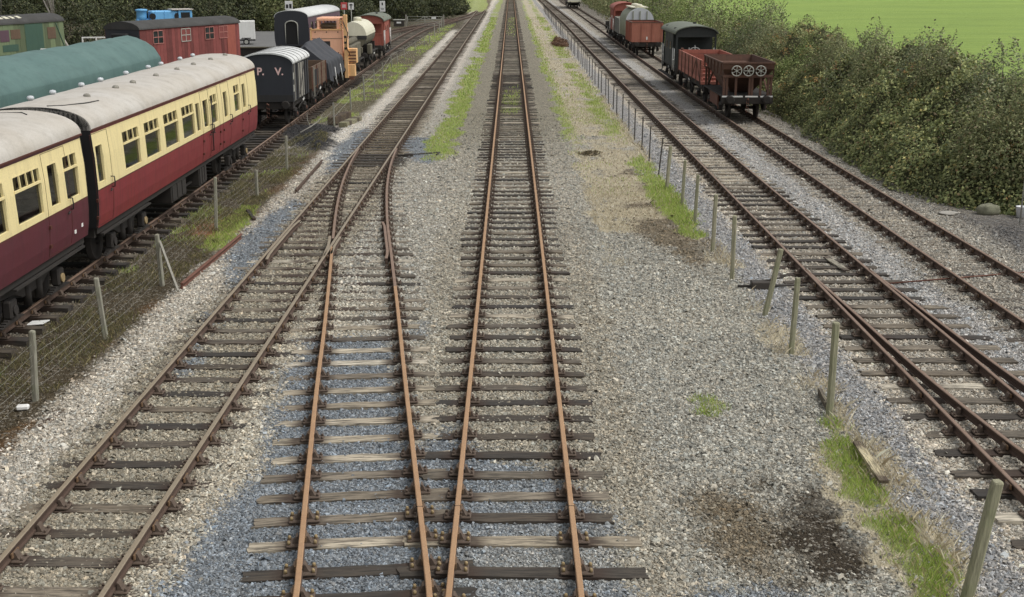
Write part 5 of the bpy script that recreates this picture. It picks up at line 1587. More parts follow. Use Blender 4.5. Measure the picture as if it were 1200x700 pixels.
def plain_coach(label, fx, y0, L, low, roofm, end='black', endtop=None, doorway=False):
    r = place('railway_coach', label, 'railway coach', fx, y0, L)
    b = MB(); bands = [(1.08, 1.945, 0), (1.945, 3.36, 0)]
    holes = [(y, y + 1.1, 2.05, 2.95) for y in np.arange(-L / 2 + 1.2, L / 2 - 1.6, 2.0)]
    for s in (-1, 1):
        b = MB(); wall_panel(b, s, -L / 2, L / 2, bands, holes); obj('body_side', b, M[low], r, fix=False)
    for s in (-1, 1):
        for h in holes: coach_window(r, s, *h, False, frame=low)
        zs = [1.08, 1.7, 2.05, 2.7, 3.36]; e = MB()
        prof = [(coach_x(z), z) for z in zs] + arc_roof(2.70, 3.34, .5, 2.2)[1:-1] + [(-coach_x(z), z) for z in reversed(zs)]
        e.prism(prof, s * L / 2 - .03, s * L / 2 + .012, 0); eo = obj('coach_end', e, M[end], r)
        if doorway:
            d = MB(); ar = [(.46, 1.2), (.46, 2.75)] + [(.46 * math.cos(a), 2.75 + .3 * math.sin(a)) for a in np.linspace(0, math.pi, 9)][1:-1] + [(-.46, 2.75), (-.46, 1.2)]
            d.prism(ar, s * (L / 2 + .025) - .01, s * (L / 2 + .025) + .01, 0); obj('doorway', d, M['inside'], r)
            d = MB(); d.tube([(x * 1.08, s * (L / 2 + .06), z) for x, z in ar], .05, 6, 0, smooth=False); obj('door_frame', d, M['palegrey'], r)
        else:
            for q in (-1, 1):
                d = MB(); d.box(q * .75 - .4, q * .75 + .4, s * (L / 2 + .02) - .012, s * (L / 2 + .02) + .012, 2.3, 3.1, 0); obj('end_window', d, M['glass'], r)
            d = MB(); d.box(-1.3, 1.3, s * (L / 2 + .02) - .012, s * (L / 2 + .02) + .012, 1.45, 1.95, 0); obj('end_band', d, M['white'], r)
        for q in (-1, 1): link('buffer', BUF, r, (q * .865, s * (L / 2 - .05), .99), (0, 0, 0 if s > 0 else math.pi))
    ro = MB(); pr = arc_roof(2.76, 3.33, .56, 2.2, 18); ro.prism(pr, -L / 2 - .02, L / 2 + .02, 0, smooth=True)
    obj('roof', ro, M[roofm], r)
    u = MB(); u.box(-1.2, 1.2, -L / 2 + .1, L / 2 - .1, .85, 1.09, 0); obj('underframe', u, M['under'], r)
    for s in (-1, 1): bogie(r, s * (L / 2 - 2.7))
    return r
plain_coach('plum sided coach with a black end, open arched doorway and pale roof', T7x, 98.5, 17.5, 'violet', 'vanroof', 'blackvan', doorway=True)
plain_coach('white fronted coach far away at the top of the right siding', T6x, 246, 18, 'violet', 'roofdark', 'tankcream')

# ---- grounded bodies in the yard on the left
def boarded(b, s, W, L, z0, z1, n, mi=0):
    for k in range(n):
        a = -L / 2 + L * k / n; o_ = random.uniform(0, .014)
        x0, x1 = sorted((s * W / 2, s * (W / 2 + .012 + o_)))
        b.box(x0, x1, a + .007, a + L / n - .007, z0 + random.uniform(0, .03), z1, mi)

def red_body():
    p0, p1 = Vector((-24.7, 81.0)), Vector((-20.6, 92.3)); d = p1 - p0; L = d.length; W = 2.7
    ang = -math.atan2(d.x, d.y)
    nrm = Vector((-math.cos(ang), -math.sin(ang)))
    c = (p0 + p1) / 2 + nrm * W / 2
    r = thing('boarded_coach', 'old red boarded coach body with a dark tarred roof and flaking windows', 'coach body', (c.x, c.y, 0), ang)
    b = MB()
    for s in (-1, 1): boarded(b, s, W, L, .75, 3.14, 34); b.box(s * W / 2 - .06, s * W / 2, -L / 2, L / 2, .7, 3.16, 0)
    obj('boarded_side', b, M['oldred'], r)
    for s in (-1, 1):
        e = MB(); prof = [(W / 2, .7), (W / 2, 3.12)] + arc_roof(W, 3.12, .5, 2.0)[1:-1] + [(-W / 2, 3.12), (-W / 2, .7)]
        e.prism(prof, s * L / 2 - .04, s * L / 2 + .01, 0); obj('coach_end', e, M['blackvan'], r)
        g = MB(); g.box(-.65, .65, s * L / 2 - (.45 if s < 0 else 0), s * L / 2 + (.45 if s > 0 else 0), .8, 2.9, 0, .08); obj('gangway', g, M['rubber'], r)
    ro = MB(); pr = arc_roof(W + .2, 3.14, .52, 2.0, 18); ro.prism(pr, -L / 2 - .1, L / 2 + .1, 0); obj('roof', ro, M['roofdark'], r)
    for k, (a, n) in enumerate(((-4.6, 2), (-1.4, 2), (1.5, 2), (3.3, 2))):
        f = MB(); x = W / 2 + .03
        w, z0, z1 = 1.1, 2.15, 3.0
        for j in range(n + 1): f.box(x, x + .03, a + w * j / n - .025, a + w * j / n + .025, z0, z1, 0)
        for z in (z0, (z0 + z1) / 2, z1): f.box(x, x + .028, a, a + w, z - .025, z + .025, 0)
        fo = obj('window_frame', f, M['fadedred' if k != 1 else 'palegrey'], r)
        q = MB(); q.box(x - .005, x + .004, a, a + w, z0, z1, 0); obj('pane', q, M['oldred' if k % 2 else 'glass'], fo)
    d = MB(); d.box(W / 2 + .02, W / 2 + .05, L / 2 - 1.7, L / 2 - .6, .8, 3.05, 0); obj('door', d, M['redend'], r)
    u = MB(); u.box(-1.2, 1.2, -L / 2 + .2, L / 2 - .2, .35, .72, 0)
    for y in (-4, 0, 4): u.box(-1.2, 1.2, y - .3, y + .3, -.3, .36, 0)
    obj('timber_base', u, M['under'], r)
red_body()

def green_body():
    p0, p1 = Vector((-40.4, 83.0)), Vector((-36.5, 99.6)); d = p1 - p0; L = d.length; W = 2.7; ang = -math.atan2(d.x, d.y)
    nrm = Vector((-math.cos(ang), -math.sin(ang))); c = (p0 + p1) / 2 + nrm * W / 2
    r = thing('boarded_van', 'faded green boarded van body with patched panels and a peeling dark roof', 'van body', (c.x, c.y, 0), ang)
    b = MB()
    for s in (-1, 1): boarded(b, s, W, L, .75, 3.0, 26); b.box(s * W / 2 - .06, s * W / 2, -L / 2, L / 2, .7, 3.02, 0)
    obj('boarded_side', b, M['oldgreen'], r)
    for s in (-1, 1):
        e = MB(); prof = [(W / 2, .7), (W / 2, 2.98)] + arc_roof(W, 2.98, .62, 2.0)[1:-1] + [(-W / 2, 2.98), (-W / 2, .7)]
        e.prism(prof, s * L / 2 - .04, s * L / 2 + .01, 0); obj('van_end', e, M['oldgreen'], r)
    ro = MB(); ro.prism(arc_roof(W + .2, 3.0, .64, 2.0, 18), -L / 2 - .1, L / 2 + .1, 0); roo = obj('roof', ro, M['roofdark'], r)
    pr = arc_roof(W + .22, 3.01, .65, 2.0, 18)
    for k in range(6):
        m = MB(); a = L / 2 - 9.2 + k * .75 + random.uniform(-.1, .1); j = random.choice((3, 4))
        m.prism([(x, z + .006) for x, z in pr[j:j + 3]] + [(x, z - .02) for x, z in pr[j:j + 3]][::-1], a, a + random.uniform(.25, .5), 0); obj('peeled_patch', m, M['tankcream'], roo)
    x = W / 2 + .03
    def panel(nm, y, w, z0, z1, m_, px=0):
        q = MB(); q.box(x - .01, x + .02 + px, L / 2 - y - w, L / 2 - y, z0, z1, 0); return obj(nm, q, M[m_], r)
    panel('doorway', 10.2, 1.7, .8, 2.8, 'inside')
    panel('door', 2.9, 2.3, .85, 2.95, 'dkgreen'); panel('board_panel', 1.2, 1.1, 1.7, 2.6, 'rustywood'); panel('board_panel', 7.2, 1.1, 1.75, 2.6, 'bluepaint' if False else 'violet')
    panel('board_panel', 5.8, 1.2, 1.9, 2.6, 'rustywood'); panel('board_panel', 8.6, 1.1, 1.2, 2.4, 'dkgreen'); panel('board_panel', 6.2, 1.9, 1.0, 1.5, 'dkgreen')
    q = MB(); q.bar((x + .02, L / 2 - 1.1, 2.9), (x + .02, L / 2 - .1, .9), .08, .03, 0, up=(1, 0, 0)); obj('diagonal_brace', q, M['dkgreen'], r)
    u = MB(); u.box(-1.2, 1.2, -L / 2 + .2, L / 2 - .2, .35, .72, 0)
    for y in (-6, -2, 2, 6): u.box(-1.2, 1.2, y - .3, y + .3, -.3, .36, 0)
    obj('timber_base', u, M['under'], r)
green_body()

def blue_engine():
    # a plain playground-style tank locomotive, only its top shows over the red coach roof
    r = thing('playground_engine', 'bright blue toy locomotive showing over the red coach roof', 'toy locomotive', (-29.6, 104.0, .75), R(-62))
    b = MB(); b.box(-.8, .8, -2.3, 2.3, .5, 1.3, 0, .06); obj('frame', b, M['bluepaint'], r)
    b = MB(); b.box(-.75, .75, -1.1, 1.1, 1.3, 2.95, 0, .1)
    for y in (-.75, 0, .75): b.box(-.78, .78, y - .03, y + .03, 1.35, 2.9, 0)
    obj('side_tank', b, M['bluepaint'], r)
    for s in (-1, 1):
        for y in (-1.1, .95):
            q = MB(); q.tube([(s * .70, y + .1, 2.5), (s * .8, y + .1, 2.5)], .26, 16, 0); obj('porthole', q, M['inside'], r)
    b = MB(); b.box(-.8, .8, 1.1, 2.3, 1.3, 2.98, 0, .06); b.box(-.9, .9, .6, 2.4, 2.98, 3.08, 1, .03); obj('cab', b, [M['bluepaint'], M['roofgrey']], r)
    b = MB(); b.box(-.82, .82, 1.35, 2.1, 2.35, 2.8, 0); obj('cab_window', b, M['inside'], r)
    b = MB(); b.tube([(0, -2.2, 1.7), (0, -1.0, 1.7)], .62, 18); obj('boiler', b, M['bluepaint'], r)
    b = MB(); b.lathe([(.45, 2.1), (.42, 2.5), (.42, 2.9), (.50, 2.95), (.5, 3.05), (.3, 3.1), (0, 3.1)], 16, 0, Matrix.Translation((0, -1.75, 0))); obj('chimney', b, M['bluepaint'], r)
    for y in (-1.4, 0, 1.4):
        for s in (-1, 1):
            q = MB(); q.tube([(s * .7, y, .27), (s * .85, y, .27)], .47, 16, 0); obj('wheel', q, M['bluepaint'], r)
blue_engine()

def trailer():
    r = thing('box_trailer', 'white box trailer parked by the yard road beyond the red coach', 'trailer', (-27.5, 122.6, -.2), R(-78))
    b = MB(); b.box(-.95, .95, -1.7, 1.7, .55, 2.35, 0, .04); obj('body', b, M['white'], r)
    for s in (-1, 1):
        for y in (-1.0, 0, 1.0): pass
        w = MB(); w.tube([(s * .82, .8, .32), (s * 1.0, .8, .32)], .32, 16, 0); wo_ = obj('wheel', w, M['tyre'], r)
        w = MB(); w.tube([(s * .99, .8, .32), (s * 1.015, .8, .32)], .19, 12, 0); obj('rim', w, M['gatesteel'], wo_)
        w = MB(); w.box(s * .98 - .1, s * .98 + .06, .35, 1.25, .66, .72, 0); obj('mudguard', w, M['black'], r)
    b = MB(); b.box(-.93, .93, -1.7, 1.7, .42, .55, 0); b.bar((-.6, -1.7, .48), (0, -2.9, .48), .07, .07); b.bar((.6, -1.7, .48), (0, -2.9, .48), .07, .07); obj('chassis', b, M['black'], r)
    b = MB(); b.tube([(0, -2.7, -.0), (0, -2.7, .55)], .04, 6); obj('jockey_wheel', b, M['black'], r)
trailer()
# ------------------------------------------------------------------ fences, posts, signs, odds and ends
def post_from_pixels(bx, by, tx, ty):
    x, y = ground(bx, by, -.2)
    lo, hi = -.2, 3.0
    for _ in range(40):
        m_ = (lo + hi) / 2
        zc = y * _C + (CAMH - m_) * _S; row = 350 + FPX * ((CAMH - m_) * _C - y * _S) / zc
        if row > ty: lo = m_
        else: hi = m_
    zc = y * _C + (CAMH - m_) * _S
    return x, y, m_, (tx - 600) * zc / FPX - x

def wood_post(name, label, cat, x, y, ztop, lean, w=.10, group=None, col=(118, 116, 92), parent=None):
    b = MB(); n = 7; h = ztop + .35
    for i in range(n):
        pass
    rings = []
    for i in range(n + 1):
        t = i / n; z = -.35 + h * t
        ox = lean * t; k = w / 2 * (1 - .06 * t)
        j = lambda: random.uniform(-.004, .004)
        ch = k * .35
        rings.append([(ox - k + j(), -k + ch, z), (ox - k + ch, -k + j(), z), (ox + k - ch, -k + j(), z), (ox + k + j(), -k + ch, z), (ox + k + j(), k - ch, z), (ox + k - ch, k + j(), z), (ox - k + ch, k + j(), z), (ox - k + j(), k - ch, z)])
    V = [p for r_ in rings for p in r_]
    tz = [(p[0] * .86 + lean * .14, p[1] * .86, p[2] + .018 + random.uniform(-.004, .01)) for p in rings[-1]]
    V += tz
    F = [(i * 8 + a, i * 8 + (a + 1) % 8, (i + 1) * 8 + (a + 1) % 8, (i + 1) * 8 + a) for i in range(n + 1) for a in range(8)]
    F.append([(n + 1) * 8 + a for a in range(8)])
    b.add(V, F, 0)
    o = obj(name, b, M['postwood'], parent); o.location = (x, y, 0) if parent is None else (x - parent.location.x, y - parent.location.y, 0)
    o.color = srgb(*col)
    o.rotation_euler = (random.gauss(0, .015), 0, random.uniform(-.25, .25) if abs(lean) < .1 else 0)
    if parent is None: tag(o, label, cat, group)
    return o
def post_mat():
    t = NT('weathered_post'); co = t.coord('Object'); base = t.n('ShaderNodeObjectInfo').outputs['Color']
    n1 = t.noise(t.mapping(co, (22, 22, 2)), 2.0, 6, .65); n2 = t.noise(co, 3, 4, .6)
    c = t.mix(t.ramp(n1, [(.35, .5), (.58, 0.0)]), base, srgb(78, 76, 62)); c = t.mix(t.ramp(n2, [(.5, 0.0), (.75, .5)]), c, srgb(120, 132, 88))
    t.color(c).rough(.9); t.bump(n1, .6, .012); return t.mat
M['postwood'] = post_mat()

WP = [((1130, 705, 1168, 565), 'thick leaning weathered post nearest the camera by the grass patch', .125),
      ((972, 487, 979, 379), 'upright weathered post with dead grass at its foot beside the loose plank', .105),
      ((927, 413, 935, 327), 'second upright post beyond the dead grass tuft beside the point rod', .095),
      ((895, 369, 915, 293), 'wooden post leaning sharply to the right at the edge of the gravel', .105),
      ((858, 327, 861, 254), 'wooden post just behind the sharply leaning one', .10),
      ((835, 294, 839, 229), 'wooden post two behind the sharply leaning one', .10),
      ((814, 262, 818, 206), 'wooden post three behind the sharply leaning one', .10),
      ((799, 240, 803, 189), 'slim weathered wooden post at the end of the green verge', .10),
      ((781, 222, 786, 172), 'farthest wooden post, darker and next to the thin steel ones', .105)]
for px_, lab, w in WP:
    x, y, zt, le = post_from_pixels(*px_)
    wood_post('fence_post', lab, 'fence post', x, y, zt, le, w, 'posts along the right hand verge', random.choice([(152, 150, 124), (142, 140, 114), (160, 156, 132)]))
sp = MB(); sp.box(-.022, .022, -.022, -.012, -.4, 1.15, 0); sp.box(-.022, -.012, -.012, .022, -.4, 1.15, 0)
spm = sp.mesh('fence_post', M['darksteel']); recalc(spm)
y = 42.4; k = 0
while y < 232:
    o = bpy.data.objects.new('fence_post', spm); COL.objects.link(o)
    lx = 5.28 + .0035 * (y - 40) + random.gauss(0, .02)
    o.location = (lx, y, random.gauss(0, .04)); o.rotation_euler = (random.gauss(0, .012), .085 if k == 0 else random.gauss(0, .015), random.uniform(-.2, .2))
    tag(o, 'leaning dark steel post next to the last wooden one' if k == 0 else 'thin dark steel post in the far row along the verge', 'fence post', 'posts along the right hand verge')
    y += 3.55 if k < 1 else 3.0; k += 1

# wire fence along the coach siding
fence = thing('wire_fence', 'wooden post and wire netting fence along the soil beside the coaches', 'fence', (-8.2, 19, -.2))
FP = [(-8.12, 16.0, 1.0, 0), ] 
for px_ in ((41, 466, 38, 389), (124, 394, 113, 327), (190, 332, 184, 276), (253, 267, 252, 209), (301, 228, 300, 200), (336, 197, 335, 160), (392, 150, 390.5, 121), (411, 127, 410, 104), (427, 117, 425.5, 90), (439, 105, 438, 82), (449, 95, 448, 74), (459, 78, 458.5, 66), (466, 74, 465, 63), (474, 71, 473.5, 58), (487, 61, 486, 49), (498, 54, 497, 44), (504, 51, 503, 41)):
    FP.append(post_from_pixels(*px_))
for x, y, zt, le in FP:
    o = wood_post('post', None, None, x, y, zt, le, .10 if y < 50 else .08, None, (146, 144, 130) if y < 50 else (150, 148, 136), fence)
    o.location.z = .2
# one post carries a slanting strut, one an extra stake
b = MB(); x, y = FP[3][0], FP[3][1]; b.bar((x + .02 + 8.2, y - 19, 1.0), (x + .62 + 8.2, y - 19 - .9, .05), .05, .05); obj('strut', b, M['greywood'], fence)
w = MB()
levels = (.14, .27, .41, .57, .75, .95)
for (x0, y0, z0, l0), (x1, y1, z1, l1) in zip(FP[:7], FP[1:8]):
    for q, lv in enumerate(levels):
        pts = []
        for i in range(9):
            t = i / 8; sag = math.sin(math.pi * t) * (.05 + .03 * (q > 3)) + .012 * math.sin(7 * t + q)
            pts.append((x0 + l0 * lv + (x1 + l1 * lv - x0 - l0 * lv) * t + 8.2, y0 + (y1 - y0) * t - 19, lv - sag + .02))
        w.tube(pts, .0019, 4, 0, cap=False)
    n = int((y1 - y0) / .3)
    for i in range(n):
        t = (i + .5) / n; sag = math.sin(math.pi * t)
        w.tube([(x0 + (x1 - x0) * t + 8.2, y0 + (y1 - y0) * t - 19, .1 - .05 * sag), (x0 + l0 * .8 + (x1 + l1 * .8 - x0 - l0 * .8) * t + 8.2, y0 + (y1 - y0) * t - 19, .95 - .08 * sag)], .0009, 3, 0, cap=False)
obj('wire_netting', w, M['gatesteel'], fence, fix=False)
b = MB()
for (x0, y0, z0, l0), (x1, y1, z1, l1) in zip(FP[7:-1], FP[8:]):
    for lv in (.5, .9): b.tube([(x0 + 8.2, y0 - 19, lv), (x1 + 8.2, y1 - 19, lv)], .008, 4, 0, cap=False)
obj('fence_wire', b, M['gatesteel'], fence, fix=False)

# field gate across the siding end
g = thing('field_gate', 'galvanised five bar gate beyond the siding, plate on its top bar', 'gate', (-11.6, 163, -.2))
b = MB()
for z in (.25, .5, .75, 1.0, 1.35): b.tube([(-2.3, 0, z), (2.3, 0, z)], .03, 6)
for x in (-2.3, 0, 2.3): b.tube([(x, 0, .2), (x, 0, 1.38)], .035, 6)
b.tube([(-2.3, 0, .25), (0, 0, 1.35)], .025, 6); b.tube([(0, 0, 1.35), (2.3, 0, .25)], .025, 6)
obj('gate_frame', b, M['gatesteel'], g)
for x in (-2.5, 2.5):
    b = MB(); b.box(x - .09, x + .09, -.09, .09, -.2, 1.6, 0, .02); obj('gate_post', b, M['greywood'], g)
b = MB(); b.box(.9, 1.5, -.06, -.04, 1.05, 1.3, 0); obj('plate', b, M['signface'], g)
def pale(x, y, lab):
    o = wood_post('gate_stake', lab, 'stake', x, y, 1.1, 0, .09, 'pale stakes by the gate', (170, 168, 156))
for x, y in ((-9.1, 158), (-8.9, 150), (-9.0, 142)): pale(x, y, 'pale wooden stake standing near the galvanised gate')

# signs
def sign(name, label, x, y, z0, z1, w, face, poles=1, marks=(), tri=False):
    r = thing(name, label, 'sign', (x, y, -.2))
    b = MB(); b.box(-w / 2, w / 2, -.02, .02, z0, z1, 0, .01); p = obj('sign_plate', b, M[face], r)
    for (a, c, e, f, m_) in marks:
        q = MB(); q.box(a, c, -.028, -.02, e, f, 0); obj('marking', q, M[m_], p)
    b = MB(); b.tube([(0, .04, 0), (0, .04, z1 - .05)], .045, 8); obj('sign_pole', b, M['gatesteel'], r)
    if tri:
        b = MB(); b.bar((-.35, .04, z0 - .75), (0, .04, z0 - .05), .06, .06); b.bar((.35, .04, z0 - .75), (0, .04, z0 - .05), .06, .06); b.bar((-.35, .04, z0 - .75), (.35, .04, z0 - .75), .06, .06); obj('bracket', b, M['white'], r)
sign('notice_board', 'white notice on a post above the plum coach roof', -23.6, 130, 3.2, 4.1, .8, 'signface', tri=True, marks=((-.3, -.05, 3.35, 3.75, 'signblack'), (.05, .3, 3.35, 3.8, 'signblack')))
sign('signal_board', 'small red board on a pole behind the orange machine', -19.0, 139, 2.95, 3.75, .72, 'signred', marks=((-.2, .2, 3.2, 3.3, 'signface'), (-.2, .2, 3.4, 3.5, 'signface')))
sign('arrow_sign', 'small white sign with a black arrow beside the red board', -18.2, 139, 2.95, 3.7, .62, 'signface', marks=((-.06, .06, 3.05, 3.5, 'signblack'), (-.2, .2, 3.42, 3.5, 'signblack'), (-.14, .14, 3.5, 3.56, 'signblack')))
sign('notice_board', 'tall white notice with black markings beyond the red brake van', -17.5, 166, 1.9, 3.3, .74, 'signface', marks=((-.09, .09, 2.75, 3.1, 'signblack'), (-.24, .24, 2.3, 2.36, 'signblack'), (-.2, .2, 2.15, 2.2, 'signblack')))
c = thing('relay_cabinet', 'low dark lineside cabinet with a pale lid left of the gate', 'cabinet', (-15.2, 165, -.2))
b = MB(); b.box(-.7, .7, -.4, .4, 0, .8, 0, .03); obj('cabinet_body', b, M['darksteel'], c)
b = MB(); b.box(-.75, .75, -.45, .45, .8, .92, 0, .02); obj('lid', b, M['palegrey'], c)
b = MB(); b.box(-.3, .3, -.43, -.40, .4, .62, 0); obj('plate', b, M['signface'], c)

# white rails by the green van
def railing(label, x, y, pts, ang):
    r = thing('white_railing', label, 'railing', (x, y, -.2), ang)
    w_, h, n = pts
    for i in range(n):
        b = MB(); q = -w_ / 2 + w_ * i / (n - 1); b.box(q - .05, q + .05, -.05, .05, 0, h, 0, .01); obj('post', b, M['white'], r)
    for z in (h * .98, h * .55):
        b = MB(); b.box(-w_ / 2 - .02, w_ / 2 + .02, -.03, .03, z - .05, z + .05, 0, .01); obj('rail', b, M['white'], r)
railing('white painted railing at the foot of the green boarded van', -31.4, 84, (2.0, 1.95, 2), R(20))
railing('tall white railing between the green van and the red coach body', -31.5, 92.5, (2.0, 2.3, 3), R(10))

# loose things on the ground
def loose_rail(label, p0, p1, mat='rustpipe'):
    (x0, y0), (x1, y1) = p0, p1; L = math.hypot(x1 - x0, y1 - y0)
    b = MB(); b.prism([(a, c + .145) for a, c in RAIL_PROF], -L / 2, L / 2, 0)
    o = obj('loose_rail', b, M[mat]); o.location = ((x0 + x1) / 2, (y0 + y1) / 2, -.215); o.rotation_euler = (0, R(12), -math.atan2(x1 - x0, y1 - y0))
    tag(o, label, 'rail')
loose_rail('short rusty red rail lying on the pale gravel by the soil strip', ground(212, 338), ground(282, 279))
loose_rail('short dark rail lying beside the turnout near the coal heap', ground(346, 227), ground(377, 191), 'rustside')

def timber(name, label, p0, p1, w, h, z, col, cat='timber'):
    (x0, y0), (x1, y1) = p0, p1; L = math.hypot(x1 - x0, y1 - y0)
    b = MB(); b.box(-L / 2, L / 2, -w / 2, w / 2, 0, h, 0, min(w, h) * .08)
    o = obj(name, b, M['timber']); o.location = ((x0 + x1) / 2, (y0 + y1) / 2, z); o.rotation_euler = (R(random.uniform(-3, 3)), R(random.uniform(-1, 1)), math.atan2(y1 - y0, x1 - x0)); o.color = srgb(*col)
    tag(o, label, cat); return o
timber('spare_sleeper', 'dark spare sleeper with a yellowed end on the grass by the coal heap', (-8.6, 57.2), (-8.25, 60.2), .42, .36, -.23, (96, 82, 62))
timber('spare_sleeper', 'pale mossy spare sleeper lying nearest the left line', (-7.95, 56.3), (-7.6, 59.2), .40, .22, -.23, (150, 146, 116))
timber('plank', 'bleached plank lying in the grass behind the leaning front post', ground(1004, 527), ground(1035, 574), .14, .05, -.11, (196, 184, 150), 'plank')
timber('plank', 'short grey board edging the gravel at the foot of the upright post', ground(960, 462), ground(969, 480), .06, .12, -.2, (112, 104, 88), 'plank')
timber('rotten_timber', 'rotten brown timber half buried in the soil at the left edge', ground(-10, 548), ground(70, 478), .24, .14, -.36, (98, 86, 70))
timber('plank', 'splintered pale board lying inside the right track before the point blades', ground(968, 303), ground(992, 319), .16, .03, -.178, (170, 164, 146), 'plank')
timber('plank', 'short dark board by the mossy patch near the loose rail', ground(290, 248), ground(298, 258), .1, .08, -.22, (48, 44, 40), 'plank')

def rock(name, label, x, y, r, sz, mat, cat):
    import bmesh
    bm = bmesh.new(); bmesh.ops.create_icosphere(bm, subdivisions=3, radius=1)
    for v in bm.verts:
        n = v.co.normalized(); k = 1 + .28 * mnoise.noise(n * 1.3 + Vector((x, y, 0))) + .1 * mnoise.noise(n * 4)
        v.co = Vector((n.x * r * k * sz[0], n.y * r * k * sz[1], n.z * r * k * sz[2]))
    me = bpy.data.meshes.new(name); bm.to_mesh(me); bm.free(); me.materials.append(M[mat])
    me.polygons.foreach_set('use_smooth', [True] * len(me.polygons))
    o = bpy.data.objects.new(name, me); COL.objects.link(o); o.location = (x, y, -.2 + r * sz[2] * .5); tag(o, label, cat); return o
rock('boulder', 'pale mossy boulder at the foot of the hedge', *ground(1157, 250), .27, (1.25, .9, .75), 'stone', 'boulder')
rock('flat_stone', 'flat pale stone on the dark gravel left of the boulder', *ground(1112, 251), .22, (1.4, .8, .25), 'concrete', 'stone')
x, y = ground(27, 480, -.25); b = MB(); b.box(-.10, .10, -.06, .06, 0, .08, 0, .02); o = obj('white_brick', b, M['litter']); o.location = (x, y, -.25); o.rotation_euler = (0, 0, .2); tag(o, 'white painted brick by the foot of the nearest wire fence post', 'brick')
x, y = ground(44, 381, -.28); b = MB()
b.add([(-.16, -.10, .0), (.14, -.11, .03), (.22, .12, .05), (-.16, .14, .02), (-.2, -.12, .02), (.18, -.14, .05), (.22, .12, .07), (-.16, .14, .04)], [(0, 3, 2, 1), (4, 5, 6, 7), (0, 1, 5, 4), (1, 2, 6, 5), (2, 3, 7, 6), (3, 0, 4, 7)])
o = obj('litter', b, M['litter']); o.location = (x, y, -.27); tag(o, 'scrap of white litter lying on the sleeper ends beside the maroon coach', 'litter')
bk = thing('white_bucket', 'white bucket standing under the hedge at the right edge', 'bucket', (*ground(1196, 254), -.22))
b = MB(); b.lathe([(.12, 0), (.16, .32), (.17, .33), (.15, .33), (.11, .02), (0, .02)], 16); obj('bucket_body', b, M['bucketwhite'], bk)
b = MB(); b.tube([(.165 * math.cos(a), .02, .32 - .12 * math.sin(a)) for a in np.linspace(0, math.pi, 9)], .006, 5); obj('handle', b, M['gatesteel'], bk)
ps = thing('marker_pole', 'slim grey pole with a white sleeve in front of the hedge', 'pole', (*ground(1195, 263), -.2))
b = MB(); b.tube([(0, 0, 0), (0, 0, 4.0)], .022, 8); obj('pole_shaft', b, M['gatesteel'], ps)
b = MB(); b.tube([(0, 0, 2.6), (0, 0, 3.05)], .045, 8); obj('white_sleeve', b, M['white'], ps)

# point rods
r = thing('point_rod', 'dark point operating rod crossing the right tracks to a ground lever', 'point rod', (5.5, 26.6, -.16))
b = MB(); b.tube([(-.3, 0, 0), (1.3, .1, .0)], .03, 6); obj('rod', b, M['darksteel'], r)
b = MB(); b.tube([(3.1, .2, -.0), (7.6, 1.6, -.02)], .02, 6); obj('rod', b, M['rustpipe'], r)
b = MB(); b.box(.0, .5, -.12, .14, -.06, .12, 0, .02); b.bar((.2, 0, .1), (.75, .05, .2), .04, .03); obj('ground_lever', b, M['darksteel'], r)
r = thing('point_rod', 'thin point rod running out over the blue chippings right of the left line', 'point rod', (-4.0, 47.0, -.17))
b = MB(); b.tube([(-.5, 0, 0), (1.1, .9, 0)], .03, 6); b.tube([(1.1, .9, 0), (1.0, .2, 0)], .03, 6); obj('rod', b, M['darksteel'], r)
b = MB(); b.box(-.25, .1, -.1, .1, -.05, .08, 0, .01); obj('crank_base', b, M['darksteel'], r)

# yard surfaces
def sheet(name, pts, z, mat):
    b = MB(); b.add([(x, y, z) for x, y in pts], [list(range(len(pts)))]); o = obj(name, b, M[mat], fix=False); setting(o); return o
def asphalt():
    t = NT('asphalt'); co = t.coord('World'); n = t.noise(co, .5, 5, .6); n2 = t.noise(co, 60, 2, .5)
    c = t.mix(t.ramp(n, [(.35, 0.0), (.7, 1.0)]), srgb(96, 96, 95), srgb(112, 111, 108)); c = t.mix(.3, c, t.ramp(n2, [(.3, srgb(70, 70, 70)), (.7, srgb(130, 130, 128))]))
    t.color(c).rough(.9); return t.mat
M['asphalt'] = asphalt()
sheet('yard_road', [(-60, 108), (-19.2, 113), (-18.6, 124), (-24, 150), (-60, 150)], -.155, 'asphalt')
b = MB(); b.box(-30, -20.0, 107.2, 109.6, -.3, .0, 0, .03); o = obj('pavement', b, M['concrete'], fix=False); setting(o)
wl = thing('low_wall', 'low dark timber edged wall in front of the pale yard paving', 'wall', (-24.5, 104.5, -.2))
b = MB(); b.box(-4.5, 4.6, -.2, .2, 0, .75, 0, .02); obj('wall', b, M['under'], wl)
b = MB(); b.box(-4.6, 4.7, -.26, .26, .75, .86, 0, .02); obj('coping', b, M['olive'], wl)
wood_post('yard_post', 'slim yellowish wooden post standing before the low yard wall', 'post', -22.6, 99, 1.3, .12, .1, None, (150, 128, 80))
# dead branch on the coal heap
x, y = ground(368, 160); br_ = thing('dead_branch', 'pale forked dead branch lying across the black coal heap', 'branch', (x, y, -.1))
b = MB(); b.tube([(-.5, -.6, .15), (-.1, -.2, .35), (.2, .3, .55), (.3, .9, .8)], [.03, .025, .02, .008], 6); obj('limb', b, M['greywood'], br_)
b = MB(); b.tube([(.2, .3, .55), (.55, .5, .75), (.7, .9, .9)], [.018, .012, .005], 5); obj('twig', b, M['greywood'], br_)
b = MB(); b.tube([(-.1, -.2, .35), (-.3, .2, .6), (-.35, .5, .9)], [.018, .012, .005], 5); obj('twig', b, M['greywood'], br_)
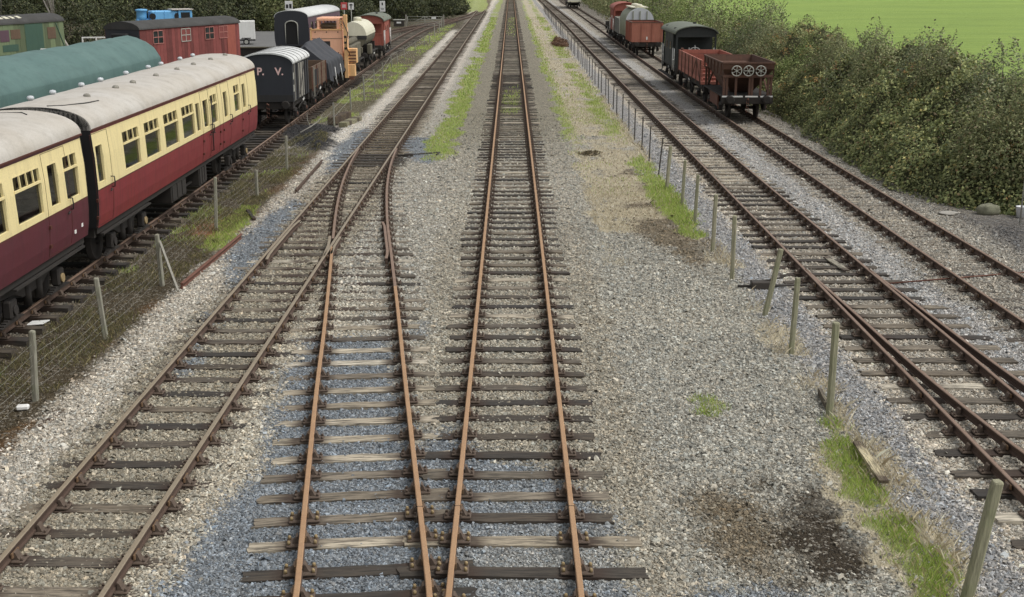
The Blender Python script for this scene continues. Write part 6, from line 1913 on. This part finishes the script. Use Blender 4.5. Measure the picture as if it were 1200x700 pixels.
# ------------------------------------------------------------------ hedge, bushes, trees
def leaf_mat(name, trans=.25):
    t = NT(name); t.color(t.attr('tone')).rough(.6); t.b.inputs['Specular IOR Level'].default_value = .3
    tr = t.n('ShaderNodeBsdfTranslucent'); mx = t.n('ShaderNodeMixShader'); mx.inputs[0].default_value = trans
    t.l(t.attr('tone'), tr.inputs[0]); t.l(t.b.outputs[0], mx.inputs[1]); t.l(tr.outputs[0], mx.inputs[2]); t.l(mx.outputs[0], t.out.inputs[0])
    return t.mat
M['leaf'] = leaf_mat('leaves')
M['bark'] = paint('bark', srgb(92, 80, 66), srgb(70, 62, 52), .8, 6, True, .9, srgb(50, 48, 38), .5, .4)
M['palebark'] = paint('pale_birch_bark', srgb(176, 170, 158), srgb(150, 142, 130), .7, 5, False, .8, srgb(70, 64, 58), .5, .2)

def leaf_cloud(pos, nrm, size, cols, jit=.75):
    """one small folded leaf per point"""
    n = len(pos)
    d = nrm + RNG.normal(0, jit, (n, 3)); d /= np.linalg.norm(d, axis=1)[:, None] + 1e-9
    a = np.cross(d, RNG.normal(0, 1, (n, 3))); a /= np.linalg.norm(a, axis=1)[:, None] + 1e-9
    b = np.cross(d, a)
    s = (size * RNG.uniform(.6, 1.35, n))[:, None]
    v = np.zeros((n, 4, 3))
    v[:, 0] = pos - a * s * .62; v[:, 1] = pos + b * s * .38 - d * s * .12; v[:, 2] = pos + a * s * .62; v[:, 3] = pos - b * s * .38 - d * s * .12
    f = np.array([[0, 1, 2, 3]])[None] + (np.arange(n) * 4)[:, None, None]
    return v.reshape(-1, 3), f.reshape(-1, 4), np.repeat(cols, 4, 0)

def palette(n, cols, wts, jitter=.22):
    c = np.array([c3(*q) for q in cols]); w = np.array(wts, float); w /= w.sum()
    idx = RNG.choice(len(cols), n, p=w)
    return np.clip(c[idx] * np.exp(RNG.normal(0, jitter, n))[:, None], .004, .7)

def lobes_points(lobes, n, lo=.72, hi=1.05, lump=.25, seed=0):
    """points in the outer shell of several ellipsoids, none inside another lobe"""
    L = np.array(lobes, float)
    area = (L[:, 3] * L[:, 4] + L[:, 4] * L[:, 5] + L[:, 3] * L[:, 5]); p = area / area.sum()
    k = RNG.choice(len(L), int(n * 1.7), p=p)
    d = RNG.normal(0, 1, (len(k), 3)); d /= np.linalg.norm(d, axis=1)[:, None]
    lm = 1 + lump * (fbm(d[:, 0] * 2 + k * 7.3, d[:, 1] * 2 + d[:, 2] * 3, .8, seed, 2) - .5) * 2
    r = RNG.uniform(lo, hi, len(k)) * lm
    c, e = L[k, :3], L[k, 3:6]
    P = c + d * e * r[:, None]
    keep = np.ones(len(P), bool)
    for j in range(len(L)):
        q = (P - L[j, :3]) / L[j, 3:6]
        keep &= ~((np.einsum('ij,ij->i', q, q) < (lo * .8) ** 2) & (k != j))
    keep &= P[:, 2] > -.25
    P, d = P[keep][:n], d[keep][:n]
    return P, d

def stems_mesh(base, tips, r0, mat, k=3, trunk=None):
    b = MB()
    for t in tips:
        p0 = Vector(base) + Vector((random.uniform(-.2, .2), random.uniform(-.2, .2), 0)); p1 = Vector(t)
        mid_ = [p0.lerp(p1, (i + 1) / k) + Vector((random.uniform(-.12, .12), random.uniform(-.12, .12), random.uniform(0, .1))) * (1 - (i + 1) / k) * (p1 - p0).length * .6 for i in range(k)]
        b.tube([p0] + mid_, [r0 * (1 - .8 * i / k) for i in range(k + 1)], 5, 0)
    return b

def bush(name, label, cat, x, y, rx, ry, h, nleaf, size, cols, wts, group=None, nl=7, wisps=0, core=True, z0=-.2):
    root = thing(name, label, cat, (x, y, z0), 0, group)
    lob = []
    for i in range(nl):
        a = 6.283 * i / nl + random.uniform(-.5, .5); q = random.uniform(.25, .62)
        hh = h * random.uniform(.55, .95) * (1 - .25 * q)
        e = random.uniform(.42, .6)
        lob.append((math.cos(a) * rx * q, math.sin(a) * ry * q, hh * random.uniform(.42, .62), rx * e, ry * e, hh * .5))
    lob.append((random.uniform(-.2, .2) * rx, random.uniform(-.2, .2) * ry, h * .66, rx * .5, ry * .5, h * .38))
    lob.append((0, 0, h * .25, rx * .92, ry * .92, h * .3))
    P, d = lobes_points(lob, nleaf, .62, 1.04, .3, random.randint(0, 999))
    c = palette(len(P), cols, wts)
    clump = fbm(P[:, 0] + x, P[:, 1] * .7 + P[:, 2] + y, .9, 77, 2)
    c = c * (.55 + .95 * clump)[:, None]
    V, F, T = leaf_cloud(P, d + np.array([0, 0, .45]), np.full(len(P), size), c)
    parts = [(V, F, T)]
    if wisps:
        tw = []
        for i in range(wisps):
            q = lob[random.randrange(len(lob))]
            dd = Vector((random.gauss(0, .6), random.gauss(0, .6), random.uniform(.4, 1.2))).normalized()
            p0 = Vector((q[0] + dd.x * q[3] * .85, q[1] + dd.y * q[4] * .85, q[2] + dd.z * q[5] * .85)); L = random.uniform(.3, .75) * min(1.0, h / 4)
            dd = (dd + Vector((random.gauss(0, .3), random.gauss(0, .3), .5))).normalized()
            m_ = 34
            tw.append(np.array([tuple(p0 + dd * L * j / m_ + Vector((random.gauss(0, .035), random.gauss(0, .035), random.gauss(0, .02))) * (1.5 - 1.2 * j / m_)) for j in range(m_)]))
        Q = np.concatenate(tw); V, F, T = leaf_cloud(Q, RNG.normal(0, 1, Q.shape), np.full(len(Q), size * .75), palette(len(Q), cols, wts))
        parts.append((V, F, T))
    Vs, Fs, Ts, off = [], [], [], 0
    for V, F, T in parts: Vs.append(V); Fs.append(F + off); Ts.append(T); off += len(V)
    me = np_mesh('foliage', np.concatenate(Vs), np.concatenate(Fs), M['leaf'], {'tone': np.concatenate(Ts)})
    fo = bpy.data.objects.new('foliage', me); COL.objects.link(fo); fo.parent = root
    tips = [(q[0] * 1.1, q[1] * 1.1, q[2] + q[5] * .6) for q in lob]
    obj('stems', stems_mesh((0, 0, -.1), tips, .05, None), M['bark'], root, fix=False)
    return root

G_OLIVE = [(118, 124, 86), (134, 138, 98), (102, 110, 76), (150, 150, 110), (136, 124, 96)]
G_GREY = [(112, 122, 88), (132, 138, 104), (96, 108, 76), (150, 150, 118), (124, 112, 92)]
G_BRAM = [(116, 124, 80), (140, 146, 98), (96, 106, 70), (166, 168, 114), (176, 164, 106), (176, 138, 96), (132, 118, 90)]
G_LIGHT = [(122, 138, 80), (140, 152, 94), (106, 124, 70), (152, 158, 104)]
G_DARK = [(66, 72, 48), (80, 86, 56), (54, 60, 42), (96, 96, 66)]
G_MIX = [(88, 96, 60), (106, 110, 70), (72, 80, 52), (118, 118, 82)]

# the long bramble bank: a rolling heap of leaves over the foot of the hedge
FOOT = [(12.95, 92), (13.0, 75), (13.1, 61), (13.1, 52), (12.75, 46), (12.7, 39.5), (13.3, 37.2), (14.1, 36.0), (15.2, 34.9), (17.5, 34.0), (21, 33.4), (21.5, 60), (21, 92)]
def bramble():
    root = thing('bramble_bank', 'sprawling bramble bank with yellowing leaves in front of the thorn hedge', 'bramble', (15, 50, -.2))
    N = 190000
    x = RNG.uniform(12.4, 20.0, N); y = RNG.uniform(33.3, 92, N)
    # keep more leaves near the camera
    keep = RNG.uniform(0, 1, N) < np.clip(1.25 - (y - 34) / 62, .22, 1)
    x, y = x[keep], y[keep]
    x = x + (fbm(x, y, 1.3, 4) - .5) * .5
    d = poly_sd(x, y, FOOT) + (fbm(x, y, 2.2, 8) - .5) * .9
    k = d > 0; x, y, d = x[k], y[k], d[k]
    def top(x, y, d): return np.clip(1 - np.exp(-d / .85), 0, 1) * (1.5 + 1.7 * (fbm(x, y, 3.2, 14) - .3) + .36 * np.clip(d, 0, 3.2)) * (.42 + 1.15 * fbm(x, y, 1.1, 15))
    zt = top(x, y, d)
    z = zt - np.abs(RNG.normal(0, .22, len(x))) + RNG.normal(0, .05, len(x))
    e = .1
    n = np.stack([-(top(x + e, y, poly_sd(x + e, y, FOOT)) - top(x - e, y, poly_sd(x - e, y, FOOT))) / (2 * e), -(top(x, y + e, poly_sd(x, y + e, FOOT)) - top(x, y - e, poly_sd(x, y - e, FOOT))) / (2 * e), np.ones(len(x))], 1)
    n = np.clip(n, -3, 3); n /= np.linalg.norm(n, axis=1)[:, None]
    # steep faces need extra leaves down their height
    rep = np.abs(n[:, 0]) + np.abs(n[:, 1]) > 1.0
    xr, yr, zr = x[rep], y[rep], z[rep] * RNG.uniform(.05, 1, rep.sum()); nr = n[rep]
    xr = xr + RNG.normal(0, .12, len(xr))
    P = np.stack([np.concatenate([x, xr]) - 15, np.concatenate([y, yr]) - 50, np.concatenate([z, zr])], 1); Nn = np.concatenate([n, nr])
    cl = fbm(P[:, 0] * 1.0, P[:, 1] + P[:, 2] * 1.2, 1.5, 31, 3)
    c = palette(len(P), G_BRAM, [5, 5, 5, 2.5, .7, .08, .9], .24) * (.6 + .95 * cl)[:, None]
    og = fbm(P[:, 0] * .6 + P[:, 2] * .8 + 40, P[:, 1] + P[:, 2] * .3, .9, 55, 2) > .80
    c[og] = palette(og.sum(), [(178, 138, 92), (170, 148, 88), (150, 112, 82)], [1, 1, 1])
    sz = np.where(cl > .52, .105, .08)
    V, F, T = leaf_cloud(P, Nn * .9 + np.array([0, 0, .25]), sz, c, .55)
    me = np_mesh('foliage', V, F, M['leaf'], {'tone': T}); fo = bpy.data.objects.new('foliage', me); COL.objects.link(fo); fo.parent = root
    # solid core sheet in darker foliage colour, added so nothing behind shows through
    gx_ = np.arange(12.6, 20.6, .3); gy_ = np.arange(33.6, 92, .4); XX, YY = np.meshgrid(gx_, gy_); dd = poly_sd(XX.ravel(), YY.ravel(), FOOT)
    ZZ = np.maximum(top(XX.ravel(), YY.ravel(), np.maximum(dd - .25, 0)) - .38, -.25)
    nx_ = len(gx_); ii = (np.arange(len(gy_) - 1)[:, None] * nx_ + np.arange(nx_ - 1)[None]).ravel(); ff = np.stack([ii, ii + 1, ii + 1 + nx_, ii + nx_], 1)
    ok = (dd[ff] > -.1).all(1); ff = ff[ok]
    tc = np.tile(c3(84, 86, 60), (XX.size, 1)) * (.7 + .6 * fbm(XX.ravel(), YY.ravel(), .5, 2))[:, None]
    me = np_mesh('leaf_core', np.stack([XX.ravel() - 15, YY.ravel() - 50, ZZ], 1), ff, M['blade'], {'tone': tc}, smooth=True); o = bpy.data.objects.new('leaf_core', me); COL.objects.link(o); o.parent = root
bramble()

TB = [ # thorn bushes rising behind and through the brambles: x, y, rx, ry, height, palette
    (15.9, 37.6, 2.0, 2.2, 4.35, G_OLIVE, 'thorn bush at the right hand end of the hedge above the boulder'),
    (16.9, 41.5, 2.2, 2.3, 4.6, G_GREY, 'rounded grey green thorn bush second from the hedge end'),
    (16.1, 45.2, 1.9, 2.0, 4.45, G_OLIVE, 'thorn bush with a notched top third from the hedge end'),
    (16.6, 48.8, 2.2, 2.3, 4.75, G_GREY, 'wide grey green thorn bush at the middle of the hedge'),
    (16.1, 52.8, 2.1, 2.2, 4.7, G_OLIVE, 'olive thorn bush with tall whippy shoots above the middle of the hedge'),
    (16.6, 57.0, 2.1, 2.3, 4.35, G_GREY, 'thorn bush whose top stands against the bright field'),
    (16.1, 61.5, 2.0, 2.3, 3.9, G_OLIVE, 'lower thorn bush right of the dip in the hedge'),
    (16.2, 66.5, 2.0, 2.5, 3.45, G_LIGHT, 'lowest pale thorn bush in the dip of the hedge'),
    (15.6, 72.0, 2.4, 2.6, 4.2, G_OLIVE, 'thorn bush climbing to the left beside the dip in the hedge'),
    (15.9, 77.5, 2.6, 2.9, 5.3, G_GREY, 'tall thorn bush left of the dip behind the hopper wagon'),
]
for i, (x, y, rx, ry, h, pal, lab) in enumerate(TB):
    bush('thorn_bush', lab, 'bush', x, y, rx, ry, h, 19000, .082, pal, [3, 3, 2, 2, 1][:len(pal)], 'thorn bushes in the trackside hedge', 9, 46)
labs = ['light green bush behind the red open wagon', 'olive bush behind the dark brake van', 'bushy olive shrub right of the dark brake van roof', 'pale green shrub between brake van and mineral wagon', 'leafy shrub beside the rust orange mineral wagon',
        'light green shrub right of the silver tank', 'olive shrub behind the silver tank', 'grey green shrub behind the pale grey wagon', 'dark shrub behind the far orange van', 'olive shrub beyond the flat wagon']
y = 83.0
for k in range(10):
    x = 16.4 + random.uniform(-.6, .6) + .004 * (y - 80)
    bush('hedge_bush', labs[k], 'bush', x, y, 2.9, 3.2, random.uniform(5.2, 6.3), 5600, .12 + .0006 * (y - 80), [G_LIGHT, G_OLIVE, G_LIGHT, G_GREY][k % 4], [3, 3, 2, 2, 1][:len([G_LIGHT, G_OLIVE, G_LIGHT, G_GREY][k % 4])], 'bushes behind the right hand wagons', 7, 26)
    y += 6.2 + k * .25
# front skirts so the low hedge runs unbroken behind the wagons
k = 0
while y < 330:
    x = 17.0 + .012 * (y - 140) + random.uniform(-.7, .7)
    bush('hedge_bush', 'small far bush in the hedge line near the top of the right siding', 'bush', x, y, 3.6, 4.6, random.uniform(5, 7), 2600, .24, random.choice([G_LIGHT, G_OLIVE, G_OLIVE]), [3, 3, 2, 2, 1][:4] if False else None or [1] * 4, 'far hedge line') if False else bush('hedge_bush', 'small far bush in the hedge line near the top of the right siding', 'bush', x, y, 3.6, 4.6, random.uniform(5, 7), 2600, .24, G_OLIVE, [3, 3, 2, 2, 1], 'far hedge line', 6, 0)
    y += 8.2; k += 1

def tree(name, label, cat, x, y, h, spread, zlow, nleaf, size, cols, group=None, trunk_r=.22, bark='bark', lean=(0, 0), z0=-.2):
    root = thing(name, label, cat, (x, y, z0), 0, group)
    top = Vector((lean[0], lean[1], h * .8))
    b = MB(); pts = [Vector((0, 0, -.2)).lerp(top, t) + Vector((random.gauss(0, .05), random.gauss(0, .05), 0)) for t in (0, .15, .35, .6, .85, 1)]
    b.tube(pts, [trunk_r * q for q in (1.25, 1, .85, .62, .35, .15)], 9)
    lob = []
    for i in range(9):
        t = random.uniform(0, 1); z = zlow + (h - zlow) * (.12 + .78 * t); a = random.uniform(0, 6.283); rr = spread * random.uniform(.3, .75) * (1 - .45 * t)
        cx, cy = lean[0] * z / h + math.cos(a) * rr, lean[1] * z / h + math.sin(a) * rr
        s = spread * random.uniform(.34, .52) * (1 - .3 * t)
        lob.append((cx, cy, z, s, s, s * random.uniform(.6, .85)))
        b.tube([pts[2] + (pts[4] - pts[2]) * t * .6, Vector((cx * .6, cy * .6, z - s * .2)), Vector((cx, cy, z))], [trunk_r * .4, trunk_r * .22, trunk_r * .08], 6)
    obj('trunk', b, M[bark], root, fix=False)
    P, d = lobes_points(lob, nleaf, .35, 1.08, .35, random.randint(0, 999))
    c = palette(len(P), cols, [3, 3, 2, 1.4, 1][:len(cols)]); c = c * (.7 + .6 * fbm(P[:, 0] + x, P[:, 1] + P[:, 2], 1.6, 5, 2))[:, None]
    V, F, T = leaf_cloud(P, d + np.array([0, 0, .4]), np.full(len(P), size), c)
    me = np_mesh('crown', V, F, M['leaf'], {'tone': T}); o = bpy.data.objects.new('crown', me); COL.objects.link(o); o.parent = root
    return root

# dark wood behind the yard: understorey shrubs in front, trees behind
row = [(-62, 116), (-55, 118), (-49, 121), (-44, 119), (-39, 126), (-34, 134), (-48, 108), (-57, 106), (-53, 100)]
plab = ['dark shrub at the top left corner behind the green van', 'dark leafy shrub over the green van roof', 'dark shrub right of the green van roof', 'dense dark shrub behind the white railing', 'dark shrub behind the blue engine', 'olive shrub right of the blue engine', 'dark shrub close behind the green van', 'dark shrub at the left edge beyond the green van', 'low dark shrub just behind the green van end']
for (x, y), lab in zip(row, plab):
    bush('woodland_shrub', lab, 'shrub', x, y, 4.2, 4.0, random.uniform(4.5, 6.5), 5200, .2, G_DARK, [3, 3, 2, 1.5], 'shrubs along the dark wood', 7, 10)
row2 = [(-29.5, 154), (-25, 157), (-20.5, 160), (-34.5, 152), (-40, 148), (-16.5, 186), (-12, 196), (-22, 172), (-27, 170), (-9.8, 214), (-13.5, 210)]
plab2 = ['olive shrub above the white trailer', 'dark shrub left of the white notice', 'dark shrub behind the plum coach roof', 'olive shrub left of the white trailer', 'broad olive shrub behind the red coach body', 'dark shrub behind the galvanised gate', 'dark low shrub right of the gate by the left line', 'dark shrub behind the red signal board', 'shadowy shrub behind the plum coach', 'small shrub below the grass bank', 'small dark shrub beyond the gate']
for (x, y), lab in zip(row2, plab2):
    s = 1.0 if y < 200 else .7
    bush('woodland_shrub', lab, 'shrub', x, y, 4.0 * s, 4.0 * s, random.uniform(4.2, 6) * s, 4200, .24, G_DARK if y > 156 or x < -30 else G_MIX, [3, 3, 2, 1.5], 'shrubs along the dark wood', 7, 6)
trees = [(-70, 124), (-62, 130), (-54, 134), (-47, 138), (-41, 146), (-34, 158), (-27, 166), (-20, 178), (-14, 206), (-21, 192), (-66, 112), (-58, 118), (-31, 172)]
tl = ['tall dark tree at the top left corner', 'dark tree second from the top left corner', 'dark tree beyond the green van', 'dark tree above the white railings', 'olive tree above the blue engine', 'tree above the white trailer', 'dark tree behind the white notice', 'dark tree behind the red board', 'dark tree beyond the gate', 'dark tree left of the gate', 'dark tree nearest the left edge', 'dark tree close behind the green van', 'tree behind the plum coach']
for (x, y), lab in zip(trees, tl):
    tree('woodland_tree', lab + ' in the background wood', 'tree', x, y, random.uniform(9, 12), 4.6, 1.6, 5200, .3, G_DARK if x < -40 or x > -28 else G_MIX, 'trees of the background wood')
back = [(x_, 150 + (x_ + 70) * .75 + random.uniform(-3, 3)) for x_ in (-86, -79, -72, -65, -58, -51, -45, -39)] + [(-33, 176), (-27, 184), (-18, 200), (-23, 196), (-92, 140), (-100, 132)]
for x, y in back:
    bush('woodland_shrub', 'far dark shrub deep in the background wood, seen only through the gaps', 'shrub', x, y, 5.2, 5.0, random.uniform(7, 9), 4200, .34, G_DARK, [3, 3, 2, 1.5], 'deep background shrubs', 7, 0)
tree('birch_tree', 'slim pale leaning trunk rising behind the white railings', 'tree', -40.6, 112, 9, 2.0, 6.0, 1500, .15, G_OLIVE, None, .12, 'palebark', (-3.2, 0))
tree('birch_tree', 'thin pale trunk standing above the green van roof', 'tree', -46.5, 112, 9, 2.0, 6.0, 1500, .15, G_OLIVE, None, .1, 'palebark', (-.8, 0))
bush('dead_weed', 'dark dead weed tuft lying in the straw beside the verge edge', 'weed', 3.1, 47.5, .6, .5, .16, 300, .06, [(104, 94, 72), (84, 78, 60), (126, 114, 88)], [1, 1, 1], None, 4, 6)
for k in range(9):
    bush('field_hedge', 'long dark hedge closing the far side of the bright green field', 'hedge', 42 + k * 26, 322 + k * 2 + random.uniform(-3, 3), 15, 4, random.uniform(3.2, 4.2), 2600, .42, G_DARK, [3, 3, 2, 1.5], 'hedge at the far side of the field', 8, 0, z0=.6 + .012 * 62 * float(sstep(15, 160, 42 + k * 26)))
# a dead russet shrub in the verge
rs = bush('dead_shrub', 'russet dead shrub in the verge beside the thin steel posts', 'shrub', 4.75, 122, .9, 4.2, .75, 2600, .12, [(112, 84, 66), (96, 74, 58), (126, 98, 76)], [1, 1, 1], None, 5, 8)
# ------------------------------------------------------------------ camera, sky, light
cam = bpy.data.cameras.new('camera'); co_ = bpy.data.objects.new('camera', cam); COL.objects.link(co_)
cam.sensor_fit = 'HORIZONTAL'; cam.sensor_width = 36.0; cam.lens = FPX / 1200 * 36.0
cam.clip_start = .1; cam.clip_end = 6000
co_.location = (0, 0, CAMH); co_.rotation_euler = (math.pi / 2 - PITCH, 0, 0)
scene.camera = co_
SUN_EL, SUN_AZ = R(56), R(104)      # high on the right, a little behind
world = bpy.data.worlds.new('World'); scene.world = world; world.use_nodes = True
wn = world.node_tree; wn.nodes.clear()
sk = wn.nodes.new('ShaderNodeTexSky'); sk.sky_type = 'NISHITA'; sk.sun_disc = False
sk.sun_elevation = SUN_EL; sk.sun_rotation = SUN_AZ; sk.air_density = 1.0; sk.dust_density = 4.0; sk.ozone_density = 1.0
hs = wn.nodes.new('ShaderNodeHueSaturation'); hs.inputs['Saturation'].default_value = .14
bg = wn.nodes.new('ShaderNodeBackground'); bg.inputs['Strength'].default_value = .15
wo = wn.nodes.new('ShaderNodeOutputWorld')
wn.links.new(sk.outputs[0], hs.inputs['Color']); wn.links.new(hs.outputs[0], bg.inputs['Color']); wn.links.new(bg.outputs[0], wo.inputs[0])
sl = bpy.data.lights.new('sun', 'SUN'); sl.energy = 1.1; sl.angle = R(20); sl.color = (1.0, .955, .89)
so = bpy.data.objects.new('sun', sl); COL.objects.link(so)
sd = Vector((math.sin(SUN_AZ) * math.cos(SUN_EL), math.cos(SUN_AZ) * math.cos(SUN_EL), math.sin(SUN_EL)))
so.location = sd * 60; so.rotation_euler = sd.to_track_quat('Z', 'Y').to_euler()
scene.view_settings.view_transform = 'Standard'; scene.view_settings.look = 'None'
scene.view_settings.exposure = 0.15; scene.view_settings.gamma = 1.0; scene.view_settings.use_curve_mapping = False
scene.cycles.use_denoising = True
scene.cycles.max_bounces = 6; scene.cycles.diffuse_bounces = 3
